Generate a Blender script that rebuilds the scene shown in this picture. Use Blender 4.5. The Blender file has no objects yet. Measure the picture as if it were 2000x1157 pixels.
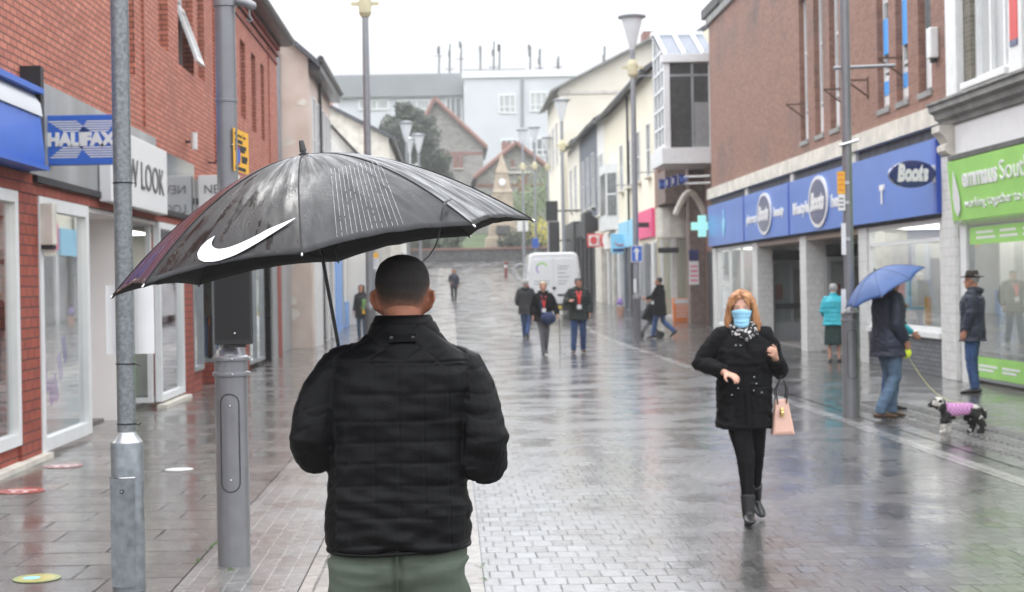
import bpy, bmesh, math, random
import numpy as np
from mathutils import Vector, Matrix, noise
random.seed(7)
S = bpy.context.scene
COL = S.collection
R = math.radians
PI = math.pi
V = Vector
# ------------------------------------------------------------------ camera model
F, VPX, VPY, H = 3000.0, 880.0, 556.0, 1.65
ROLL = R(1.0)
cR, sR = math.cos(ROLL), math.sin(ROLL)
def W(px, py, Y):
    """point of the place at depth Y seen at photo pixel (px, py): used to read measurements off the photo"""
    a, b = px - VPX, py - VPY
    u, v = a*cR - b*sR, a*sR + b*cR
    return V((u/F*Y, Y, H - v/F*Y))
GZ = [(-60, 0), (40, 0), (57, .35), (81, .75), (100, 2.0), (118, 3.3), (124, 3.6), (132, 4.6), (150, 7), (200, 12), (300, 14), (3000, 14)]
def gz(y):
    for (a, za), (b, zb) in zip(GZ, GZ[1:]):
        if y <= b:
            return za + (zb - za)*max(0, (y - a))/(b - a)
    return GZ[-1][1]
# ------------------------------------------------------------------ materials
def nt(name):
    m = bpy.data.materials.new(name); m.use_nodes = True
    t = m.node_tree; t.nodes.clear()
    return m, t, t.nodes, t.links
def N(nodes, typ, **kw):
    n = nodes.new(typ)
    for k, v in kw.items():
        if k.startswith('i_'):
            key = k[2:]
            key = int(key) if key.isdigit() else key.replace('_', ' ')
            n.inputs[key].default_value = v
        else:
            setattr(n, k, v)
    return n
def c4(c): return (c[0], c[1], c[2], 1)
def mat(name, col, rough=.6, metal=0, var=.15, vs=6, bump=0, bs=30, spec=.5, coat=0, emit=None, es=0, col2=None, sub=0, stretch=None, sheen=0):
    m, t, n, l = nt(name)
    out = N(n, 'ShaderNodeOutputMaterial'); p = N(n, 'ShaderNodeBsdfPrincipled')
    l.new(p.outputs[0], out.inputs[0])
    tc = N(n, 'ShaderNodeTexCoord')
    src = tc.outputs['Object']
    if stretch:
        mp = N(n, 'ShaderNodeMapping'); mp.inputs['Scale'].default_value = stretch
        l.new(src, mp.inputs[0]); src = mp.outputs[0]
    nz = N(n, 'ShaderNodeTexNoise'); nz.inputs['Scale'].default_value = vs; nz.inputs['Detail'].default_value = 6
    l.new(src, nz.inputs['Vector'])
    rp = N(n, 'ShaderNodeValToRGB')
    c2 = col2 or tuple(min(1, c*(1+var)) for c in col)
    c1 = col if col2 else tuple(c*(1-var) for c in col)
    rp.color_ramp.elements[0].color = c4(c1); rp.color_ramp.elements[1].color = c4(c2)
    rp.color_ramp.elements[0].position = .3; rp.color_ramp.elements[1].position = .7
    l.new(nz.outputs['Fac'], rp.inputs[0]); l.new(rp.outputs[0], p.inputs['Base Color'])
    p.inputs['Roughness'].default_value = rough; p.inputs['Metallic'].default_value = metal
    p.inputs['Specular IOR Level'].default_value = spec
    if coat: p.inputs['Coat Weight'].default_value = coat; p.inputs['Coat Roughness'].default_value = .08
    if sub: p.inputs['Subsurface Weight'].default_value = sub; p.inputs['Subsurface Radius'].default_value = (.01, .004, .002)
    if sheen: p.inputs['Sheen Weight'].default_value = sheen
    if emit: p.inputs['Emission Color'].default_value = c4(emit); p.inputs['Emission Strength'].default_value = es
    if bump:
        nb = N(n, 'ShaderNodeTexNoise'); nb.inputs['Scale'].default_value = bs; nb.inputs['Detail'].default_value = 5
        l.new(src, nb.inputs['Vector'])
        bp = N(n, 'ShaderNodeBump'); bp.inputs['Strength'].default_value = bump; bp.inputs['Distance'].default_value = .01
        l.new(nb.outputs['Fac'], bp.inputs['Height']); l.new(bp.outputs[0], p.inputs['Normal'])
    return m
def brick_mat(name, c1, c2, mortar, bw=.225, bh=.075, ms=.012, stain=(.05, .05, .05), stain_amt=.35, rough=.75, bump=.35):
    m, t, n, l = nt(name)
    out = N(n, 'ShaderNodeOutputMaterial'); p = N(n, 'ShaderNodeBsdfPrincipled', i_Roughness=rough)
    l.new(p.outputs[0], out.inputs[0])
    tc = N(n, 'ShaderNodeTexCoord'); sp = N(n, 'ShaderNodeSeparateXYZ'); l.new(tc.outputs['Object'], sp.inputs[0])
    ad = N(n, 'ShaderNodeMath', operation='ADD'); l.new(sp.outputs[0], ad.inputs[0]); l.new(sp.outputs[1], ad.inputs[1])
    cb = N(n, 'ShaderNodeCombineXYZ'); l.new(ad.outputs[0], cb.inputs[0]); l.new(sp.outputs[2], cb.inputs[1])
    b = N(n, 'ShaderNodeTexBrick'); l.new(cb.outputs[0], b.inputs['Vector'])
    b.inputs['Scale'].default_value = 1; b.inputs['Brick Width'].default_value = bw; b.inputs['Row Height'].default_value = bh
    b.inputs['Mortar Size'].default_value = ms; b.inputs['Mortar Smooth'].default_value = .3
    b.inputs['Color1'].default_value = c4(c1); b.inputs['Color2'].default_value = c4(c2); b.inputs['Mortar'].default_value = c4(mortar)
    nz = N(n, 'ShaderNodeTexNoise'); nz.inputs['Scale'].default_value = .45; nz.inputs['Detail'].default_value = 9; nz.inputs['Roughness'].default_value = .65
    l.new(tc.outputs['Object'], nz.inputs['Vector'])
    rp = N(n, 'ShaderNodeValToRGB'); rp.color_ramp.elements[0].position = .5; rp.color_ramp.elements[1].position = .75
    rp.color_ramp.elements[1].color = (stain_amt,)*3 + (1,)
    l.new(nz.outputs['Fac'], rp.inputs[0])
    mx = N(n, 'ShaderNodeMixRGB'); mx.inputs['Color2'].default_value = c4(stain)
    l.new(rp.outputs[0], mx.inputs[0]); l.new(b.outputs['Color'], mx.inputs['Color1'])
    n2 = N(n, 'ShaderNodeTexNoise'); n2.inputs['Scale'].default_value = 9; n2.inputs['Detail'].default_value = 5
    l.new(tc.outputs['Object'], n2.inputs['Vector'])
    m2 = N(n, 'ShaderNodeMixRGB', blend_type='OVERLAY'); m2.inputs[0].default_value = .35
    l.new(mx.outputs[0], m2.inputs['Color1']); l.new(n2.outputs['Fac'], m2.inputs['Color2'])
    l.new(m2.outputs[0], p.inputs['Base Color'])
    bp = N(n, 'ShaderNodeBump', invert=True); bp.inputs['Strength'].default_value = bump; bp.inputs['Distance'].default_value = .012
    l.new(b.outputs['Fac'], bp.inputs['Height']); l.new(bp.outputs[0], p.inputs['Normal'])
    return m
def wet_paving(name, bw, bh, c1, c2, mortar, ms=.008, off=.5, tilt=.02, rot=0, rlo=.06, rhi=.32, wet=.5, bump=.5, freq=2, squash=1, shift=(0, 0), crl=.05, crh=.21, jd=.9, wob=.012):
    m, t, n, l = nt(name)
    out = N(n, 'ShaderNodeOutputMaterial'); p = N(n, 'ShaderNodeBsdfPrincipled'); l.new(p.outputs[0], out.inputs[0])
    p.inputs['IOR'].default_value = 1.45
    tc = N(n, 'ShaderNodeTexCoord'); mp = N(n, 'ShaderNodeMapping'); mp.inputs['Rotation'].default_value = (0, 0, rot)
    mp.inputs['Location'].default_value = (shift[0], shift[1], 0)
    wn = N(n, 'ShaderNodeTexNoise', i_Scale=5.0, i_Detail=2.0); l.new(tc.outputs['Object'], wn.inputs[0])
    wa = N(n, 'ShaderNodeVectorMath', operation='MULTIPLY_ADD'); wa.inputs[1].default_value = (wob, wob, 0); l.new(wn.outputs['Color'], wa.inputs[0]); l.new(tc.outputs['Object'], wa.inputs[2])
    l.new(wa.outputs[0], mp.inputs[0])
    b = N(n, 'ShaderNodeTexBrick', offset=off, offset_frequency=freq, squash=squash); l.new(mp.outputs[0], b.inputs['Vector'])
    b.inputs['Scale'].default_value = 1; b.inputs['Brick Width'].default_value = bw; b.inputs['Row Height'].default_value = bh
    b.inputs['Mortar Size'].default_value = ms; b.inputs['Mortar Smooth'].default_value = .4
    b.inputs['Color1'].default_value = c4(c1); b.inputs['Color2'].default_value = c4(c2); b.inputs['Mortar'].default_value = c4(mortar)
    # large, blotchy wet/dry pattern
    w1 = N(n, 'ShaderNodeTexNoise'); w1.inputs['Scale'].default_value = 1.1; w1.inputs['Detail'].default_value = 8; w1.inputs['Roughness'].default_value = .6
    l.new(tc.outputs['Object'], w1.inputs['Vector'])
    w2 = N(n, 'ShaderNodeTexNoise'); w2.inputs['Scale'].default_value = 14; w2.inputs['Detail'].default_value = 6
    l.new(tc.outputs['Object'], w2.inputs['Vector'])
    md = N(n, 'ShaderNodeMixRGB', blend_type='MULTIPLY'); md.inputs[0].default_value = .55
    l.new(b.outputs['Color'], md.inputs['Color1'])
    r0 = N(n, 'ShaderNodeValToRGB'); r0.color_ramp.elements[0].position = .3; r0.color_ramp.elements[1].position = .7
    r0.color_ramp.elements[0].color = (.35, .34, .33, 1); r0.color_ramp.elements[1].color = (1.35, 1.32, 1.28, 1)
    l.new(w2.outputs['Fac'], r0.inputs[0]); l.new(r0.outputs[0], md.inputs['Color2'])
    l.new(md.outputs[0], p.inputs['Base Color'])
    rr = N(n, 'ShaderNodeMapRange'); rr.inputs['From Min'].default_value = .38; rr.inputs['From Max'].default_value = .66
    rr.inputs['To Min'].default_value = rlo; rr.inputs['To Max'].default_value = rhi
    l.new(w1.outputs['Fac'], rr.inputs['Value']); l.new(rr.outputs[0], p.inputs['Roughness'])
    # every block is laid a little out of level, joints are sunk, the skin is pitted
    sp = N(n, 'ShaderNodeSeparateColor'); l.new(b.outputs['Color'], sp.inputs[0])
    h1 = N(n, 'ShaderNodeMath', operation='MULTIPLY', i_1=-1.0); l.new(b.outputs['Fac'], h1.inputs[0])
    w3 = N(n, 'ShaderNodeTexNoise'); w3.inputs['Scale'].default_value = 45; w3.inputs['Detail'].default_value = 3
    l.new(tc.outputs['Object'], w3.inputs['Vector'])
    w4 = N(n, 'ShaderNodeTexNoise'); w4.inputs['Scale'].default_value = 3.2; w4.inputs['Detail'].default_value = 3
    l.new(tc.outputs['Object'], w4.inputs['Vector'])
    h2 = N(n, 'ShaderNodeMath', operation='MULTIPLY_ADD', i_1=.42); l.new(w3.outputs['Fac'], h2.inputs[0]); l.new(h1.outputs[0], h2.inputs[2])
    h3 = N(n, 'ShaderNodeMath', operation='MULTIPLY_ADD', i_1=.85); l.new(w4.outputs['Fac'], h3.inputs[0]); l.new(h2.outputs[0], h3.inputs[2])
    bp = N(n, 'ShaderNodeBump'); bp.inputs['Strength'].default_value = bump; bp.inputs['Distance'].default_value = .006
    l.new(h3.outputs[0], bp.inputs['Height'])
    b2 = N(n, 'ShaderNodeTexBrick', offset=off, offset_frequency=freq, squash=squash); l.new(mp.outputs[0], b2.inputs['Vector'])
    for q in ('Scale', 'Brick Width', 'Row Height', 'Mortar Size', 'Mortar Smooth'): b2.inputs[q].default_value = b.inputs[q].default_value
    b2.inputs['Color1'].default_value = (0, 0, 0, 1); b2.inputs['Color2'].default_value = (1, 1, 1, 1); b2.inputs['Mortar'].default_value = (.5, .5, .5, 1)
    s2 = N(n, 'ShaderNodeSeparateColor'); l.new(b2.outputs['Color'], s2.inputs[0])
    ty = N(n, 'ShaderNodeMath', operation='MULTIPLY_ADD'); ty.inputs[1].default_value = tilt*2; ty.inputs[2].default_value = -tilt; l.new(s2.outputs[0], ty.inputs[0])
    m7 = N(n, 'ShaderNodeMath', operation='MULTIPLY', i_1=7.31); l.new(s2.outputs[0], m7.inputs[0]); fr7 = N(n, 'ShaderNodeMath', operation='FRACT'); l.new(m7.outputs[0], fr7.inputs[0])
    tx = N(n, 'ShaderNodeMath', operation='MULTIPLY_ADD'); tx.inputs[1].default_value = tilt*2; tx.inputs[2].default_value = -tilt; l.new(fr7.outputs[0], tx.inputs[0])
    cv = N(n, 'ShaderNodeCombineXYZ'); l.new(tx.outputs[0], cv.inputs[0]); l.new(ty.outputs[0], cv.inputs[1])
    def tilted(src):
        ad = N(n, 'ShaderNodeVectorMath', operation='ADD'); l.new(src, ad.inputs[0]); l.new(cv.outputs[0], ad.inputs[1])
        nm = N(n, 'ShaderNodeVectorMath', operation='NORMALIZE'); l.new(ad.outputs[0], nm.inputs[0]); return nm.outputs[0]
    l.new(tilted(bp.outputs[0]), p.inputs['Normal'])
    # standing film of water over the stone
    if jd:
        jr = N(n, 'ShaderNodeMapRange'); jr.inputs['From Min'].default_value = .42; jr.inputs['From Max'].default_value = .6; jr.inputs['To Min'].default_value = -jd*.12; jr.inputs['To Max'].default_value = -jd; jn = N(n, 'ShaderNodeTexNoise', i_Scale=2.3, i_Detail=5.0); l.new(tc.outputs['Object'], jn.inputs[0]); l.new(jn.outputs['Fac'], jr.inputs['Value'])
        jm = N(n, 'ShaderNodeMath', operation='MULTIPLY_ADD', use_clamp=True); jm.inputs[2].default_value = 1; l.new(jr.outputs[0], jm.inputs[1]); l.new(b.outputs['Fac'], jm.inputs[0])
        jw = N(n, 'ShaderNodeMath', operation='MULTIPLY', i_1=wet); l.new(jm.outputs[0], jw.inputs[0]); l.new(jw.outputs[0], p.inputs['Coat Weight'])
        js = N(n, 'ShaderNodeMath', operation='MULTIPLY', i_1=.5); l.new(jm.outputs[0], js.inputs[0]); l.new(js.outputs[0], p.inputs['Specular IOR Level'])
    else: p.inputs['Coat Weight'].default_value = wet
    cr = N(n, 'ShaderNodeMapRange'); cr.inputs['From Min'].default_value = .36; cr.inputs['From Max'].default_value = .64; cr.inputs['To Min'].default_value = crl; cr.inputs['To Max'].default_value = crh; l.new(w1.outputs['Fac'], cr.inputs['Value']); l.new(cr.outputs[0], p.inputs['Coat Roughness']); p.inputs['Coat IOR'].default_value = 1.33
    bc = N(n, 'ShaderNodeBump'); bc.inputs['Strength'].default_value = bump*.38; bc.inputs['Distance'].default_value = .006
    l.new(h3.outputs[0], bc.inputs['Height']); l.new(tilted(bc.outputs[0]), p.inputs['Coat Normal'])
    return m
def glass_mat(name, tint=(.9, .93, .92), base=.06, gain=1.5, rough=.015):
    m, t, n, l = nt(name)
    out = N(n, 'ShaderNodeOutputMaterial'); tr = N(n, 'ShaderNodeBsdfTransparent'); tr.inputs[0].default_value = c4(tint)
    g = N(n, 'ShaderNodeBsdfGlossy'); g.inputs['Roughness'].default_value = rough; g.inputs['Color'].default_value = (.95, .97, 1, 1)
    fr = N(n, 'ShaderNodeFresnel', i_IOR=1.5); ge = N(n, 'ShaderNodeNewGeometry'); io = N(n, 'ShaderNodeMath', operation='MULTIPLY_ADD'); io.inputs[1].default_value = -.5; io.inputs[2].default_value = 1.5; l.new(ge.outputs['Backfacing'], io.inputs[0]); l.new(io.outputs[0], fr.inputs['IOR'])
    ma = N(n, 'ShaderNodeMath', operation='MULTIPLY_ADD', use_clamp=True); ma.inputs[1].default_value = gain; ma.inputs[2].default_value = base
    l.new(fr.outputs[0], ma.inputs[0])
    mx = N(n, 'ShaderNodeMixShader'); l.new(ma.outputs[0], mx.inputs[0]); l.new(tr.outputs[0], mx.inputs[1]); l.new(g.outputs[0], mx.inputs[2])
    l.new(mx.outputs[0], out.inputs[0])
    return m
M = {}
M['brick_red'] = brick_mat('red brick', (.43, .13, .08), (.55, .195, .125), (.15, .052, .036), ms=.011, stain=(.22, .085, .06), stain_amt=.5)
M['brick_dark'] = brick_mat('dark red brick', (.27, .05, .03), (.33, .07, .04), (.07, .025, .02), bh=.1, ms=.008, stain_amt=.2)
M['brick_brown'] = brick_mat('weathered brown brick', (.205, .088, .060), (.28, .135, .092), (.21, .15, .115), ms=.010, stain=(.085, .07, .065), stain_amt=.85)
M['brick_grey'] = brick_mat('grey engineering brick', (.10, .11, .12), (.14, .15, .16), (.07, .07, .08), stain_amt=.2)
M['brick_mossy'] = brick_mat('old mossy brick', (.13, .115, .09), (.2, .18, .14), (.22, .21, .18), stain=(.06, .07, .03), stain_amt=.6)
M['rubble'] = brick_mat('grey rubble stone', (.22, .21, .19), (.34, .32, .29), (.25, .24, .22), bw=.5, bh=.25, ms=.02, stain_amt=.3)
M['tile_white'] = brick_mat('white glazed tile', (.62, .62, .60), (.66, .66, .64), (.4, .4, .39), bw=.15, bh=.15, ms=.004, stain=(.4, .4, .38), stain_amt=.25, rough=.25, bump=.15)
M['render_pink'] = mat('pinkish painted render', (.50, .40, .335), .8, var=.16, vs=1.4, bump=.3, bs=12, col2=(.62, .535, .47))
M['render_cream'] = mat('cream painted render', (.70, .65, .53), .8, col2=(.77, .73, .63), vs=.8, bump=.2, bs=10)
M['render_white'] = mat('white painted render', (.66, .65, .61), .75, col2=(.75, .74, .71), vs=1.2, bump=.2, bs=10)
M['render_yellow'] = mat('pale yellow render', (.72, .67, .52), .8, col2=(.78, .735, .60), vs=1.0, bump=.2, bs=10)
M['render_grey'] = mat('slate grey paint', (.115, .13, .155), .7, vs=2)
M['stone_cream'] = mat('pale stone trim', (.60, .57, .50), .75, var=.2, vs=3, bump=.25, bs=14)
M['stone_grey'] = mat('grey concrete', (.24, .24, .23), .8, var=.3, vs=3, bump=.3, bs=20)
M['stone_dark'] = mat('dirty dark concrete', (.085, .085, .083), .85, var=.4, vs=4, bump=.3, bs=20)
M['cladding'] = mat('grey metal cladding', (.34, .35, .35), .4, metal=.2, var=.25, vs=1.5, stretch=(1, 1, .3))
M['gloss_grey'] = mat('polished grey fascia', (.30, .32, .34), .06, metal=.75, var=.05)
M['white_paint'] = mat('white gloss paint', (.72, .73, .72), .35, var=.06)
M['white_upvc'] = mat('white window frame', (.74, .75, .75), .3, var=.04)
M['frame_grey'] = mat('grey aluminium frame', (.33, .35, .36), .35, metal=.4, var=.08)
M['black_paint'] = mat('black gloss paint', (.012, .012, .013), .25, var=.3)
M['black_matt'] = mat('black matt paint', (.016, .016, .017), .6, var=.3, bump=.1)
M['slate'] = mat('wet slate roof', (.07, .075, .085), .4, var=.35, vs=9, stretch=(1, 1, 3))
M['gutter'] = mat('black gutter', (.03, .03, .032), .4, var=.3)
M['pale_slate'] = mat('purple slate', (.20, .185, .21), .5, var=.25, vs=9)
M['terracotta'] = mat('terracotta', (.50, .23, .11), .7, var=.2)
M['terra_red'] = mat('red sandstone trim', (.24, .125, .10), .8, var=.2)
M['office'] = mat('white office panel', (.55, .565, .59), .55, var=.06, vs=.3)
M['office_grey'] = mat('grey office band', (.22, .23, .24), .6, var=.1, vs=.3)
M['pane_dark'] = mat('dark window glass', (.035, .04, .045), .06, var=.3, spec=.8)
M['pane_mid'] = mat('grey window glass', (.16, .17, .175), .1, var=.3, spec=.8)
M['pane_pale'] = mat('blinds and sky glare in glass', (.42, .43, .42), .15, var=.2, vs=3, stretch=(1, 1, .2), spec=.8)
M['pane_sky'] = mat('pale roof glazing', (.10, .12, .16), .35, var=.2, spec=.4)
M['glass'] = glass_mat('shop window glass', base=.05, gain=1.9)
M['glass_dim'] = glass_mat('tinted window glass', tint=(.75, .78, .78), base=.08, gain=1.2)
M['galv'] = mat('galvanised steel', (.21, .225, .235), .40, metal=.5, var=.30, vs=48, bump=.08, bs=60)
M['galv_big'] = mat('spangled galvanised steel', (.23, .25, .265), .40, metal=.5, var=.26, vs=17, bump=.08, bs=60)
M['post_grey'] = mat('grey painted steel', (.215, .215, .228), .3, metal=.3, var=.07, vs=10, coat=.4, bump=.03, bs=90)
M['lamp_grey'] = mat('lamp post grey', (.27, .28, .30), .4, metal=.3, var=.1)
M['lamp_white'] = mat('lamp lantern', (.66, .68, .69), .3, var=.05)
M['lamp_yellow'] = mat('yellow lamp box', (.58, .53, .34), .5, var=.1)
M['steel'] = mat('bright steel', (.6, .6, .6), .2, metal=1, var=.05)
M['brass'] = mat('gold metal', (.7, .5, .2), .25, metal=1, var=.05)
M['sign_blue'] = mat('blue sign enamel', (.03, .125, .53), .5, var=.04, coat=.1)
M['fascia_blue'] = mat('blue fascia panel', (.05, .155, .53), .32, var=.06, vs=1.2, coat=.25)
M['fascia_edge'] = mat('deep blue trim', (.03, .08, .42), .3, var=.05)
M['oval_navy'] = mat('navy enamel', (.010, .022, .13), .2, var=.1, coat=.5)
M['sign_white'] = mat('white sign face', (.74, .74, .74), .35, var=.03)
M['sign_grey'] = mat('grey lettering', (.10, .10, .10), .4, var=.05)
M['sign_green'] = mat('lime green fascia', (.30, .62, .13), .35, var=.08, vs=2)
M['sign_yellow'] = mat('yellow notice', (.80, .42, .03), .5, var=.08, vs=20)
M['sign_orange'] = mat('orange board', (.78, .22, .05), .5, var=.08)
M['sign_red'] = mat('red sign', (.62, .06, .055), .4, var=.08)
M['sign_pink'] = mat('pink sign', (.75, .08, .22), .4, var=.06)
M['sign_sky'] = mat('sky blue sign', (.26, .60, .80), .4, var=.05)
M['sign_mint'] = mat('lit mint cross', (.36, .75, .66), .4, var=.04, emit=(.45, .95, .82), es=.35)
M['sign_bright_blue'] = mat('bright blue poster', (.06, .32, .75), .5, var=.05)
M['violet'] = mat('violet print', (.32, .2, .55), .5, var=.1)
M['lit_panel'] = mat('lit shop and fill panel', (.8, .8, .78), .5, emit=(1, .95, .88), es=5)  # glow shared by real shop lights and added fill panels
M['lit_yellow'] = mat('lit yellow backdrop', (.80, .55, .2), .6, var=.08, emit=(1, .66, .22), es=.35)
M['inside_pale'] = mat('shop interior wall', (.66, .65, .62), .8, var=.15, vs=2)
M['inside_beige'] = mat('beige interior', (.42, .33, .27), .8, var=.1, vs=2)
M['inside_dark'] = mat('dim interior', (.10, .10, .10), .8, var=.4, vs=3)
M['inside_floor'] = mat('shop floor', (.16, .15, .14), .5, var=.3)
M['wall_lilac'] = mat('pale lilac wall', (.78, .75, .74), .6, var=.04, vs=1)
M['wood'] = mat('brown wood', (.16, .06, .03), .5, var=.3, stretch=(1, 1, 8))
M['moss'] = mat('moss', (.06, .13, .02), .9, var=.4, vs=40)
M['bark'] = mat('bark', (.07, .055, .04), .9, var=.4)
M['rubber'] = mat('black rubber', (.015, .015, .015), .7, var=.2)
M['van_white'] = mat('white van paint', (.74, .75, .75), .22, var=.03, coat=.6)
M['lens_red'] = mat('red tail lamp', (.45, .015, .015), .15, var=.1, coat=.8)
M['plate'] = mat('yellow number plate', (.7, .55, .08), .4)
M['car_blue'] = mat('pale blue car paint', (.30, .36, .52), .2, var=.05, coat=.8)
# clothing / people
M['skin'] = mat('skin', (.46, .22, .145), .5, var=.12, vs=25, sub=.15, bump=.06, bs=180)
M['skin_pale'] = mat('pale skin', (.56, .31, .22), .5, var=.1, vs=25, sub=.15)
M['skin_nape'] = mat('tanned skin', (.38, .155, .09), .5, var=.16, vs=30, sub=.15, bump=.08, bs=220)
M['nylon_black'] = mat('black nylon coat', (.003, .003, .0034), .5, var=.35, vs=5, bump=.14, bs=160, spec=.14)
M['coat_black'] = mat('black cotton coat', (.0055, .0055, .006), .85, spec=.15, var=.3, vs=9, bump=.25, bs=90)
M['coat_green'] = mat('dark green coat', (.014, .020, .016), .8, var=.3, bump=.2, bs=40)
M['coat_grey'] = mat('charcoal coat', (.025, .026, .028), .8, var=.25, bump=.2, bs=40)
M['coat_navy'] = mat('navy rain jacket', (.012, .016, .035), .6, var=.3, bump=.2, bs=30)
M['coat_teal'] = mat('turquoise jacket', (.02, .37, .45), .6, var=.12, bump=.25, bs=25)
M['jeans'] = mat('blue denim', (.035, .075, .19), .85, var=.45, vs=6, bump=.2, bs=120, stretch=(2, 2, .6))
M['jeans_pale'] = mat('faded denim', (.075, .125, .19), .85, var=.35, vs=6, bump=.2, bs=120, stretch=(2, 2, .6))
M['jeggings'] = mat('grey jeggings', (.15, .15, .165), .85, var=.2, bump=.15, bs=60)
M['leggings'] = mat('black leggings', (.0048, .0048, .0055), .8, spec=.15, var=.3, bump=.15, bs=80)
M['skirt'] = mat('dark green skirt', (.012, .035, .03), .85, var=.2, bump=.2, bs=40)
M['chino'] = mat('sage green chinos', (.064, .083, .060), .85, var=.10, vs=7, bump=.18, bs=260)
M['shoe_black'] = mat('black leather', (.005, .005, .006), .4, var=.3)
M['shoe_brown'] = mat('brown leather', (.075, .035, .02), .45, var=.3)
M['hair_ginger'] = mat('ginger hair', (.20, .07, .024), .45, col2=(.56, .285, .125), vs=26, bump=.9, bs=60, stretch=(1, 1, .14))
M['hair_grey'] = mat('grey hair', (.36, .35, .34), .6, var=.3, vs=50, bump=.4, bs=100)
M['hair_dark'] = mat('dark hair', (.018, .014, .012), .5, var=.4, vs=50, bump=.4, bs=100)
M['hair_blond'] = mat('fair hair', (.40, .30, .18), .5, var=.3, vs=40, bump=.4, bs=100)
M['felt_brown'] = mat('brown felt', (.035, .024, .018), .85, var=.2, bump=.2, bs=80)
M['mask_blue'] = mat('pale blue surgical mask', (.30, .60, .80), .8, var=.06, vs=20)
M['eye_white'] = mat('eye', (.6, .58, .55), .2, var=.05)
M['eye_dark'] = mat('iris', (.03, .02, .015), .15)
M['lip'] = mat('lip', (.40, .14, .11), .5)
M['bag_pink'] = mat('blush pink leather', (.66, .41, .32), .4, var=.06, vs=8, bump=.08, bs=80)
M['bag_navy'] = mat('navy fabric bag', (.015, .03, .09), .7, var=.2)
M['lanyard'] = mat('red lanyard', (.60, .035, .03), .6)
M['yellow_neon'] = mat('fluorescent yellow plastic', (.72, .85, .03), .35)
M['leash'] = mat('yellow leash', (.42, .41, .16), .6)
M['fur_black'] = mat('black fur', (.014, .013, .012), .8, var=.4, vs=40, bump=.5, bs=110)
M['fur_white'] = mat('white fur', (.56, .54, .49), .8, var=.14, vs=40, bump=.5, bs=110)
M['umb_blue'] = mat('blue umbrella cloth', (.030, .082, .24), .5, var=.12, vs=6, bump=.15, bs=20)
HAZE = 0.0007
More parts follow.
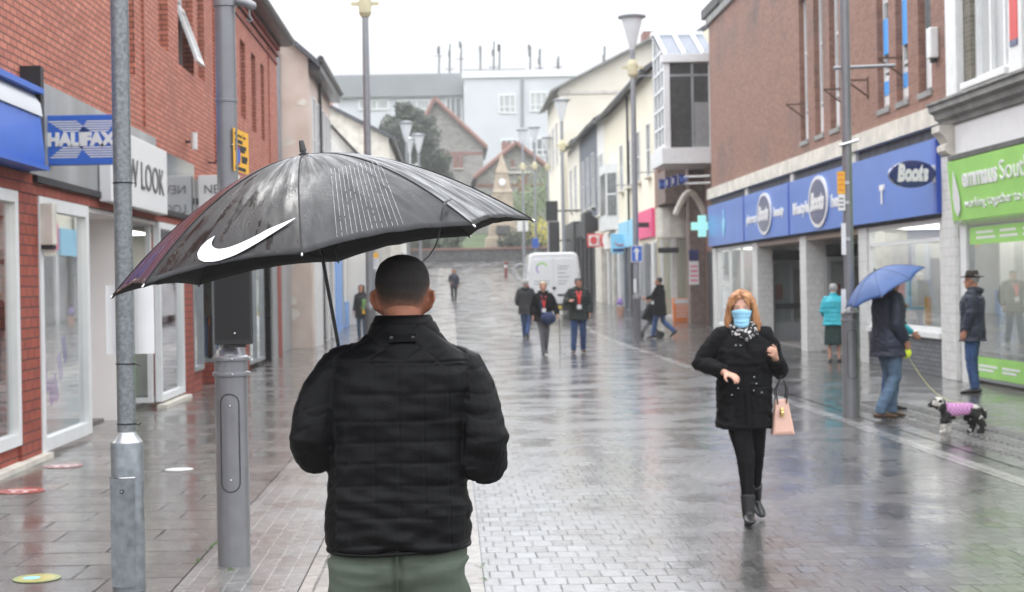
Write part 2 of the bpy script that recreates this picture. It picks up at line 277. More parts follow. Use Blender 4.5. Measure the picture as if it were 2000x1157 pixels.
# ------------------------------------------------------------------ mesh helpers
class MB:
    def __init__(s): s.v = []; s.f = []; s.m = []
    def face(s, idx, m=0): s.f.append(tuple(idx)); s.m.append(m)
    def quad(s, a, b, c, d, m=0):
        i = len(s.v); s.v += [V(a), V(b), V(c), V(d)]; s.face((i, i+1, i+2, i+3), m)
    def box(s, x0, y0, z0, x1, y1, z1, m=0):
        x0, x1 = sorted((x0, x1)); y0, y1 = sorted((y0, y1)); z0, z1 = sorted((z0, z1))
        i = len(s.v)
        s.v += [V(p) for p in ((x0,y0,z0),(x1,y0,z0),(x1,y1,z0),(x0,y1,z0),(x0,y0,z1),(x1,y0,z1),(x1,y1,z1),(x0,y1,z1))]
        for q in ((0,3,2,1),(4,5,6,7),(0,1,5,4),(1,2,6,5),(2,3,7,6),(3,0,4,7)): s.face([i+k for k in q], m)
        return s
    def obox(s, c, size, rot=None, m=0):
        i = len(s.v); c = V(c); hx, hy, hz = size[0]/2, size[1]/2, size[2]/2
        rot = rot or Matrix.Identity(3)
        s.v += [c + rot @ V(p) for p in ((-hx,-hy,-hz),(hx,-hy,-hz),(hx,hy,-hz),(-hx,hy,-hz),(-hx,-hy,hz),(hx,-hy,hz),(hx,hy,hz),(-hx,hy,hz))]
        for q in ((0,3,2,1),(4,5,6,7),(0,1,5,4),(1,2,6,5),(2,3,7,6),(3,0,4,7)): s.face([i+k for k in q], m)
        return s
    def rings(s, rings, m=0, caps=True, close=True):
        """rings: lists of points, all the same length; joined one to the next"""
        i0 = len(s.v); n = len(rings[0])
        for r in rings: s.v += [V(p) for p in r]
        for k in range(len(rings)-1):
            a = i0 + k*n; b = a + n
            for j in range(n if close else n-1):
                j2 = (j+1) % n
                s.face((a+j, a+j2, b+j2, b+j), m)
        if caps and close:
            s.face([i0+j for j in reversed(range(n))], m)
            e = i0 + (len(rings)-1)*n
            s.face([e+j for j in range(n)], m)
        return s
    def tube(s, pts, rad, n=12, m=0, caps=True, ref=None, round_ends=False):
        pts = [V(p) for p in pts]; k = len(pts)
        if not isinstance(rad, (list, tuple)): rad = [rad]*k
        rad = [(r, r) if not isinstance(r, (list, tuple)) else r for r in rad]
        if round_ends:
            d0 = (pts[0]-pts[1]).normalized(); d1 = (pts[-1]-pts[-2]).normalized()
            a, b = rad[0], rad[-1]
            ma, mb_ = min(a), min(b)
            pts = [pts[0]+d0*ma*.95, pts[0]+d0*ma*.6] + pts + [pts[-1]+d1*mb_*.6, pts[-1]+d1*mb_*.95]
            rad = [(a[0]*.3, a[1]*.3), (a[0]*.8, a[1]*.8)] + rad + [(b[0]*.8, b[1]*.8), (b[0]*.3, b[1]*.3)]
            k = len(pts)
        tang = []
        for i in range(k):
            t = (pts[min(i+1, k-1)] - pts[max(i-1, 0)])
            tang.append(t.normalized() if t.length > 1e-9 else V((0, 0, 1)))
        r0 = V(ref) if ref else (V((1, 0, 0)) if abs(tang[0].x) < .9 else V((0, 1, 0)))
        u = (r0 - tang[0]*r0.dot(tang[0])).normalized()
        out = []
        for i in range(k):
            u = (u - tang[i]*u.dot(tang[i]))
            u = u.normalized() if u.length > 1e-6 else V((1, 0, 0))
            w = tang[i].cross(u)
            ra, rb = rad[i]
            out.append([pts[i] + u*ra*math.cos(2*PI*j/n) + w*rb*math.sin(2*PI*j/n) for j in range(n)])
        return s.rings(out, m, caps)
    def cyl(s, p0, p1, r0, r1=None, n=20, m=0):
        return s.tube([p0, p1], [r0, r0 if r1 is None else r1], n, m)
    def lathe(s, prof, c=(0, 0, 0), n=24, m=0, axis=None):
        c = V(c); q = axis or Matrix.Identity(3)
        return s.rings([[c + q @ V((r*math.cos(2*PI*j/n), r*math.sin(2*PI*j/n), z)) for j in range(n)] for r, z in prof], m)
    def sphere(s, c, r, n=12, k=8, m=0, sc=(1, 1, 1)):
        c = V(c)
        rs = []
        for i in range(k+1):
            t = PI*(.02 + .96*i/k)
            rs.append([c + V((r*sc[0]*math.sin(t)*math.cos(2*PI*j/n), r*sc[1]*math.sin(t)*math.sin(2*PI*j/n), -r*sc[2]*math.cos(t))) for j in range(n)])
        return s.rings(rs, m)
    def prism(s, poly, a, b, fn, m=0):
        """poly: 2-D outline; fn(p, q, t) maps it to 3-D at t=a and t=b"""
        return s.rings([[fn(p, q, t) for p, q in poly] for t in (a, b)], m)
    def mesh(s, name):
        me = bpy.data.meshes.new(name); me.from_pydata([tuple(p) for p in s.v], [], s.f); me.update()
        bm = bmesh.new(); bm.from_mesh(me); bmesh.ops.recalc_face_normals(bm, faces=bm.faces); bm.to_mesh(me); bm.free()
        me.polygons.foreach_set('material_index', s.m)
        return me
    def build(s, name, mats, parent=None, smooth=False, bevel=0, seg=2, angle=35):
        me = s.mesh(name)
        if not isinstance(mats, (list, tuple)): mats = [mats]
        for q in mats: me.materials.append(q)
        if bevel:
            bm = bmesh.new(); bm.from_mesh(me)
            bmesh.ops.remove_doubles(bm, verts=bm.verts, dist=1e-5)
            ed = [e for e in bm.edges if len(e.link_faces) == 2 and e.calc_face_angle(0) > R(angle)]
            bmesh.ops.bevel(bm, geom=ed, offset=bevel, segments=seg, affect='EDGES', profile=.5, clamp_overlap=True)
            bm.to_mesh(me); bm.free()
        if smooth:
            me.polygons.foreach_set('use_smooth', [True]*len(me.polygons))
            try: me.set_sharp_from_angle(angle=R(40))
            except Exception: pass
        return link(name, me, parent)
def link(name, me, parent=None):
    o = bpy.data.objects.new(name, me); COL.objects.link(o)
    if parent: o.parent = parent
    return o
def tag(o, label, cat, group=None):
    o['label'] = label; o['category'] = cat
    if group: o['group'] = group
    return o
def thing(name, label, cat, loc=(0, 0, 0), yaw=0, group=None):
    o = bpy.data.objects.new(name, None); COL.objects.link(o); o.empty_display_size = .2
    o.location = loc; o.rotation_euler = (0, 0, yaw)
    return tag(o, label, cat, group)
def structure(o, kind='structure'):
    o['kind'] = kind; return o
def copy_tree(o, parent=None):
    c = o.copy(); COL.objects.link(c); c.parent = parent
    for ch in list(o.children): copy_tree(ch, c)
    return c
def text(name, s, size, mat_, o, right, up, parent=None, extrude=.012, width=None, bold=0, shear=0, align='LEFT', spacing=1.0):
    cu = bpy.data.curves.new('lettering', 'FONT'); cu.body = s; cu.size = size; cu.extrude = extrude; cu.offset = bold; cu.shear = shear
    cu.align_x = align; cu.space_character = spacing; cu.resolution_u = 3
    t = bpy.data.objects.new('lettering', cu); COL.objects.link(t)
    dg = bpy.context.evaluated_depsgraph_get(); dg.update()
    me = bpy.data.meshes.new_from_object(t.evaluated_get(dg))
    bpy.data.objects.remove(t); bpy.data.curves.remove(cu)
    me.name = name
    right, up = V(right).normalized(), V(up).normalized(); nrm = right.cross(up)
    xs = [v.co.x for v in me.vertices]
    k = 1
    if width and xs: k = width/(max(xs) - min(xs)); 
    x0 = min(xs) if (xs and align == 'LEFT') else 0
    for v in me.vertices:
        p = v.co.copy(); v.co = V(o) + right*((p.x - x0)*k) + up*p.y + nrm*p.z
    me.materials.clear(); me.materials.append(mat_)
    return link(name, me, parent)
def remesh(mb, voxel, smooth=3, name='body'):
    me = mb.mesh(name); o = bpy.data.objects.new('tmp', me); COL.objects.link(o)
    md = o.modifiers.new('r', 'REMESH'); md.mode = 'VOXEL'; md.voxel_size = voxel; md.use_smooth_shade = True
    if smooth:
        sm = o.modifiers.new('s', 'SMOOTH'); sm.factor = .5; sm.iterations = smooth
    dg = bpy.context.evaluated_depsgraph_get(); dg.update()
    out = bpy.data.meshes.new_from_object(o.evaluated_get(dg))
    bpy.data.objects.remove(o); bpy.data.meshes.remove(me)
    out.name = name
    out.polygons.foreach_set('use_smooth', [True]*len(out.polygons))
    return out
def get_co(me):
    a = np.empty(len(me.vertices)*3); me.vertices.foreach_get('co', a); return a.reshape(-1, 3)
def get_no(me):
    a = np.empty(len(me.vertices)*3); me.vertex_normals.foreach_get('vector', a); return a.reshape(-1, 3)
def set_co(me, a):
    me.vertices.foreach_set('co', a.ravel()); me.update()
def displace(me, fn):
    co, no = get_co(me), get_no(me)
    d = np.array([fn(co[i], no[i]) for i in range(len(co))])
    set_co(me, co + no*d[:, None])
def folds(me, amp=.006, freq=(9, 9, 16), seed=0):
    f = V(freq); o = V((seed*3.1, seed*1.7, seed))
    def fn(p, n):
        q = V((p[0]*f.x, p[1]*f.y, p[2]*f.z)) + o
        a = noise.noise(q); b = noise.noise(q*2.1 + V((4, 4, 4)))
        return amp*((1-abs(a)*2.4)*.7 + b*.5)
    displace(me, fn)
def add_mesh(name, me, mats, parent):
    me.materials.clear()
    for m in (mats if isinstance(mats, (list, tuple)) else [mats]): me.materials.append(m)
    return link(name, me, parent)
# window helper: a hole is not cut, the wall is assembled from strips around the openings
def wall_openings(mb, y0, y1, z0, z1, xo, xi, holes, m=0, axis='y'):
    """wall in the plane x=xo (thickness to xi) spanning y0..y1, z0..z1 with rectangular holes (ya, yb, za, zb)"""
    ys = sorted({y0, y1, *[h[0] for h in holes], *[h[1] for h in holes]})
    zs = sorted({z0, z1, *[h[2] for h in holes], *[h[3] for h in holes]})
    ny, nz = len(ys), len(zs)
    base = len(mb.v)
    P = (lambda x, y, z: V((x, y, z))) if axis == 'y' else (lambda x, y, z: V((y, x, z)))
    for x in (xo, xi):
        for y in ys:
            for z in zs: mb.v.append(P(x, y, z))
    I = lambda k, a, b: base + (k*ny + a)*nz + b
    def solid(a, b):
        if a < 0 or b < 0 or a >= ny-1 or b >= nz-1: return False
        cy, cz = (ys[a]+ys[a+1])/2, (zs[b]+zs[b+1])/2
        return not any(h[0] < cy < h[1] and h[2] < cz < h[3] for h in holes)
    for a in range(ny-1):
        for b in range(nz-1):
            if not solid(a, b): continue
            for k in (0, 1): mb.face((I(k,a,b), I(k,a+1,b), I(k,a+1,b+1), I(k,a,b+1)), m)
            if not solid(a-1, b): mb.face((I(0,a,b), I(0,a,b+1), I(1,a,b+1), I(1,a,b)), m)
            if not solid(a+1, b): mb.face((I(0,a+1,b), I(0,a+1,b+1), I(1,a+1,b+1), I(1,a+1,b)), m)
            if not solid(a, b-1): mb.face((I(0,a,b), I(0,a+1,b), I(1,a+1,b), I(1,a,b)), m)
            if not solid(a, b+1): mb.face((I(0,a,b+1), I(0,a+1,b+1), I(1,a+1,b+1), I(1,a,b+1)), m)
    return mb
def window(parent, axis, c, a0, a1, z0, z1, depth=.06, fr=.05, bars_v=(), bars_z=(), mf='white_upvc', mp='pane_dark', sill=None, side=1, name='window'):
    """framed window; axis 'y': lies in the plane x=c and runs along y, side = +1 faces +x, -1 faces -x; axis 'x': in the plane y=c facing -y"""
    fb = MB()
    def bx(mb, p0, p1, za, zb, d0, d1):
        if axis == 'y': mb.box(c + side*d0, p0, za, c + side*d1, p1, zb)
        else: mb.box(p0, c - d1, za, p1, c - d0, zb)
    bx(fb, a0, a0+fr, z0, z1, 0, depth); bx(fb, a1-fr, a1, z0, z1, 0, depth)
    bx(fb, a0+fr, a1-fr, z0, z0+fr, 0, depth); bx(fb, a0+fr, a1-fr, z1-fr, z1, 0, depth)
    for v in bars_v:
        p = a0 + (a1-a0)*v; bx(fb, p-fr*.4, p+fr*.4, z0+fr, z1-fr, .004, depth*.9)
    for z in bars_z:
        q = z0 + (z1-z0)*z; bx(fb, a0+fr, a1-fr, q-fr*.4, q+fr*.4, .006, depth*.86)
    w = fb.build(name, M[mf], parent)
    pb = MB(); bx(pb, a0+fr*.5, a1-fr*.5, z0+fr*.5, z1-fr*.5, depth*.3, depth*.3+.008)
    pb.build('pane', M[mp], w)
    if sill:
        sb = MB(); bx(sb, a0-.06, a1+.06, z0-.09, z0-.002, -.02, depth+.12); sb.build('sill', M[sill], w, bevel=.008)
    return w
# ------------------------------------------------------------------ camera, sky, sun
cd = bpy.data.cameras.new('camera'); cam = bpy.data.objects.new('camera', cd); COL.objects.link(cam)
cam.matrix_world = Matrix.Translation((0, 0, H)) @ (Matrix.Rotation(R(90), 4, 'X') @ Matrix.Rotation(-ROLL, 4, 'Z'))
cd.lens = 54; cd.sensor_width = 36; cd.shift_x = .06; cd.shift_y = -.01125; cd.clip_end = 6000
cd.dof.use_dof = True; cd.dof.focus_distance = 4.75; cd.dof.aperture_fstop = 6.0
S.camera = cam
SUN_EL, SUN_AZ = R(52), R(-60)
w = bpy.data.worlds.new('World'); S.world = w; w.use_nodes = True
t = w.node_tree; t.nodes.clear()
bg = N(t.nodes, 'ShaderNodeBackground'); bg.inputs['Strength'].default_value = .1
wo = N(t.nodes, 'ShaderNodeOutputWorld'); t.links.new(bg.outputs[0], wo.inputs[0])
sk = N(t.nodes, 'ShaderNodeTexSky', sky_type='NISHITA', sun_disc=False); sk.sun_elevation = SUN_EL; sk.sun_rotation = SUN_AZ
sk.dust_density = 5
hs = N(t.nodes, 'ShaderNodeHueSaturation'); hs.inputs['Saturation'].default_value = .12; t.links.new(sk.outputs[0], hs.inputs['Color'])
tc = N(t.nodes, 'ShaderNodeTexCoord'); sp = N(t.nodes, 'ShaderNodeSeparateXYZ'); t.links.new(tc.outputs['Generated'], sp.inputs[0])
rp = N(t.nodes, 'ShaderNodeValToRGB'); t.links.new(sp.outputs[2], rp.inputs[0])       # an even overcast: about three times brighter overhead
rp.color_ramp.elements[0].position = 0; rp.color_ramp.elements[0].color = (.172, .179, .194, 1)
rp.color_ramp.elements[1].position = 1; rp.color_ramp.elements[1].color = (1.0, 1.02, 1.06, 1)
for ps, k in ((.13, .225), (.30, .78)):
    e = rp.color_ramp.elements.new(ps); e.color = (k, k*1.025, k*1.085, 1)
nz = N(t.nodes, 'ShaderNodeTexNoise'); nz.inputs['Scale'].default_value = 2.2; nz.inputs['Detail'].default_value = 5
mpw = N(t.nodes, 'ShaderNodeMapping'); mpw.inputs['Scale'].default_value = (1, 1, 3); t.links.new(tc.outputs['Generated'], mpw.inputs[0]); t.links.new(mpw.outputs[0], nz.inputs['Vector'])
mr = N(t.nodes, 'ShaderNodeMapRange'); mr.inputs['To Min'].default_value = 26.0; mr.inputs['To Max'].default_value = 35.5; t.links.new(nz.outputs['Fac'], mr.inputs['Value'])
vm = N(t.nodes, 'ShaderNodeVectorMath', operation='SCALE'); t.links.new(rp.outputs[0], vm.inputs[0]); t.links.new(mr.outputs[0], vm.inputs['Scale'])
mx = N(t.nodes, 'ShaderNodeMixRGB'); mx.inputs[0].default_value = .92; t.links.new(hs.outputs[0], mx.inputs['Color1']); t.links.new(vm.outputs[0], mx.inputs['Color2'])
t.links.new(mx.outputs[0], bg.inputs['Color'])
sd = bpy.data.lights.new('sun', 'SUN'); sd.energy = .8; sd.angle = R(25); sd.color = (1, .97, .93)
so = bpy.data.objects.new('sun', sd); COL.objects.link(so); so.rotation_euler = (R(38), 0, R(-150)); so.location = (0, 0, 40)
S.view_settings.view_transform = 'Standard'; S.view_settings.look = 'None'; S.view_settings.gamma = 1; S.view_settings.exposure = .30
S.cycles.use_denoising = True; S.cycles.max_bounces = 8; S.cycles.transparent_max_bounces = 12; S.cycles.caustics_reflective = False; S.cycles.caustics_refractive = False
S.cycles.sample_clamp_indirect = 6
# ------------------------------------------------------------------ ground
def sheet(name, x0, x1, ys, mat_, lift, nx=1):
    mb = MB()
    xs = [x0 + (x1-x0)*i/nx for i in range(nx+1)]
    mb.v = [V((x, y, gz(y) + lift)) for y in ys for x in xs]
    for j in range(len(ys)-1):
        for i in range(nx):
            a = j*(nx+1) + i; mb.face((a, a+1, a+nx+2, a+nx+1))
    return structure(mb.build(name, mat_, smooth=False))
YS = [-20, 0, 10, 20, 30, 40, 44, 48, 52, 57, 62, 68, 74, 81, 88, 94, 100, 106, 112]
GZ[1] = (46, 0); GZ[2] = (57, .28)
M['asphalt'] = wet_paving('wet asphalt', 9, 9, (.05, .05, .052), (.06, .06, .06), (.05, .05, .05), ms=0, bump=.25, rlo=.15, rhi=.4)
M['setts'] = wet_paving('wet clay block rows', .125, .205, (.070, .069, .067), (.135, .132, .128), (.04, .039, .037), ms=.0055, bump=.8, rlo=.16, rhi=.42, tilt=.012, wet=.9, off=.37, jd=.75, wob=.016)
M['strip'] = wet_paving('wet grey block strip', .21, .107, (.13, .127, .122), (.21, .205, .198), (.26, .255, .24), ms=.006, bump=.5, rlo=.16, rhi=.40, rot=R(90), shift=(0, .09), tilt=.014, wet=.5, jd=0)
M['band'] = wet_paving('wet tan stone band', .62, .36, (.17, .155, .135), (.27, .25, .22), (.10, .095, .085), ms=.009, bump=.6, rlo=.2, rhi=.45, rot=R(90), shift=(.1, .05), tilt=.008, wet=.35)
M['slabs'] = wet_paving('wet concrete slabs', .66, .44, (.095, .088, .082), (.15, .138, .127), (.016, .015, .014), ms=.013, bump=.6, rlo=.12, rhi=.36, wet=.5, tilt=.012, off=.33)
M['slabs_grey'] = wet_paving('wet grey slabs', .60, .40, (.070, .069, .068), (.105, .103, .10), (.028, .027, .026), ms=.010, bump=.7, rlo=.10, rhi=.32, wet=.5, tilt=.02)
M['kerbstone'] = wet_paving('wet pale kerb stone', .9, .3, (.22, .215, .21), (.32, .315, .31), (.08, .08, .08), ms=.01, rot=R(90), bump=.4, rlo=.15, rhi=.4)
M['grass'] = mat('hillside grass', (.05, .08, .025), .9, var=.5, vs=.4, bump=.4, bs=4)
g = MB(); gy = [-60] + list(range(-40, 46, 20)) + [46, 50, 57, 69, 81, 90, 100, 109, 118, 124, 132, 141, 150, 175, 200, 250, 300, 600, 3000]
gx = [-1500, -200, -60, -20, 0, 20, 60, 200, 1500]
g.v = [V((x, y, gz(y) - .012)) for y in gy for x in gx]
for j in range(len(gy)-1):
    for i in range(len(gx)-1):
        a = j*len(gx)+i; g.face((a, a+1, a+len(gx)+1, a+len(gx)))
structure(g.build('ground', M['asphalt']))
sheet('road', .16, 4.42, YS, M['setts'], 0)
sheet('path', -1.55, -.86, YS, M['strip'], 0); sheet('path', -.853, .152, YS, M['band'], 0)
sheet('pavement_left', -5.3, -1.558, YS, M['slabs'], .0)
sheet('pavement_right', 4.83, 9.6, YS, M['slabs_grey'], .0)
sheet('drainage_channel', 4.428, 4.60, YS, M['kerbstone'], .002)
sheet('drainage_channel', 4.61, 4.824, YS, M['slabs_grey'], -.004)
sheet('cross_road', -60, 60, [112.05, 116, 118.4], M['asphalt'], .03)
# grass terrain above the street end
structure(sheet('hillside', -80, 80, [124, 132, 141, 150, 175, 200], M['grass'], .02, 4))
# moss in the joints by the slab edge
for k, (x, y, s_) in enumerate([(-1.555, 9.9, 1), (-1.56, 9.3, .8), (-1.33, 9.03, .7), (.155, 9.0, .6), (-1.553, 10.6, .7), (.16, 8.6, .5), (-4.02, 14.6, 1.2)]):
    mb = MB()
    for q in range(26):
        mb.sphere((x + random.gauss(0, .012), y + random.gauss(0, .07*s_), .002), random.uniform(.003, .008)*s_, 6, 4, sc=(1, 1.6, .25))
    o = mb.build('moss', M['moss'], smooth=True); structure(o, 'stuff')
# drain slots: ribbed tactile strip beside the channel
mb = MB()
for i in range(46):
    y = 13.2 + i*.16
    for j in range(3): mb.box(5.05 + j*.3, y, .001, 5.05 + j*.3 + .24, y + .03, .006)
structure(mb.build('tactile_paving', M['kerbstone']))
# ------------------------------------------------------------------ left side: red brick shop building
XL = -4.1
def left_brick():
    b = thing('brick_building', 'long red brick shop building with tall slot windows above grey and blue shop fascias', 'building', (0, 0, 0))
    holes = [(19.2, 20.2, 4.45, 6.9), (21.9, 22.65, 5.15, 6.9), (23.5, 24.9, 5.1, 6.9), (25.3, 26.0, 5.15, 6.9), (27.6, 28.3, 5.1, 6.65), (30.5, 31.25, 5.06, 6.62), (32.2, 32.9, 4.95, 6.6), (33.8, 34.4, 4.92, 6.6)]
    mb = MB(); wall_openings(mb, 6, 37, 2.62, 7.45, XL, XL-.35, holes)
    mb.box(XL-.35, 6, 2.62, XL-7, 6.3, 7.45); mb.box(XL-.35, 36.7, 0, XL-7, 37, 7.45)
    for y in (20.7, 27, 29.4, 35.2): mb.box(XL, y, 3.85, XL+.03, y+.05, 7.4)
    wl = mb.build('wall', M['brick_red'], b)
    mb = MB(); mb.box(XL, 6, 2.60, XL+.035, 37, 2.80)
    for z, d in ((7.0, .03), (7.2, .06), (7.34, .1)): mb.box(XL+.002, 6, z, XL+d, 37, z+.08)
    mb.build('brick_band', M['brick_dark'], b)
    mb = MB(); mb.box(XL-.2, 6, 7.46, XL+.34, 37.1, 7.56); mb.tube([(XL+.36, 6, 7.58), (XL+.36, 37.15, 7.58)], .09, 10)
    mb.build('gutter', M['gutter'], b)
    mb = MB(); mb.rings([[(XL+.25, y, 7.62), (XL-3.5, y, 9.6), (XL-7, y, 7.62)] for y in (6, 37.1)]); mb.build('roof', M['slate'], b)
    for i, (a, c, z0, z1) in enumerate(holes):
        if i == 2:
            window(b, 'y', XL-.24, a, (a+c)/2, z0, z1, bars_z=(.45,), fr=.07, mp='pane_mid')
            w_ = window(b, 'y', XL-.24, (a+c)/2, c, z0, z1, bars_z=(.66,), fr=.07)
            # top hung casement tilted open
            q = Matrix.Rotation(R(-19), 3, 'Y'); f = MB(); h0 = V((XL-.15, (3*c+a)/4, z0+1.05))
            for dy, dz, sy, sz in ((0, -.04, .62, .08), (0, -.92, .62, .08), (-.28, -.48, .07, .88), (.28, -.48, .07, .88)):
                f.obox(h0 + q @ V((0, dy, dz)), (.05, sy, sz), q)
            f.build('open_casement', M['white_upvc'], b)
            f = MB(); f.obox(h0 + q @ V((0, 0, -.48)), (.015, .52, .82), q); f.build('casement_pane', M['pane_pale'], b)  # pale pane colour stands in for reflected sky
        else:
            window(b, 'y', XL-.2, a, c, z0, z1, bars_z=(.42,), fr=.09, mp='pane_mid' if i < 4 else 'pane_dark', mf='white_upvc' if i < 4 else 'frame_grey')
    # ground floor piers and stall risers
    for y0, y1 in ((14.5, 15.2), (23.4, 24.25), (30.2, 30.9), (36.2, 36.98)):
        mb = MB(); mb.box(XL-.5, y0, 0, XL+.03, y1, 2.6); mb.build('brick_pier', M['brick_dark'], b, bevel=.006)
    for bx_ in ((XL-.32, 6, 0, XL+.0, 14.48, .20), (XL-.3, 24.27, 0, XL, 25.2, .33), (XL-1.6, 26.9, 0, XL-.02, 27.2, .34)): MB().box(*bx_).build('stall_riser', M['brick_dark'], b)
    for bx_ in ((XL, 6, 0, XL+.12, 15.3, .05), (XL, 21.3, 0, XL+.14, 23.39, .05)): MB().box(*bx_).build('plinth', M['stone_cream'], b)
    # glazing: Y from, to, z from, to
    def glaze(y0, y1, z0, z1, frame='white_upvc', fr=.07, bz=(), bv=(), x=XL-.05, g='glass'):
        window(b, 'y', x, y0, y1, z0, z1, fr=fr, bars_z=bz, bars_v=bv, mf=frame, mp=g, depth=.09)
    glaze(8.5, 14.48, .21, 2.6, fr=.11, bv=(.5,)); glaze(15.22, 17.3, .05, 2.6, fr=.13)
    window(b, 'x', 21.4, XL-1.1, XL-.06, .08, 2.6, fr=.07, mf='white_upvc', mp='glass', depth=.07)
    glaze(21.48, 23.38, .08, 2.6, fr=.09, bv=()); glaze(24.27, 25.2, .34, 2.6, frame='frame_grey')
    window(b, 'x', 27.0, XL-1.6, XL-.03, .36, 2.6, fr=.06, mf='frame_grey', mp='glass', depth=.05)
    glaze(27.3, 30.18, .3, 2.6, frame='frame_grey', bv=(.5,)); glaze(30.95, 33.4, .1, 2.6, frame='frame_grey', bv=(.5,))
    mb = MB(); mb.box(XL-.2, 33.5, 0, XL-.12, 34.6, 2.6); mb.box(XL-.1, 34.62, 0, XL+.04, 35.0, 2.6); mb.build('door', M['black_paint'], b)
    mb = MB(); mb.box(XL-.12, 35.02, 0, XL+.02, 36.18, 2.6); mb.build('shutter', M['frame_grey'], b)
    # rooms behind the glass
    mb = MB(); mb.box(-9, 6.4, 0, -8.9, 36.6, 2.6); mb.box(-9, 17.2, 0, XL-1.2, 17.32, 2.6); mb.box(-8.9, 21.46, 2.5, XL-.36, 36.6, 2.6); mb.box(-8.9, 6.4, 2.62, XL-.36, 21.3, 2.68)
    mb.box(-9, 23.6, 0, XL-.52, 23.75, 2.6); mb.box(-9, 25.3, 0, XL-1.6, 25.4, 2.6); mb.box(-9, 29.4, 0, XL-.6, 29.5, 2.6); mb.build('room', M['inside_pale'], b)
    mb = MB(); mb.box(-8.9, 6.4, -.01, XL-.33, 36.6, .03); mb.build('room_floor', M['inside_floor'], b)
    mb = MB(); mb.box(XL-1.3, 9, .25, XL-1.2, 14.3, 2.3); mb.build('display_board', M['inside_beige'], b)
    mb = MB(); mb.box(XL-1.6, 27.5, .36, XL-.4, 27.56, 2.5); mb.build('lit_backdrop', M['lit_yellow'], b)
    mb = MB(); mb.box(XL-1.1, 17.34, 2.55, XL, 21.38, 2.6); mb.build('soffit', M['wall_lilac'], b)
    mb = MB(); mb.box(-5.4, 19.5, 0, XL+.03, 19.64, 2.55); mb.box(-5.4, 17.32, 0, -5.3, 19.48, 2.55); mb.build('entrance_wall', M['wall_lilac'], b)
    for y0, y1 in ((9, 14.3), (15.3, 17.1), (21.6, 23.2), (27.7, 30), (31, 33.3)): mb = MB(); mb.box(XL-.85, y0, 2.475, XL-.45, y1, 2.495); mb.build('display_fill_light', M['lit_panel'], b)  # added glowing strips to brighten the window displays
    for y, z in ((15.6, 2.46), (16.3, 2.45), (16.9, 2.47)):
        mb = MB(); mb.box(XL-1.9, y, z, XL-.5, y+.2, z+.03); mb.build('shop_and_fill_light', M['lit_panel'], b)
    # goods seen through the panes
    cols = ['sign_red', 'sign_white', 'sign_sky', 'sign_white', 'inside_beige', 'sign_orange', 'stone_cream', 'sign_green', 'inside_pale']
    rnd = random.Random(4)
    for y in [15.5, 16.0, 16.5, 17.0, 21.8, 22.3, 22.9, 24.6, 25.0, 28, 28.6, 31.4, 32.2, 32.9]:
        z = rnd.uniform(.2, 1.3); d = rnd.uniform(.45, 1.0); h_ = rnd.uniform(.3, .9); wd = rnd.uniform(.2, .5)
        mb = MB(); mb.box(XL-d-wd, y, z, XL-d, y+.03, z+h_); mb.build('poster', M[rnd.choice(cols)], b)
    mb = MB()
    for q in range(7): mb.obox((XL-.16, 15.7+q*.2, .55+.16*math.sin(q*1.3)+q*.05), (.004, .16, .3), Matrix.Rotation(.4, 3, 'X'))
    mb.build('window_sticker', M['violet'], b)
    mb = MB(); mb.box(-5.1, 21.8, .1, -4.5, 21.86, 1.0); mb.build('poster', M['sign_green'], b)
    # dressed figure display behind the lit window: coat, trousers
    # cladding and fascia strips of the shop fronts
    mb = MB(); mb.box(XL+.002, 14.87, 2.80, XL+.05, 21.3, 3.75); mb.build('cladding', M['cladding'], b)
    mb = MB(); mb.box(XL+.002, 21.31, 2.80, XL+.05, 24.45, 3.62); mb.build('glossy_fascia', M['gloss_grey'], b)
    mb = MB(); mb.box(XL+.036, 15.0, 2.72, XL+.085, 24.45, 2.79); mb.build('fascia_trim', M['black_matt'], b)
    mb = MB(); mb.box(XL+.002, 24.5, 2.82, XL+.06, 36.9, 3.4); mb.build('cladding', M['cladding'], b)
    # blue rounded fascia
    prof = [(.0, 2.86), (.19, 2.86), (.195, 2.95), (.18, 3.1), (.165, 3.25), (.16, 3.32), (0, 3.32)]
    mb = MB(); mb.rings([[(XL+.04+x, y, z) for x, z in prof] for y in (7, 14.72)]); mb.build('blue_fascia', M['sign_blue'], b, smooth=True)
    prof = [(.0, 3.325), (.18, 3.325), (.16, 3.45), (.10, 3.54), (0, 3.54)]
    mb = MB(); mb.rings([[(XL+.04+x, y, z) for x, z in prof] for y in (7, 14.72)]); mb.build('white_fascia', M['office'], b, smooth=True)
    mb = MB(); mb.box(XL+.0, 7, 3.545, XL+.22, 14.78, 3.60); mb.box(XL, 7, 2.81, XL+.26, 14.78, 2.855); mb.build('fascia_edge', M['sign_blue'], b)
    mb = MB(); mb.box(XL+.003, 14.74, 2.86, XL+.2, 14.86, 3.82); mb.build('bracket_post', M['black_matt'], b)
    return b
left_brick()
o = thing('alarm_box', 'small cream alarm box on the red brick pier beside the first shop window', 'alarm box', (XL+.035, 15.3, 2.33))
mb = MB(); mb.box(0, -.06, -.22, .13, .1, .2); mb.build('case', M['stone_cream'], o, bevel=.01); mb = MB(); mb.box(0.01, -.05, -.26, .12, .09, -.222); mb.build('base', M['black_matt'], o)
o = thing('wall_light', 'small orange bulkhead lamp on the red brick wall near its far corner', 'wall lamp', (XL+.03, 33.8, 4.05))
mb = MB(); mb.box(0, -.14, -.14, .2, .14, .2); mb.build('lens', mat('orange lens', (.75, .30, .12), .3, emit=(1, .5, .2), es=.25), o, bevel=.03); mb = MB(); mb.box(0, -.1, -.24, .12, .1, -.142); mb.build('bracket', M['black_matt'], o)
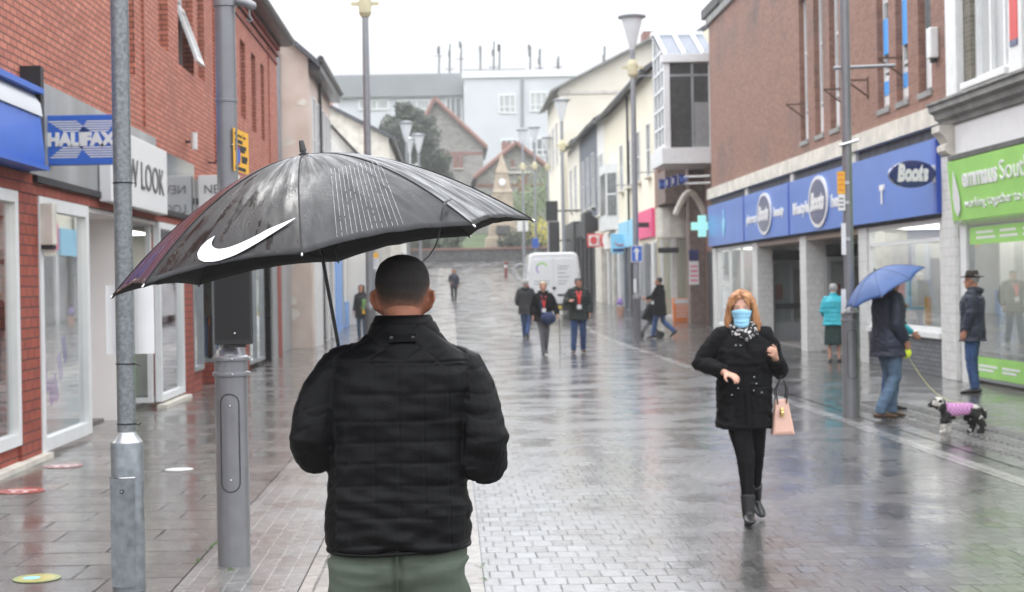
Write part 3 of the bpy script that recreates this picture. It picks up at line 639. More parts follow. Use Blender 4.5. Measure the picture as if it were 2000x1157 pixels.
o = thing('security_camera', 'white tube security camera on the red brick wall above the glossy fascia', 'camera', (XL+.03, 24.0, 3.95))
mb = MB(); mb.cyl((.1, 0, -.12), (.1, 0, .14), .055, n=14); mb.build('body', M['white_paint'], o, smooth=True); mb = MB(); mb.box(-.03, -.02, -.02, .06, .02, .02); mb.build('bracket', M['black_matt'], o)
o = thing('floodlight', 'dark floodlight on a tilted bracket on the red brick wall', 'floodlight', (XL+.03, 26.2, 4.0))
mb = MB(); mb.obox((.22, 0, .05), (.1, .22, .3), Matrix.Rotation(.4, 3, 'Y')); mb.build('lamp_head', M['black_matt'], o, bevel=.02); mb = MB(); mb.tube([(-.03, 0, -.2), (.1, 0, -.2), (.2, 0, -.05)], .015); mb.build('bracket', M['black_matt'], o)
# ---- signs on the left
def halifax():
    # projecting square sign facing down the street
    y = 15.55; a, b_ = W(86, 226, y), W(86, 323, y); x1 = a.x + (226-86)/3000*y*1.03
    o = thing('projecting_sign', 'blue projecting bank sign with a striped white X behind the word HALIFAX', 'sign', (0, 0, 0))
    z1, z0 = a.z, b_.z; x0 = a.x; wd, ht = x1-x0, z1-z0
    mb = MB(); mb.box(x0, y, z0, x1, y+.12, z1); mb.build('panel', M['sign_blue'], o, bevel=.006)
    mb = MB(); mb.box(x0-.06, y+.02, z0+.02, x0-.002, y+.1, z1-.02); mb.build('bracket', M['black_matt'], o)
    P = lambda u, v: V((x0 + u*wd, y-.004, z0 + v*ht))
    mb = MB()
    for k in range(5):
        t0 = k/5; tz = 1/5*.52
        for (ua, ub, ska, va, hb) in ((.05, .44, .26, .88, .24), (.58, .97, -.14, .88, .24)):   # upper two arms of the X
            f = lambda t: ska*t*.9
            za, zb = va - hb*t0, va - hb*(t0+tz)
            mb.quad(P(ua+f(t0), za), P(ub+f(t0)*.9, za), P(ub+f(t0+tz)*.9, zb), P(ua+f(t0+tz), zb))
        for (ua, ub, ska, va, hb) in ((.07, .44, .22, .14, .24), (.62, .99, -.18, .14, .24)):
            f = lambda t: ska*t*.9
            za, zb = va + hb*t0, va + hb*(t0+tz)
            mb.quad(P(ua+f(t0), za), P(ub+f(t0)*.5, za), P(ub+f(t0+tz)*.5, zb), P(ua+f(t0+tz), zb))
    mb.build('emblem', M['sign_white'], o)
    text('lettering', 'HALIFAX', ht*.34, M['sign_white'], P(.04, .395), (1, 0, 0), (0, 0, 1), o, .006, width=wd*.94, bold=.012)
halifax()
o = thing('shop_sign', 'white fascia sign with tall thin grey letters NEW LOOK', 'sign')
mb = MB(); mb.box(-4.04, 17.75, 2.68, -3.9, 21.28, 3.56); mb.build('panel', M['sign_white'], o, bevel=.01)
text('lettering', 'NEW LOOK', .50, M['sign_grey'], (-3.9, 18.0, 2.93), (0, 1, 0), (0, 0, 1), o, .012, width=3.0)
o = thing('projecting_sign', 'white projecting box sign with the words NEW and LOOK above each other', 'sign')
mb = MB(); mb.box(-4.0, 24.5, 2.72, -3.35, 24.66, 3.46); mb.build('panel', M['sign_white'], o, bevel=.01)
mb = MB(); mb.box(-4.09, 24.54, 3.0, -4.0, 24.62, 3.1); mb.build('bracket', M['black_matt'], o)
text('lettering', 'NEW', .2, M['sign_grey'], (-3.9, 24.497, 3.17), (1, 0, 0), (0, 0, 1), o, .004, width=.44); text('lettering', 'LOOK', .2, M['sign_grey'], (-3.9, 24.497, 2.86), (1, 0, 0), (0, 0, 1), o, .004, width=.46)
# ------------------------------------------------------------------ left side beyond the brick building
def gabled(name, label, x0, x1, y0, y1, ze, za, wallm, roofm, ridge='y', apex=None, base=None, over=.25):
    """house block; ridge along y shows its gable to the camera"""
    b = thing(name, label, 'building')
    z0 = base if base is not None else gz(y0) - .3
    ax = (x0+x1)/2 if apex is None else apex
    mb = MB()
    if ridge == 'y': mb.rings([[(x0, y, z0), (x1, y, z0), (x1, y, ze), (ax, y, za), (x0, y, ze)] for y in (y0, y1)])
    else:
        ay = (y0+y1)/2
        mb.rings([[(x, y0, z0), (x, y1, z0), (x, y1, ze), (x, ay, za), (x, y0, ze)] for x in (x0, x1)])
    mb.build('wall', M[wallm], b)
    mb = MB(); th = .16
    if ridge == 'y':
        for xe in (x0, x1):
            d = (xe - ax); s_ = 1 + over/abs(d)
            e = V((ax + d*s_, 0, za - (za-ze)*s_)); t_ = V((ax, 0, za))
            mb.rings([[(e.x, y, e.z+.01), (t_.x, y, t_.z+.01), (t_.x, y, t_.z+th), (e.x, y, e.z+th)] for y in (y0-over, y1+over)])
    else:
        ay = (y0+y1)/2
        for ye in (y0, y1):
            d = ye-ay; s_ = 1 + over/abs(d)
            mb.rings([[(x, ay+d*s_, za-(za-ze)*s_+.01), (x, ay, za+.01), (x, ay, za+th), (x, ay+d*s_, za-(za-ze)*s_+th)] for x in (x0-over, x1+over)])
    mb.build('roof', M[roofm], b)
    return b
b = gabled('rendered_house', 'pinkish rendered house with flaking gable end and dark eaves beside the red brick building', -9.5, -3.75, 41.5, 48.9, 7.85, 10.4, 'render_pink', 'slate', over=.3)
mb = MB(); mb.box(-3.76, 41.6, 7.5, -3.42, 49, 7.72); mb.tube([(-3.4, 41.4, 7.8), (-3.4, 49.1, 7.8)], .09, 8); mb.build('gutter', M['gutter'], b)
for y in (42.4, 43.6, 45.2, 46.6, 47.8): window(b, 'y', -3.75, y, y+.7, 4.6, 6.9, depth=.05, bars_z=(.5,), mf='white_upvc', mp='pane_mid')
mb = MB(); mb.tube([(-4.55, 41.42, .0), (-4.55, 41.42, 8.0)], .055, 8); mb.build('drainpipe', M['lamp_grey'], b)
mb = MB(); mb.tube([(-3.7, 44.6, .0), (-3.7, 44.6, 7.6)], .05, 8); mb.build('drainpipe', M['black_paint'], b)
for k in range(13):
    mb = MB(); z = random.uniform(.5, 7); x = random.uniform(-4.5, -3.9); r = random.uniform(.06, .2)
    mb.rings([[(x + r*random.uniform(.6, 1.6)*math.cos(a), yy, z + r*random.uniform(.4, 1)*math.sin(a)) for a in [2*PI*j/9 for j in range(9)]] for yy in (41.499, 41.494 - .0002*k)]); mb.build('bare_patch', M['stone_cream'], b)
for bx_ in ((-3.75, 42.2, 0, -3.68, 44.3, 2.9), (-3.75, 46.0, 0, -3.66, 46.4, 3.2), (-3.75, 48.2, 0, -3.66, 48.6, 3.2)): MB().box(*bx_).build('door_surround', M['white_paint'], b)
mb = MB(); mb.box(-3.75, 44.8, .1, -3.7, 45.9, 2.5); mb.box(-3.75, 46.5, .1, -3.7, 48.1, 2.5); mb.build('shopfront_glass', M['pane_mid'], b)
mb = MB(); mb.box(-4.75, 37.02, 0, -4.3, 41.4, 3.3); mb.build('side_wall', M['cladding'], b)
b = gabled('white_house', 'small white gabled house with thick black bargeboards on the left', -6.6, -3.05, 56, 59.5, 6.1, 7.7, 'render_white', 'gutter', apex=-4.5, over=.35)
b = thing('blue_shop', 'terraced shop with light blue and white shopfront on the left', 'building')
mb = MB(); mb.box(-8, 49, -.2, -3.78, 55.9, 6.4); mb.build('wall', M['render_white'], b)
mb = MB(); mb.box(-3.78, 50.0, 0, -3.72, 52.8, 3.4); mb.box(-3.78, 54, 0, -3.70, 55.8, 1.1); mb.build('shopfront', mat('light blue paint', (.18, .36, .72), .5), b)
mb = MB(); mb.box(-3.78, 53.2, .3, -3.73, 53.9, 3.2); mb.build('door', M['frame_grey'], b)
for y in (50, 52, 54): window(b, 'y', -3.78, y, y+.9, 4, 5.8, depth=.05, mp='pane_dark')
b = thing('navy_shop', 'narrow shop with navy columns and fascia below the cream gable', 'building')
mb = MB(); mb.box(-8, 60, 0, -3.6, 65.9, 6.2); mb.build('wall', M['render_white'], b)
mb = MB(); mb.box(-3.6, 60.1, .2, -3.5, 60.6, 3.2); mb.box(-3.6, 63, .2, -3.5, 63.5, 3.2); mb.box(-3.6, 65.2, .2, -3.5, 65.8, 3.2); mb.box(-3.6, 60.1, 3.2, -3.45, 65.8, 4.1); mb.build('shopfront', mat('navy paint', (.05, .08, .26), .5), b)
mb = MB(); mb.box(-3.6, 60.7, .3, -3.56, 62.9, 3.1); mb.box(-3.6, 63.6, .3, -3.56, 65.1, 3.1); mb.build('shopfront_glass', M['pane_mid'], b)
b = gabled('cream_house', 'cream brick gable house with an orange chimney stack and slate roof', -11, -2.55, 66, 80, 8.0, 9.9, 'stone_cream', 'slate', apex=-6.2)
c = MB(); c.box(-6.0, 66.2, 8.9, -5.05, 67.6, 10.4); c.box(-6.08, 66.12, 10.4, -4.97, 67.68, 10.6); ch = c.build('chimney', M['terracotta'], b)
for x in (-5.8, -5.2):
    c = MB(); c.lathe([(.14, 10.6), (.12, 11.0), (.15, 11.05), (.15, 11.12)], (x, 66.8, 0), 12); c.build('chimney_pot', M['terracotta'], ch)
b = gabled('shop_building', 'far left shop terrace with grey slate roof below the tree', -12, -3.0, 81, 108, 6.5, 8.5, 'render_white', 'slate', base=0)
mb = MB(); mb.box(-3.0, 81.2, 0, -2.9, 107, 3.6); mb.build('shopfront', M['render_grey'], b)
# ------------------------------------------------------------------ right side: charity shop building at the frame edge
XR = 8.0
def emmaus():
    b = thing('charity_shop', 'grey stone fronted charity shop with lime green fascia and white upper windows', 'building')
    mb = MB(); mb.box(XR+.0, 24.0, 0, XR-.12, 24.58, 3.55); mb.build('pilaster', M['tile_white'], b, bevel=.01)
    mb = MB(); wall_openings(mb, 12, 24.55, 4.3, 9.6, XR+.1, XR+.45, [(21.95, 23.75, 4.62, 8.2), (18.9, 21.1, 4.62, 8.2), (15.4, 17.8, 4.62, 8.2)]); mb.build('wall', M['brick_mossy'], b)
    for y in (24.05, 21.3, 18.2):
        mb = MB(); mb.box(XR+.099, y, 4.45, XR-.03, y+.5, 9.6); mb.build('pilaster', M['white_paint'], b, bevel=.01)
    for a, c in ((21.95, 23.75), (18.9, 21.1), (15.4, 17.8)):
        window(b, 'y', XR+.3, a, c, 4.62, 8.2, side=-1, depth=.12, bars_v=(.33, .66), fr=.1, mp='pane_pale', sill=None)
        mb = MB(); mb.box(XR+.12, a-.05, 4.52, XR-.06, c+.05, 4.62); mb.build('sill', M['white_paint'], b, bevel=.01)
    prof = [(0, 4.02), (-.10, 4.03), (-.12, 4.10), (-.2, 4.14), (-.22, 4.22), (-.3, 4.26), (-.3, 4.34), (-.34, 4.36), (-.34, 4.40), (.1, 4.46)]
    mb = MB(); mb.rings([[(XR + x, y, z) for x, z in prof] for y in (12, 24.62)]); mb.build('cornice', M['stone_grey'], b)
    prof = [(0, 3.56), (-.14, 3.56), (-.2, 3.62), (-.2, 3.7), (-.14, 3.74), (-.22, 3.86), (-.28, 3.92), (-.28, 4.02), (0, 4.02)]
    mb = MB(); mb.rings([[(XR + x, y, z) for x, z in prof] for y in (24.12, 24.52)]); mb.build('corbel', M['stone_cream'], b)
    mb = MB(); mb.box(XR+.02, 12, 3.52, XR-.05, 24.1, 4.018); mb.build('blank_fascia', M['sign_white'], b)
    mb = MB(); mb.box(XR+.02, 12, 3.44, XR-.2, 24.0, 3.515); mb.build('fascia_trim', M['stone_dark'], b)
    mb = MB(); mb.box(XR+.15, 12, 2.42, XR, 24.0, 2.5); mb.box(XR, 23.7, .0, XR-.04, 23.98, 2.44); mb.build('frame', M['white_paint'], b)
    window(b, 'y', XR+.06, 18, 23.68, .06, 2.4, side=-1, depth=.06, fr=.06, bars_v=(.55,), mf='frame_grey', mp='glass')
    mb = MB(); mb.box(XR-.012, 18, 2.12, XR-.004, 23.6, 2.38); mb.build('green_band', M['sign_green'], b)
    mb = MB(); mb.box(XR-.012, 18, .11, XR-.004, 23.6, .42); mb.build('green_vinyl', M['sign_green'], b)
    for yy, ln_ in ((23.3, .8), (22.3, .7), (21.4, .9)):
        for zz, k in ((.27, 1), (.21, .8), (2.28, .9), (2.20, 1)): mb = MB(); mb.box(XR-.016, yy-ln_*k, zz, XR-.0125, yy, zz+.035); mb.build('printed_line', M['sign_white'], b)
    mb = MB(); mb.box(XR+.25, 17, 2.49, XR+.6, 23.5, 2.512); mb.build('display_fill_light', M['lit_panel'], b)  # added strip behind the frame top, brightens the posters
    for y in (16, 19, 21, 22.6): mb = MB(); mb.box(XR+.6, y, 2.44, XR+2.4, y+.3, 2.48); mb.build('shop_and_fill_light', M['lit_panel'], b)  # added ceiling panels that brighten this interior
    mb = MB(); mb.box(XR+3, 12, 0, XR+3.1, 24.5, 2.6); mb.box(XR+.2, 24.4, 0, XR+3, 24.5, 2.6); mb.box(XR+.2, 12, 2.52, XR+3, 24.4, 2.6); mb.build('room', M['inside_pale'], b)
    mb = MB(); mb.box(XR+.2, 12, 0, XR+3, 24.4, .04); mb.build('room_floor', M['inside_floor'], b)
    for y, z, h_, d, mm in ((23.2, .3, 1.9, .6, 'inside_pale'), (22.6, .1, 1.5, 1.6, 'inside_beige'), (21.9, .5, 1.7, 1.2, 'office'), (21.2, .1, 1.3, 1.0, 'inside_dark'), (22.3, .9, 1.2, 2.2, 'sign_sky')):
        mb = MB(); mb.box(XR+d*.5, y, z, XR+d*.5+.45, y+.03, z+h_); mb.build('poster', M[mm], b)
    mb = MB(); mb.box(XR-.032, 21.42, 4.95, XR-.045, 21.7, 5.6, 0); mb.build('red_banner', M['sign_red'], b); mb = MB(); mb.box(XR-.032, 21.42, 4.86, XR-.045, 21.7, 4.948); mb.build('navy_banner', M['oval_navy'], b)
    # green fascia sign
    s_ = thing('shop_sign', 'lime green fascia sign with white lettering and a white logo drop', 'sign')
    mb = MB(); mb.rings([[(XR-.06, y, 2.5), (XR-.14, y, 2.5), (XR-.22, y, 3.42), (XR-.06, y, 3.42)] for y in (14, 23.98)]); mb.build('panel', M['sign_green'], s_)
    up = V((-.08, 0, .92)).normalized(); off = lambda z: XR-.146-.08*(z-2.5)/.92
    text('lettering', 'emmaus', .40, M['sign_white'], (off(3.0), 23.35, 3.0), (0, -1, 0), up, s_, .006, width=1.5, bold=.012)
    text('lettering', 'South Wales', .40, M['sign_white'], (off(3.0), 21.75, 3.0), (0, -1, 0), up, s_, .006, width=2.6)
    text('lettering', 'working together to end homelessness', .2, M['sign_white'], (off(2.68), 23.35, 2.68), (0, -1, 0), up, s_, .006, width=4.4)
    pts = [(0, .85), (.10, .62), (.2, .35), (.17, .12), (0, 0), (-.17, .12), (-.2, .35), (-.10, .62)]
    mb = MB(); mb.prism(pts, 0, .01, lambda p, q, t: V((off(2.55+q) - .004 - t, 23.66 - p*.75, 2.56 + q*.82))); mb.build('logo', M['sign_white'], s_)
emmaus()
def boots():
    b = thing('brick_chemist', 'weathered brown brick chemist building with white band and tall narrow windows', 'building')
    sl = [(34.1, 34.85), (32.7, 33.45), (31.35, 32.1), (27.8, 28.55), (26.65, 27.35), (25.35, 26.05)]
    holes = [(a, c, 4.74, 7.95) for a, c in sl]
    mb = MB(); wall_openings(mb, 24.6, 46.8, 4.41, 9.4, XR, XR+.35, holes); mb.box(XR+.35, 46.45, 4.41, XR+9, 46.8, 9.4); mb.box(XR+.35, 24.6, 4.41, XR+9, 24.9, 9.4); wl = mb.build('wall', M['brick_brown'], b)
    mb = MB(); mb.box(XR-.08, 24.6, 9.4, XR+.5, 46.88, 9.6); mb.box(XR+.5, 46.3, 9.4, XR+9, 46.88, 9.6); mb.build('coping', M['stone_grey'], b)
    mb = MB(); mb.box(XR-.14, 24.62, 4.09, XR+.3, 46.85, 4.405); mb.build('band', M['stone_cream'], b)
    mb = MB(); mb.box(XR-.02, 24.62, 2.60, XR+.3, 46.8, 4.085); mb.build('beam', M['stone_dark'], b)
    for y in (30.0, 35.45, 40.9): 
        mb = MB(); mb.box(XR-.09, y-.14, 3.88, XR-.022, y+.14, 4.085); mb.build('support', M['stone_cream'], b)
    for i, (a, c) in enumerate(sl):
        w_ = window(b, 'y', XR+.20, a, c, 4.74, 7.95, side=-1, fr=.07, bars_z=(.22, .62), mp='pane_mid', mf='frame_grey' if i > 4 else 'white_upvc', depth=.08)
        mb = MB(); mb.box(XR+.2, a-.03, 4.64, XR-.03, c+.03, 4.738); mb.build('sill', M['stone_grey'], b)
        mb = MB(); mb.box(XR+.115, a+.07, 4.82, XR+.12, c-.07, 5.35); mb.build('blind', M['sign_white'], b)
        if i in (3, 4):
            for z0, z1 in ((5.0, 5.25), (5.75, 6.55 if i == 4 else 6.4)):
                mb = MB(); mb.box(XR+.10, a+.12, z0, XR+.11, c-.08, z1); mb.build('poster', M['sign_bright_blue'], b)
    # ground floor
    for y0, y1, d in ((34.5, 35.1, .4), (40.0, 40.62, .4), (29.45, 30.05, .3), (46.05, 46.79, .35), (24.64, 25.05, .3)):
        mb = MB(); mb.box(XR-.012, y0, 0, XR+d, y1, 2.6); mb.build('pillar', M['tile_white'], b, bevel=.008)
    mb = MB(); mb.box(XR, 25.06, 0, XR+.2, 29.44, .62); mb.build('stall_riser', M['brick_grey'], b)
    mb = MB(); mb.box(XR-.05, 25.06, .622, XR+.2, 29.44, .71); mb.build('sill', M['white_paint'], b)
    window(b, 'y', XR+.1, 25.07, 29.43, .715, 2.595, side=-1, fr=.08, bars_z=(.82,), bars_v=(), mf='white_upvc', mp='glass', depth=.08)
    window(b, 'y', XR+.1, 40.64, 46.03, .3, 2.595, side=-1, fr=.08, bars_v=(.33, .66), mf='white_upvc', mp='glass', depth=.08)
    mb = MB(); mb.box(XR, 40.63, 0, XR+.2, 46.04, .3); mb.build('stall_riser', M['tile_white'], b)
    for y0, y1 in ((30.06, 34.49), (35.11, 39.99)):
        mb = MB(); mb.box(XR+1.55, y0, 2.1, XR+1.65, y1, 2.42); mb.build('door_header', M['black_matt'], b)
        n = 3
        for k in range(n):
            a = y0 + (y1-y0)*k/n + .03; c = y0 + (y1-y0)*(k+1)/n - .03
            w_ = window(b, 'y', XR+1.6, a, c, .03, 2.1, side=-1, fr=.09, bars_z=(.42,), mf='frame_grey', mp='glass_dim', depth=.06, name='door')
            mb = MB(); mb.box(XR+1.52, a+.09, .86, XR+1.535, c-.09, 1.02); mb.build('push_bar', M['black_matt'], w_)
            mb = MB(); mb.box(XR+1.56, a+.09, .11, XR+1.58, c-.09, .5); mb.build('kick_panel', M['frame_grey'], w_)
        mb = MB(); mb.box(XR+.01, y0, 2.5, XR+1.7, y1, 2.598); mb.build('soffit', M['inside_beige'], b)
    for bx_ in ((XR+.41, 34.5, 0, XR+1.6, 34.6, 2.5), (XR+.41, 40.5, 0, XR+1.6, 40.6, 2.5), (XR+.31, 29.5, 0, XR+1.6, 29.6, 2.5)): MB().box(*bx_).build('lobby_wall', M['inside_pale'], b)
    for yd in (34.42, 40.42):
        w_ = window(b, 'x', yd, XR+.43, XR+1.5, .03, 2.1, fr=.08, bars_z=(.42,), bars_v=(.5,), mf='frame_grey', mp='glass_dim', depth=.06)
        mb = MB(); mb.box(XR+.52, yd-.085, .86, XR+1.42, yd-.066, 1.0); mb.build('push_bar', M['black_matt'], w_); mb = MB(); mb.box(XR+.52, yd-.055, .12, XR+1.42, yd-.042, .5); mb.build('kick_panel', M['frame_grey'], w_)
        mb = MB(); mb.box(XR+.42, yd-.06, 2.12, XR+1.55, yd, 2.4); mb.build('door_header', M['black_matt'], b); mb = MB(); mb.box(XR+.55, yd+.05, 1.1, XR+.75, yd+.07, 1.5); mb.build('poster', M['sign_red'], b); mb = MB(); mb.box(XR+1.05, yd+.05, .6, XR+1.35, yd+.07, 1.9); mb.build('poster', M['inside_beige'], b)
    mb = MB(); mb.box(XR+6, 24.7, 0, XR+6.1, 46.7, 2.7); mb.box(XR+.2, 24.92, 2.6, XR+6, 46.4, 2.68); mb.box(XR+.36, 46.2, 0, XR+6, 46.3, 2.6); mb.box(XR+.31, 29.7, 0, XR+6, 29.76, 2.6); mb.box(XR+.31, 40.7, 0, XR+6, 40.76, 2.6); mb.build('room', M['inside_pale'], b)
    mb = MB(); mb.box(XR+.3, 24.92, 0, XR+6, 46.4, .03); mb.build('room_floor', M['inside_floor'], b)
    rnd = random.Random(9); cols = ['sign_white', 'sign_sky', 'inside_pale', 'sign_white', 'stone_cream', 'sign_red', 'office', 'pane_pale', 'sign_yellow']
    for y in np.arange(25.3, 29.2, .38): 
        z = rnd.uniform(.72, 1.2); mb = MB(); mb.box(XR+.28, y, z, XR+rnd.uniform(.5, 1.1), y+.03, z+rnd.uniform(.4, 1.2)); mb.build('poster', M[rnd.choice(cols)], b)
    for y in np.arange(31, 46, .8):
        z = rnd.uniform(.1, .6); mb = MB(); mb.box(XR+rnd.uniform(2.4, 4), y, z, XR+4.1, y+rnd.uniform(.3, .7), z+rnd.uniform(.6, 1.5)); mb.build('display_unit', M[rnd.choice(cols)], b)
    for y0, y1 in ((25.15, 29.35), (40.75, 45.95)): mb = MB(); mb.box(XR+.22, y0, 2.56, XR+.6, y1, 2.59); mb.build('display_fill_light', M['lit_panel'], b)  # added strips out of sight, light the display from above
    for y in (25.6, 27, 28.4, 31.5, 33.3, 36.5, 38.5, 41.5, 43, 44.8):
        mb = MB(); mb.box(XR+(.5 if y < 30 or y > 41 else 1.9), y, 2.53, XR+3, y+.45, 2.57); mb.build('shop_and_fill_light', M['lit_panel'], b)  # shop ceiling lights, panels added and enlarged to brighten the room
    mb = MB(); mb.box(XR-.02, 37.9, .75, XR-.021, 37.9, 1.3)
    # four blue fascia panels with their lettering
    s_ = thing('shop_sign', 'long blue fascia of the chemist with white oval emblems and white lettering', 'sign')
    div = [24.68, 30.0, 35.45, 40.9, 46.6]
    for i in range(4):
        mb = MB(); mb.box(XR-.16, div[i]+.12, 2.66, XR-.03, div[i+1]-.0, 3.87); mb.build('panel', M['fascia_blue'], s_)
        mb = MB(); mb.box(XR-.175, div[i]-.02, 2.655, XR-.03, div[i]+.118, 3.875); mb.build('divider', M['fascia_edge'], s_)
    X = XR-.165; nx, uz = (0, -1, 0), (0, 0, 1)
    def oval(yc, zc, a, h_):
        P = lambda rr, d: [V((X-d, yc + a*rr*math.cos(2*PI*j/40), zc + h_*rr*math.sin(2*PI*j/40))) for j in range(40)]
        mb = MB(); mb.rings([P(1, 0), P(1, .03)]); e = mb.build('oval_rim', M['sign_white'], s_)
        mb = MB(); mb.rings([P(.86, .03), P(.86, .04)]); e = mb.build('oval_face', M['oval_navy'], s_)
        text('lettering', 'Boots', h_*.9, M['sign_white'], (X-.045, yc + a*.72, zc - h_*.28), nx, uz, s_, .004, width=a*1.45, bold=.025, shear=.3)
    oval(38.15, 3.27, .85, .52); oval(32.55, 3.27, .85, .55)
    text('lettering', 'pharmacy', .30, M['sign_white'], (X, 40.5, 3.12), nx, uz, s_, .01, width=1.35, bold=.01)
    text('lettering', 'beauty', .30, M['sign_white'], (X, 37.1, 3.16), nx, uz, s_, .01, width=1.1, bold=.01)
    text('lettering', 'lifestyle', .36, M['sign_white'], (X, 35.0, 3.1), nx, uz, s_, .01, width=1.55, bold=.01)
    text('lettering', 'health', .36, M['sign_white'], (X, 31.5, 3.1), nx, uz, s_, .01, width=1.3, bold=.01)
    mb = MB(); mb.prism([(-.02, 0), (.02, 0), (.13, .3), (.13, .45), (.05, .55), (.05, .8), (-.05, .8), (-.05, .55), (-.13, .45), (-.13, .3)], 0, .012, lambda p, q, t: V((X-t, 43.9-p*1.5, 2.86+q))); mb.build('bottle_emblem', M['sign_sky'], s_)
    text('lettering', 'T', .42, M['sign_white'], (X, 27.95, 3.0), nx, uz, s_, .01, bold=.03)
    # projecting oval sign
    o = thing('projecting_sign', 'navy oval projecting sign with white script lettering over the blue fascia', 'sign')
    Y = 24.66; c = W(1783, 340, Y); a = 45/3000*Y; h_ = 27/3000*Y
    P = lambda d, rr=1: [V((c.x + a*rr*math.cos(2*PI*j/40), Y + d, c.z + h_*rr*math.sin(2*PI*j/40) )) for j in range(40)]
    mb = MB(); mb.rings([P(0, .96), P(.02, 1), P(.13, 1), P(.15, .96)]); mb.build('oval', M['oval_navy'], o)
    text('lettering', 'Boots', .36, M['sign_white'], (c.x-a*.68, Y-.004, c.z-.10), (1, 0, 0), (-.1, 0, 1), o, .004, width=a*1.4, bold=.022, shear=.35)
    mb = MB(); mb.box(c.x-a*.1, Y-.006, c.z-h_*.52, c.x+a*.62, Y-.002, c.z-h_*.42); mb.build('flourish', M['sign_white'], o)
    mb = MB(); mb.box(c.x+a*.9, Y+.03, c.z-.14, XR-.17, Y+.12, c.z+.14); mb.build('bracket', M['sign_white'], o)
    # rusty brackets on the wall
    for y, z in ((34.4, 5.55), (30.95, 5.45), (29.2, 5.4), (27.0, 5.5)):
        o = thing('wall_bracket', {34.4: 'rusty triangular bracket left of the tall window group', 30.95: 'rusty triangular bracket half hidden behind the grey lamp column', 29.2: 'rusty triangular bracket with a yellow tip beside the blue poster window', 27.0: 'rusty triangular bracket beside the last blue poster window'}[y], 'bracket', (XR, y, z), group='rusty brackets on the brown brick wall')
        mb = MB(); mb.tube([(0, 0, 0), (-.42, 0, 0)], .018, 6); mb.tube([(0, 0, -.32), (-.42, 0, 0)], .018, 6); mb.box(-.02, -.03, -.36, .003, .03, .06); mb.build('arm', mat('rust', (.10, .05, .03), .8), o)
    o = thing('alarm_box', 'white alarm box on brown brick beside the last tall window', 'alarm box', (XR, 25.05, 5.45)); mb = MB(); mb.box(-.14, -.1, -.25, -.002, .13, .25); mb.build('case', M['white_paint'], o, bevel=.02); mb = MB(); mb.cyl((-.07, 0, -.32), (-.07, 0, -.25), .05); mb.build('sounder', M['black_matt'], o)
    # lit pharmacy cross
    o = thing('pharmacy_cross', 'mint green lit pharmacy cross on the corner of the chemist', 'sign')
    Y = 46.7; c = W(1371, 442, Y); u = 21/3000*Y; q = .36
    pts = [(-q, -1), (q, -1), (q, -q), (1, -q), (1, q), (q, q), (q, 1), (-q, 1), (-q, q), (-1, q), (-1, -q), (-q, -q)]
    mb = MB(); mb.prism([(p*u, r*u) for p, r in pts], 0, .14, lambda p, r, t: V((c.x+p, Y-.1+t, c.z+r))); mb.build('cross', M['sign_mint'], o)
    mb = MB(); mb.box(c.x+u, Y-.07, c.z-.12, XR, Y+.03, c.z+.12); mb.build('bracket', M['oval_navy'], o)
    # letter cubes on two bars
    o = thing('projecting_sign', 'row of navy letter blocks on two white bars off the brick corner', 'sign')
    Y = 46.9
    for k, ch in enumerate('HIIW'):
        p = W(1293 + k*12.5, 360-3.2*k, Y); mb = MB(); mb.box(p.x-.085, Y, p.z-.16, p.x+.085, Y+.2, p.z+.16); mb.build('letter_block', M['oval_navy'], o, bevel=.01)
        text('lettering', ch, .26, M['sign_white'] if ch == 'I' else M['fascia_blue'], (p.x-.06, Y-.003, p.z-.09), (1, 0, 0), (0, 0, 1), o, .003)
    for py in (345.5, 359):
        p, q = W(1338, py, Y), W(1384, py-3, Y); mb = MB(); mb.tube([(p.x-.1, Y+.1, p.z), (XR, Y+.1, p.z+.02)], .03, 8); mb.build('bar', M['white_paint'], o)
boots()
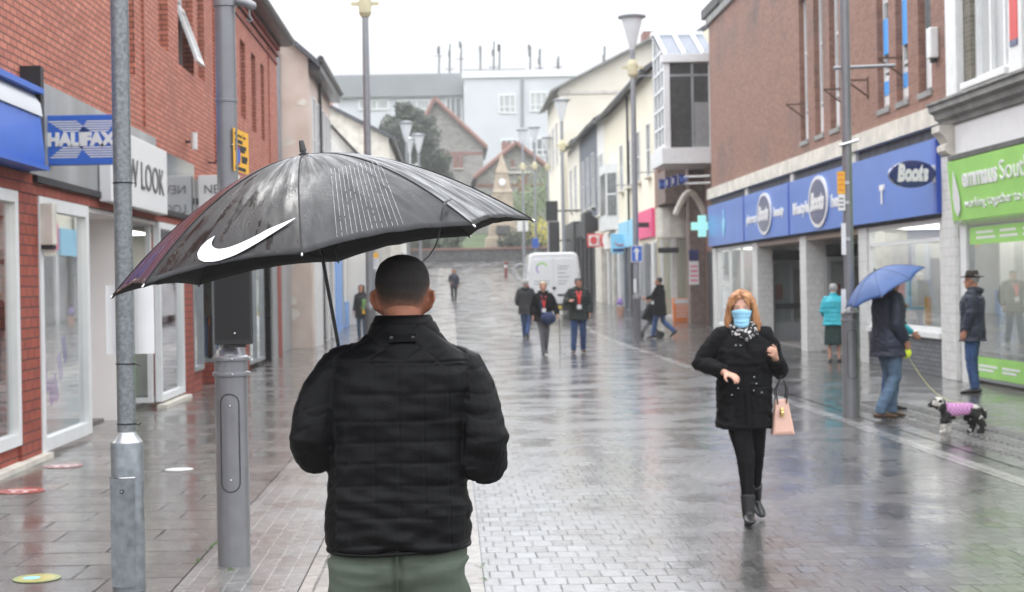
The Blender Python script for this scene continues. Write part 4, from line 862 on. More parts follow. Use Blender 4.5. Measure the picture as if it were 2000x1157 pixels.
# ------------------------------------------------------------------ right side beyond the chemist
def corner_shop():
    b = thing('corner_building', 'set back brown brick corner with a white glazed oriel hung over a passage', 'building')
    mb = MB(); mb.box(8.75, 46.85, 0, 16, 55.4, 9.2); mb.box(7.55, 55.5, 4.3, 8.74, 56.4, 9.0); mb.build('wall', M['brick_brown'], b)
    mb = MB(); mb.box(8.2, 52.6, 0, 8.74, 53.2, 5.5); mb.box(7.5, 53.3, 4.35, 8.74, 55.45, 5.5)
    mb.build('pier', mat('brown stone', (.16, .115, .095), .7, var=.25), b, bevel=.01)
    mb = MB()
    n = 12
    arc = [(8.75 - .0 - .27*(1-math.cos(PI*j/n)), 0, 4.3 + .55*math.sin(PI*j/n)) for j in range(n+1)]
    mb.tube([(8.75-1.0*(j/n), 52.55, 3.9 + .75*math.sin(PI*j/n)) for j in range(n+1)], .12, 6); mb.build('arch', M['stone_cream'], b)
    mb = MB(); mb.box(8.73, 50.6, 0, 8.7, 52.0, 2.6); mb.build('doorway', M['black_matt'], b)
    mb = MB(); mb.box(8.18, 52.56, 1.5, 8.5, 52.598, 2.3); mb.build('notice', M['sign_white'], b); mb = MB(); mb.box(8.18, 52.57, 2.32, 8.5, 52.597, 2.7); mb.build('notice_header', M['oval_navy'], b)
    for z in (1.62, 1.78, 1.94, 2.1):
        mb = MB(); mb.box(8.22, 52.55, z, 8.46, 52.558, z+.05); mb.build('notice_line', M['sign_pink'], b)
    # cream bowed fascia and the glazed corner below it
    mb = MB(); prof = [(7.50 + .0, 55.4), (7.65, 55.2), (7.9, 55.08), (8.3, 55.02), (8.74, 55.0), (8.74, 55.5), (7.5, 55.5)]
    mb.rings([[(x, y, z) for x, y in prof] for z in (3.2, 4.3)]); mb.build('bow_fascia', M['stone_cream'], b, bevel=.02)
    window(b, 'x', 55.45, 7.6, 8.7, .35, 3.15, fr=.08, bars_v=(.45,), mf='white_upvc', mp='glass', depth=.1)
    mb = MB(); mb.box(7.55, 55.2, 0, 8.74, 55.5, .33); mb.box(7.95, 55.1, 0, 8.12, 55.3, 3.18); mb.build('column', M['tile_white'], b)
    mb = MB(); mb.box(7.6, 57.6, .3, 8.74, 57.7, 3.1); mb.build('room', mat('pale green interior', (.5, .52, .36), .8), b)
    # oriel
    x0, x1, y0, y1, z0, z1, zt = 7.05, 8.74, 50, 52.6, 5.55, 8.75, 10.05
    mb = MB()
    mb.box(x0-.1, y0-.1, z0-.1, x1, y1+.1, z0+.42)
    for x in (x0, x1-.22): mb.box(x, y0, z0+.425, x+.2, y0+.18, z1)
    mb.box(x0, y1-.18, z0+.425, x0+.2, y1, zt-.1); mb.box(x0-.06, y0-.1, z1, x1, y0+.2, z1+.26); mb.box(x0-.06, y1-.3, zt-.05, x1, y1+.1, zt+.08)
    for t_ in (0, .36, .72): x = x0 + (x1-x0)*t_; mb.tube([(x+.08, y0, z1+.28), (x+.08, y1-.2, zt+.04)], .07, 6)
    for k in range(6): z = z0+.5 + k*.62; mb.box(x0+.01, y0+.185, z, x0+.12, y1-.185, z+.08)
    for k in range(1, 3): y = y0+.1 + (y1-y0-.2)*k/3; mb.box(x0+.015, y-.05, z0+.43, x0+.11, y+.05, z1+.5)
    fr = mb.build('oriel_frame', M['white_upvc'], b, bevel=.008)
    mb = MB(); mb.quad((x0, y0, z1+.26), (x1, y0, z1+.26), (x1, y1-.2, zt), (x0, y1-.2, zt)); mb.build('roof_glazing', M['pane_sky'], b)
    mb = MB(); mb.rings([[(x, y0+.06, z0+.43), (x, y1-.06, z0+.43), (x, y1-.06, zt-.06), (x, y0+.1, z1)] for x in (x0+.05, x0+.07)]); mb.build('side_pane', M['pane_mid'], b)
    mb = MB(); mb.box(x0+.205, y0+.09, z0+.43, x1-.225, y0+.1, z1-.01); mb.build('front_pane', mat('dark oriel glass', (.05, .055, .055), .1, var=.3), b)
    mb = MB(); mb.box(x0+.9, y0+.05, z0+.43, x0+.98, y0+.088, z1-.01); mb.box(x0+.21, y0+.05, z1-.45, x1-.23, y0+.088, z1-.38); mb.box(x0+1.0, y0+.06, z0+.44, x1-.24, y0+.086, z0+1.9); mb.build('front_bar', M['frame_grey'], b)
    mb = MB(); mb.box(8.76, 47, 9.2, 15, 56, 9.5); mb.box(8.3, 46.9, 10.1, 10.6, 50, 10.4); mb.build('flat_roof', M['stone_dark'], b)
corner_shop()
def terrace(name, label, y0, y1, ze, wallm, x=7.6, wins=(), fascia=None, front='render_white', base=0, roofm='slate', hip=2.4):
    b = thing(name, label, 'building')
    zg = gz(y0)-.3
    mb = MB(); mb.rings([[(x, y, zg), (x+7, y, zg), (x+7, y, ze), (x+3.5, y, ze+hip), (x, y, ze)] for y in (y0, y1)]); mb.build('wall', M[wallm], b)
    mb = MB(); mb.rings([[(x-.4, y, ze-.17), (x-.4, y, ze+.0), (x+3.5, y, ze+hip+.2), (x+7.3, y, ze), (x+3.5, y, ze+hip+.02)] for y in (y0, y1)]); mb.build('roof', M[roofm], b)
    mb = MB(); mb.tube([(x-.42, y0, ze-.1), (x-.42, y1, ze-.1)], .1, 8); mb.build('gutter', M['gutter'], b)
    for (a, c, z0, z1, mp) in wins: window(b, 'y', x, a, c, z0, z1, side=-1, depth=.07, bars_z=(.5,), mf='white_upvc', mp=mp, sill='stone_cream')
    return b
b = terrace('cream_terrace', 'long cream rendered terrace with black eaves and a white bay window', 56.45, 74.9, 9.5, 'render_yellow', wins=[(57.5, 58.5, 5.6, 7.6, 'pane_mid'), (60.6, 61.6, 5.6, 7.6, 'pane_mid'), (63.8, 64.8, 5.6, 7.6, 'pane_dark'), (66.6, 67.6, 5.6, 7.6, 'pane_mid')])
mb = MB(); mb.rings([[(7.6, 69.0, z), (7.1, 69.5, z), (7.1, 72.3, z), (7.6, 72.8, z)] for z in (4.0, 7.0)]); bay = mb.build('bay', M['white_paint'], b)
mb = MB(); mb.obox((7.335, 69.23, 5.6), (.5, .02, 1.9), Matrix.Rotation(R(-45), 3, 'Z')); mb.box(7.09, 69.7, 4.7, 7.098, 72.1, 6.6); mb.build('pane', M['pane_mid'], bay)
mb = MB(); mb.obox((7.335, 69.22, 5.6), (.5, .03, .07), Matrix.Rotation(R(-45), 3, 'Z')); mb.build('bay_bar', M['white_upvc'], bay)
mb = MB(); mb.tube([(7.5, 64.2, 3.5), (7.5, 64.2, 9.4)], .05, 6); mb.build('drainpipe', M['black_paint'], b)
for (a, c, z0, z1, mm, nm) in ((56.7, 61.6, 3.3, 4.35, 'sign_pink', 'fascia'), (62.0, 67.9, 3.1, 4.2, 'sign_sky', 'fascia'), (68.2, 74.6, 3.2, 3.95, 'render_white', 'fascia')):
    mb = MB(); mb.box(7.46, a, z0, 7.595, c, z1); mb.build(nm, M[mm], b)
for k in range(8):
    y = 56.5 + k*2.3; mb = MB(); mb.box(7.46, y, 0, 7.598, y+.45, 3.1); mb.build('shop_pier', M[['white_paint', 'frame_grey', 'white_paint', 'black_matt', 'render_grey', 'white_paint', 'stone_cream', 'render_white'][k]], b)
mb = MB(); mb.box(7.56, 56.5, .5, 7.59, 74.8, 3.05); mb.build('shopfront_glass', mat('grey shopfront glass', (.17, .175, .19), .12, var=.4, vs=.6, spec=.8), b)
mb = MB(); mb.box(7.5, 56.5, .0, 7.594, 74.8, .49); mb.build('stall_riser', M['render_grey'], b)
b = terrace('white_terrace', 'narrow white fronted terrace house with black shopfront', 75, 78.4, 9.7, 'render_white', wins=[(75.5, 76.4, 5, 8, 'pane_mid'), (77, 77.9, 5, 8, 'pane_mid')])
mb = MB(); mb.box(7.4, 75.1, .3, 7.595, 78.3, 4.2); mb.build('shopfront', M['stone_cream'], b)
b = terrace('grey_terrace', 'slate grey terrace house over a tall black shopfront', 78.5, 89, 9.75, 'render_grey', wins=[(80, 81.2, 5.6, 8.4, 'pane_mid'), (83, 84.2, 5.6, 8.4, 'pane_mid'), (86, 87.2, 5.6, 8.4, 'pane_mid')])
mb = MB(); mb.box(7.3, 78.5, 4.2, 7.595, 88.9, 5.0); mb.build('shop_fascia', M['black_matt'], b)
for k in range(5): mb = MB(); mb.box(7.34, 78.5+k*2.5, .3, 7.595, 78.9+k*2.5, 4.19); mb.build('shop_pier', M['gutter'], b)
for k in range(4): mb = MB(); mb.box(7.5, 78.92+k*2.5, .5, 7.52, 80.98+k*2.5, 4.1); mb.build('shop_pane', M['pane_dark'], b)
mb = MB(); mb.box(6.9, 78.3, 3.9, 7.29, 80, 5.2); mb.build('sign_box', M['black_matt'], b)
b = terrace('pink_terrace', 'last pale terrace house before the tall cream gable', 89.1, 97.9, 9.95, 'render_cream', wins=[(91, 92.2, 6, 8.6, 'pane_mid'), (94.5, 95.7, 6, 8.6, 'pane_mid')])
mb = MB(); mb.box(7.2, 89.2, .8, 7.595, 97.5, 5.2); mb.build('shopfront', M['gutter'], b)
b = gabled('tall_cream_house', 'tall cream house with a wide gable end towering over the terrace', 7.3, 19.2, 100, 112, 14.3, 17.3, 'render_cream', 'stone_grey', over=.6, base=0)
mb = MB(); mb.box(7.2, 99.92, 13.9, 13.3, 99.98, 14.1); mb.build('string_course', M['stone_cream'], b)
for y in (102, 105.5, 109): window(b, 'y', 7.3, y, y+1.3, 9.5, 12.3, side=-1, bars_z=(.5,), mp='pane_mid')
mb = MB(); mb.box(12.9, 100.5, 16.9, 14.1, 102, 18.0); mb.build('chimney', M['terra_red'], b)
# ------------------------------------------------------------------ shop signs further up on the right
def proj(label, px0, py0, px1, py1, Y, m, th=.14, xwall=7.5, edge=None):
    o = thing('projecting_sign', label, 'sign')
    a, c = W(px0, py0, Y), W(px1, py1, Y)
    mb = MB(); mb.box(a.x, Y, c.z, c.x, Y+th, a.z); mb.build('panel', M[m], o, bevel=.015)
    if c.x < xwall: mb = MB(); mb.box(c.x, Y+.04, (a.z+c.z)/2-.05, xwall, Y+.1, (a.z+c.z)/2+.05); mb.build('bracket', M['black_matt'], o)
    return o, a, c
o, a, c = proj('sky blue square travel sign with a red smile mark', 1193, 457, 1229, 495, 66, 'sign_sky')
mb = MB(); mx_, mz = (a.x+c.x)/2, (a.z+c.z)/2
mb.tube([(mx_ + .22*math.cos(t_), 65.99, mz + .12 + .2*math.sin(t_)) for t_ in np.linspace(PI*1.05, PI*1.95, 12)], [.012+.02*math.sin(PI*i/11) for i in range(12)], 6); mb.tube([(mx_+.2, 65.99, mz+.12), (mx_+.22, 65.99, mz+.24)], .02, 6); mb.build('smile', M['sign_red'], o)
mb = MB(); mb.box(a.x+.08, 65.985, c.z+.08, c.x-.08, 65.997, c.z+.2); mb.build('caption', M['oval_navy'], o)
o, a, c = proj('red and white square sign with a red roundel before the black shopfront', 1147, 457, 1172, 483, 75, 'sign_red')
mb = MB(); mb.box(a.x+.07, 74.985, c.z+.07, c.x-.05, 74.997, a.z-.07); mb.build('face', M['sign_white'], o)
mb = MB(); mb.rings([[((a.x+c.x)/2 + .17*math.cos(2*PI*j/24), y, (a.z+c.z)/2 + .2*math.sin(2*PI*j/24)) for j in range(24)] for y in (74.984, 74.975)]); mb.build('roundel', M['sign_red'], o)
o, a, c = proj('red sign with a white emblem next to the roundel sign', 1173, 458, 1187, 482, 74.6, 'sign_red')
mb = MB(); mb.box(a.x+.08, 74.585, c.z+.15, c.x-.08, 74.597, a.z-.12); mb.build('emblem', M['sign_white'], o)
proj('thin black bar sign under the cream bowed fascia', 1286, 484, 1326, 494, 54.6, 'black_matt')
proj('black bar sign with a white mark across the pink fascia', 1247, 435, 1282, 444, 57.5, 'black_matt')
proj('tall black board sign high at the end of the terrace', 1066, 393, 1090, 432, 88, 'black_matt')
o, a, c = proj('dark slatted shutter board hanging before the cream house', 1072, 433, 1094, 508, 92, 'black_matt')
# ------------------------------------------------------------------ the hill behind
def office():
    b = thing('office_building', 'pale grey flat roofed office block with roof masts on the hill', 'building')
    Y = 200; zg = 10
    P = lambda px, py, y=Y: W(px, py, y)
    a = P(660, 150); c = P(905, 145)
    mb = MB(); mb.box(a.x, Y, zg, c.x, Y+30, a.z+.2); mb.build('wall', M['office'], b)
    z = P(780, 190).z; mb = MB(); mb.box(a.x-.5, Y-.8, z, c.x+2.6, Y+31, a.z+.05); mb.build('roof_band', M['office_grey'], b)
    d = P(905, 160); e = P(1050, 158)
    mb = MB(); mb.box(d.x, Y-8, zg, e.x+6, Y-.9, e.z-.6); mb.build('wing', M['office'], b)
    mb = MB(); mb.box(d.x-.2, Y-8.3, e.z-.59, e.x+6.4, Y, e.z+.3); mb.build('parapet', M['sign_white'], b)
    f, g_ = P(905, 128), P(1030, 150); mb = MB(); mb.box(f.x, Y+4, g_.z, g_.x, Y+12, f.z); mb.build('plant_room', M['office_grey'], b)
    for (x0, y0, x1, y1, mp) in ((973, 185, 1008, 222, 'pane_pale'), (1034, 180, 1070, 218, 'pane_pale'), (978, 272, 1012, 300, 'pane_mid'), (1036, 270, 1072, 305, 'pane_mid')):
        q, r_ = P(x0, y0, Y-8), P(x1, y1, Y-8); window(b, 'x', Y-8, q.x, r_.x, r_.z, q.z, fr=.18, bars_z=(.35,), bars_v=(.33, .66), mp=mp, depth=.15)
    for (x0, y0, x1, y1) in ((870, 190, 903, 235), (845, 192, 857, 226), (700, 196, 760, 215), (775, 196, 840, 215)):
        q, r_ = P(x0, y0, Y), P(x1, y1, Y); window(b, 'x', Y, q.x, r_.x, r_.z, q.z, fr=.2, bars_v=(.3, .6), mp='pane_mid' if y1 > 220 else 'pane_pale', depth=.2)
    q, r_ = P(1020, 155, Y-8.2), P(1020, 300, Y-8.2); mb = MB(); mb.tube([q, r_], .18, 8); mb.build('drainpipe', M['office_grey'], b)
    rnd = random.Random(2)
    for (px, py, h_, dpx) in ((857, 138, 48, 0), (878, 138, 52, 0), (900, 135, 50, 0), (938, 130, 40, 0), (964, 130, 50, 0), (975, 130, 42, 0), (1035, 145, 55, 0), (1054, 145, 50, 0), (1090, 150, 40, 0), (1180, 120, 30, 0)):
        p, q = P(px, py+22, Y+2), P(px+1, py-h_, Y+2)
        mb = MB(); mb.tube([p, q], .12, 6)
        for k in range(3):
            z = p.z + (q.z-p.z)*rnd.uniform(.35, .95); mb.box(p.x-.22*rnd.random(), p.y-.3, z-.4, p.x+.25*rnd.random(), p.y-.1, z+.5) if k else mb.tube([(p.x-.6, p.y, z-1), (p.x+.6, p.y, z-1)], .06, 6)
        mb.build('mast', M['stone_dark'], b)
office()
def stone_house(label, Y, xl, xr, ze, ax, za, depth=14, wins=()):
    b = gabled('stone_house', label, xl, xr, Y, Y+depth, ze, za, 'rubble', 'pale_slate', apex=ax, base=4, over=.5)
    for xe, ze_ in ((xl, ze), (xr, ze)):
        d = (xe-ax); mb = MB(); mb.tube([(ax, Y-.5, za+.1), (ax+d*1.08, Y-.5, za+.1-(za-ze_)*1.08)], .24, 6); mb.build('bargeboard', M['terra_red'], b)
    mb = MB(); mb.box(xl-.02, Y-.06, ze-1.0, xr+.02, Y-.005, ze-.7); mb.build('string_course', M['terra_red'], b)
    for (x0, x1, z0, z1) in wins:
        window(b, 'x', Y, x0, x1, z0, z1, fr=.16, bars_v=(.5,), mf='terra_red', mp='pane_dark', depth=.12, sill='stone_cream')
    return b
Y = 158; p = lambda x, y: W(x, y, Y)
stone_house('grey stone gabled house with red trim below the office block', Y, p(800, 0).x, p(938, 0).x, p(0, 300).z, p(845, 0).x, p(0, 210).z, wins=[(p(880, 0).x, p(889, 0).x, p(0, 345).z, p(0, 312).z), (p(891, 0).x, p(898, 0).x, p(0, 345).z, p(0, 312).z)])
Y = 146; p = lambda x, y: W(x, y, Y)
b = stone_house('lower grey stone house with red edged hipped gable behind the monument', Y, p(925, 0).x, p(1082, 0).x, p(0, 362).z, p(1003, 0).x, p(0, 300).z, wins=[(p(992, 0).x, p(999, 0).x, p(0, 345).z, p(0, 330).z), (p(1006, 0).x, p(1014, 0).x, p(0, 393).z, p(0, 360).z), (p(1016, 0).x, p(1026, 0).x, p(0, 393).z, p(0, 360).z)])
mb = MB(); mb.box(p(982, 0).x, Y-.3, p(0, 357).z, p(1030, 0).x, Y-.01, p(0, 353).z); mb.build('lintel', M['stone_cream'], b)
ca, cb_ = p(982, 272), p(985, 300); mb = MB(); mb.box(ca.x, Y+3, cb_.z-1, ca.x+.8, Y+4, ca.z); mb.build('chimney', M['terra_red'], b)
# monument
b = thing('monument', 'tapered honey stone monument with a small clock at the top of the street', 'monument')
Y = 127; q = lambda px, py: W(px, py, Y)
cx = q(974, 0).x; zb = q(0, 492).z - .5; zt = q(0, 318).z; z1 = q(0, 440).z; z2 = q(0, 395).z
mb = MB()
sq = lambda w_, z: [(cx-w_, Y-w_, z), (cx+w_, Y-w_, z), (cx+w_, Y+w_, z), (cx-w_, Y+w_, z)]
mb.rings([sq(1.45, zb-1), sq(1.45, zb+.9), sq(1.2, zb+1), sq(.98, z1), sq(1.05, z1+.02), sq(.92, z1+.2), sq(.78, z2), sq(.85, z2+.05), sq(.7, z2+.3), sq(.5, z2+1.6), sq(.56, z2+1.65), sq(.35, z2+2.2), sq(.12, zt-.2), sq(.03, zt)])
mb.build('shaft', mat('honey sandstone', (.38, .315, .235), .8, var=.25, vs=1.5), b)
mb = MB(); mb.rings([[(cx + .3*math.cos(2*PI*j/20), yy, z2+.9 + .3*math.sin(2*PI*j/20)) for j in range(20)] for yy in (Y-.72, Y-.6)]); mb.build('clock_face', M['sign_white'], b)
mb = MB(); mb.box(cx-.55, Y-1.5, zb+1.2, cx+.55, Y-1.1, zb+1.9); mb.build('plaque', M['stone_dark'], b)
# low wall at the top of the street, hedges, shrubs, tree
o = thing('stone_wall', 'low dark stone wall running across the top of the street', 'wall')
mb = MB(); mb.box(-40, 120.6, 2.8, 40, 121.1, 4.35); mb.build('wall_body', M['stone_dark'], o); mb = MB(); mb.box(-40, 120.5, 4.352, 40, 121.2, 4.5); mb.build('coping', M['terra_red'], o)
LEAF = {}
def leaf_mat(name, c1, c2):
    m, t_, n, l = nt(name)
    out = N(n, 'ShaderNodeOutputMaterial'); p_ = N(n, 'ShaderNodeBsdfPrincipled', i_Roughness=.55); l.new(p_.outputs[0], out.inputs[0])
    at = N(n, 'ShaderNodeAttribute', attribute_name='tint'); rp_ = N(n, 'ShaderNodeValToRGB'); rp_.color_ramp.elements[0].color = c4(c1); rp_.color_ramp.elements[1].color = c4(c2)
    l.new(at.outputs['Fac'], rp_.inputs[0]); l.new(rp_.outputs[0], p_.inputs['Base Color'])
    return m
LEAF['dark'] = leaf_mat('evergreen leaves', (.012, .022, .010), (.04, .06, .025)); LEAF['green'] = leaf_mat('green leaves', (.05, .09, .02), (.13, .2, .05)); LEAF['yellow'] = leaf_mat('yellow blossom', (.25, .24, .03), (.55, .48, .06))
def crown(name, blobs, n, size, m, parent, seed=1):
    rnd = random.Random(seed); vs, fs, tint = [], [], []
    wts = [r*r*q for (_, r, q) in blobs]
    for i in range(n):
        (c, r, q) = rnd.choices(blobs, wts)[0]
        while True:
            d = V((rnd.uniform(-1, 1), rnd.uniform(-1, 1), rnd.uniform(-1, 1)))
            if .1 < d.length < 1: break
        d = d.normalized()*(rnd.random()**.35); pos = V(c) + V((d.x*r, d.y*r, d.z*r*q)); pos += d*r*.18*noise.noise(pos*1.3)
        a = V((rnd.gauss(0, 1), rnd.gauss(0, 1), rnd.gauss(0, 1))).normalized(); b_ = a.orthogonal().normalized(); s_ = size*rnd.uniform(.6, 1.4)
        k = len(vs); vs += [pos - a*s_, pos + b_*s_*.55, pos + a*s_, pos - b_*s_*.55]; fs.append((k, k+1, k+2, k+3)); tint += [rnd.random()]*4
    me = bpy.data.meshes.new(name); me.from_pydata([tuple(v) for v in vs], [], fs); at = me.attributes.new('tint', 'FLOAT', 'POINT'); at.data.foreach_set('value', tint); me.materials.append(m)
    return link(name, me, parent)
def tree(label, base, h_, blobs, n, size, m, seed=1, name='tree'):
    o = thing(name, label, 'tree' if name == 'tree' else 'shrub', base)
    mb = MB(); mb.tube([(0, 0, -.5), (.1, 0, h_*.3), (-.05, .1, h_*.7)], [h_*.028, h_*.02, h_*.008], 8)
    for c, r, q in blobs[:6]: mb.tube([(.05, 0, h_*.3), V(c)*.6 + V((0, 0, h_*.15)), c], [h_*.014, h_*.009, h_*.003], 6)
    mb.build('trunk' if name == 'tree' else 'stem', M['bark'], o, smooth=True); crown('crown' if name == 'tree' else 'foliage', blobs, n, size, m, o, seed)
    return o
p = W(802, 300, 140); g0 = gz(140)
rnd = random.Random(5); top = W(785, 192, 140).z - g0
bl = [((rnd.gauss(0, 1.35), rnd.gauss(0, 1.1), top*(.42 + .47*rnd.random()**1.2)), rnd.uniform(.6, 1.25), .8) for _ in range(30)] + [((x_, 0, z_*top), r_, .9) for x_, z_, r_ in ((-.3, .82, 1.3), (.5, .70, 1.6), (-1.0, .64, 1.4), (1.4, .56, 1.5), (0, .5, 1.8), (-.5, .92, .8), (2.2, .46, 1.3), (.6, .86, .9))] + [((-.6, 0, top-1.0), 1.0, .8), ((1.6, 0, top-3.6), 1.3, 1), ((2.6, 0, top*.55), 1.2, 1.1), ((2.9, 0, top*.42), 1.1, 1.1), ((-2.6, 0, top*.62), 1.0, 1.0), ((-1.8, 0, top-2.6), 1.1, 1), ((2.2, 0, top*.5), 1.2, 1), ((-1.6, 0, top*.5), 1.4, 1)]
tree('big dark evergreen tree in front of the white office block', (p.x, 140, g0), top, bl, 17000, .17, LEAF['dark'], 3)
def hedge(label, px, py, Y, w_, h_, m, n, seed, name='shrub'):
    c = W(px, py, Y); rnd = random.Random(seed); gz0 = gz(Y)
    bl = [((rnd.uniform(-w_/2, w_/2), rnd.gauss(0, .4), rnd.uniform(.25, .85)*h_), rnd.uniform(.25, .4)*h_, .8) for _ in range(9)]
    tree(label, (c.x, Y, gz0), h_, bl, n, .12, m, seed, name)
hedge('dark clipped hedge left of the monument behind the wall', 890, 470, 124.5, 5.5, 2.3, LEAF['dark'], 2000, 1)
hedge('dark hedge between the monument and the lamp posts', 1012, 470, 124.5, 2.4, 2.6, LEAF['dark'], 1400, 2)
hedge('tall bright green shrub below the stone house gable', 1030, 420, 130, 3.4, 5.4, LEAF['green'], 2000, 3)
hedge('yellow flowering bush beside the tall black shutter', 1055, 455, 125.5, 3.2, 3.0, LEAF['yellow'], 1200, 4)
hedge('green bush on the slope behind the yellow bush', 1078, 400, 138, 3, 6.0, LEAF['green'], 1500, 5)
hedge('dark hedge far left behind the umbrella', 820, 470, 124.5, 4.5, 2.6, LEAF['dark'], 1400, 6)
# ------------------------------------------------------------------ street furniture
def lean_column():
    o = thing('galvanised_pole', 'mottled galvanised steel sign pole with a wide sleeved base', 'pole')
    x, y = W(253, 1152, 8.46).x, 8.46
    Rr = .0895
    mb = MB(); mb.lathe([(Rr, -.05), (Rr, .80), (Rr-.004, .815)], (x, y, 0), 40); mb.build('sleeve', M['galv_big'], o, smooth=True)
    mb = MB(); mb.lathe([(Rr-.004, .815), (.052, .862), (.051, .87)], (x, y, 0), 40); mb.build('shoulder', mat('bright zinc', (.55, .57, .58), .3, metal=.6, var=.1, vs=30), o, smooth=True)
    mb = MB(); mb.lathe([(.0505, .866), (.0495, 3.6)], (x, y, 0), 36); mb.build('pole', M['galv'], o, smooth=True)
    # inspection door with lock
    mb = MB(); a0, a1 = R(-90-58), R(-90+34)
    n = 16; zs = [.10, .13, .60, .625]; outer = []
    for r in (Rr+.012, Rr+.001):
        outer.append([V((x + r*math.cos(a0+(a1-a0)*j/n), y + r*math.sin(a0+(a1-a0)*j/n), z)) for z, js in ((.03, range(n+1)), (.627, range(n, -1, -1))) for j in js])
    mb.rings(outer); dr = mb.build('inspection_door', M['galv_big'], o, smooth=True)
    mb = MB(); mb.tube([V((x + (Rr+.011)*math.cos(a0+(a1-a0)*j/n), y + (Rr+.011)*math.sin(a0+(a1-a0)*j/n), .627)) for j in range(n+1)], .004, 8); mb.build('door_edge_highlight', M['steel'], dr, smooth=True)  # bright tube added as a painted highlight on the door's top edge
    mb = MB(); mb.cyl((x-.012, y-Rr-.015, .555), (x-.012, y-Rr+.01, .555), .011, n=16); lk = mb.build('lock', M['black_matt'], o); mb = MB(); mb.cyl((x-.012, y-Rr-.0165, .555), (x-.012, y-Rr-.014, .555), .005, n=10); mb.build('lock_core', M['steel'], lk)
    for z in (2.24, 1.245, .915):
        mb = MB(); mb.lathe([(.0505, z-.004), (.054, z-.003), (.054, z+.003), (.0505, z+.004)], (x, y, 0), 28); mb.tube([(x+.04, y-.035, z), (x+.075, y-.05, z-.004), (x+.09, y-.055, z+.006 if z < 1 else z-.012)], .0028, 6); mb.build('cable_tie', M['black_paint'], o)
    s_ = thing('notice_board', 'blank white corrugated notice board tied behind the galvanised pole', 'notice board')
    a, c = W(206, 559, 8.53), W(302, 691, 8.53)
    mb = MB(); mb.box(a.x, 8.525, c.z, c.x, 8.531, a.z); mb.build('board', M['sign_white'], s_, bevel=.001)
    mb = MB()
    for k in range(14): xx = a.x + (c.x-a.x)*(k+.5)/14; mb.box(xx-.0007, 8.5235, c.z+.002, xx+.0007, 8.5249, a.z-.002)
    mb.build('flute', M['sign_white'], s_)
lean_column()
def post(label, x, y, top, r_up=.062, arm=None, detail=True):
    """grey painted lamp column with a wide socket base: cap rings, inspection door"""
    o = thing('lamp_column', label, 'lamp post')
    rb = .098
    mb = MB(); mb.lathe([(rb, -.05), (rb, 1.12), (rb+.002, 1.13)], (x, y, 0), 44); mb.build('base', M['post_grey'], o, smooth=True)
    mb = MB(); mb.lathe([(rb, 1.125), (rb+.012, 1.13), (rb+.014, 1.14), (rb+.012, 1.152), (rb+.001, 1.156), (rb+.001, 1.215), (rb+.012, 1.22), (rb+.014, 1.23), (rb+.010, 1.243), (rb-.004, 1.25), (rb-.012, 1.275), (rb-.03, 1.305), (r_up+.005, 1.325), (r_up, 1.33)], (x, y, 0), 44); mb.build('cap', M['post_grey'], o, smooth=True)
    mb = MB(); mb.lathe([(r_up, 1.32), (r_up-.003, top*.55), (r_up-.003, top)], (x, y, 0), 36); mb.build('pole', M['post_grey'], o, smooth=True)
    if detail:
        for a in (.2, PI*.5+.4, PI+.3):
            for z in (1.142, 1.232):
                mb = MB(); mb.sphere((x + (rb+.014)*math.cos(a-PI*.5), y + (rb+.014)*math.sin(a-PI*.5), z), .008, 8, 6); mb.build('bolt', M['steel'], o, smooth=True)
        n = 10; w_ = .58; pts = []
        for j in range(n+1): t_ = PI*j/n; pts.append((w_*math.cos(t_), .97 + .055*math.sin(t_)))
        for j in range(n+1): t_ = PI + PI*j/n; pts.append((w_*math.cos(t_), .50 + .055*math.sin(t_)))
        wrap = lambda r: [V((x + r*math.sin(a), y - r*math.cos(a), z)) for a, z in pts]
        mb = MB(); rim = wrap(rb+.0015); rim.append(rim[0]); mb.tube(rim, .0035, 6, caps=False); mb.build('door_seam', M['black_matt'], o)
        for z in (.955, .515):
            mb = MB(); mb.sphere((x+.002, y-rb-.001, z), .007, 8, 6); mb.build('bolt', M['steel'], o, smooth=True)
        for k in range(4):
            mb = MB(); mb.box(x-.022, y-rb-.0018, .90-.014*k, x+.022 - .006*(k % 2), y-rb-.0002, .905-.014*k); mb.build('embossed_line', M['post_grey'], o)
        mb = MB(); mb.lathe([(r_up-.001, 2.76), (r_up+.004, 2.762), (r_up+.004, 2.776), (r_up-.001, 2.778)], (x, y, 0), 30); mb.build('clamp_band', M['post_grey'], o)
        # outreach arm for the hanging basket
    return o
y = 9.17; x = W(458, 1103, y).x
po = post('thick grey painted lamp column with a capped base carrying a black panel', x, y, 6.5, .064)
q = W(435, 14, y); mb = MB(); mb.lathe([(.058, q.z-.005), (.07, q.z), (.07, q.z+.09), (.058, q.z+.095)], (x, y, 0), 28); mb.tube([(x+.05, y, q.z+.04), (x+.13, y-.02, q.z+.02), (x+.165, y-.02, q.z)], .028, 12, round_ends=True); mb.tube([(x+.15, y-.02, q.z-.02), (x+.15, y-.02, q.z-.06), (x+.165, y-.02, q.z-.085), (x+.15, y-.02, q.z-.10), (x+.135, y-.02, q.z-.085)], .006, 6); mb.build('basket_arm', M['post_grey'], po, smooth=True)
o = thing('black_panel', 'flat black panel box strapped to the thick grey column above its cap', 'panel')
a, c = W(418, 500, y-.12), W(495, 672, y-.12)
mb = MB(); mb.box(a.x, y-.16, c.z, c.x-.004, y-.085, a.z+.02); mb.build('housing', M['black_matt'], o, bevel=.004)
mb = MB(); mb.box(a.x+.012, y-.163, c.z+.03, c.x-.016, y-.1605, a.z); mb.build('face', mat('black mesh', (.009, .009, .009), .75, bump=.5, bs=260), o)
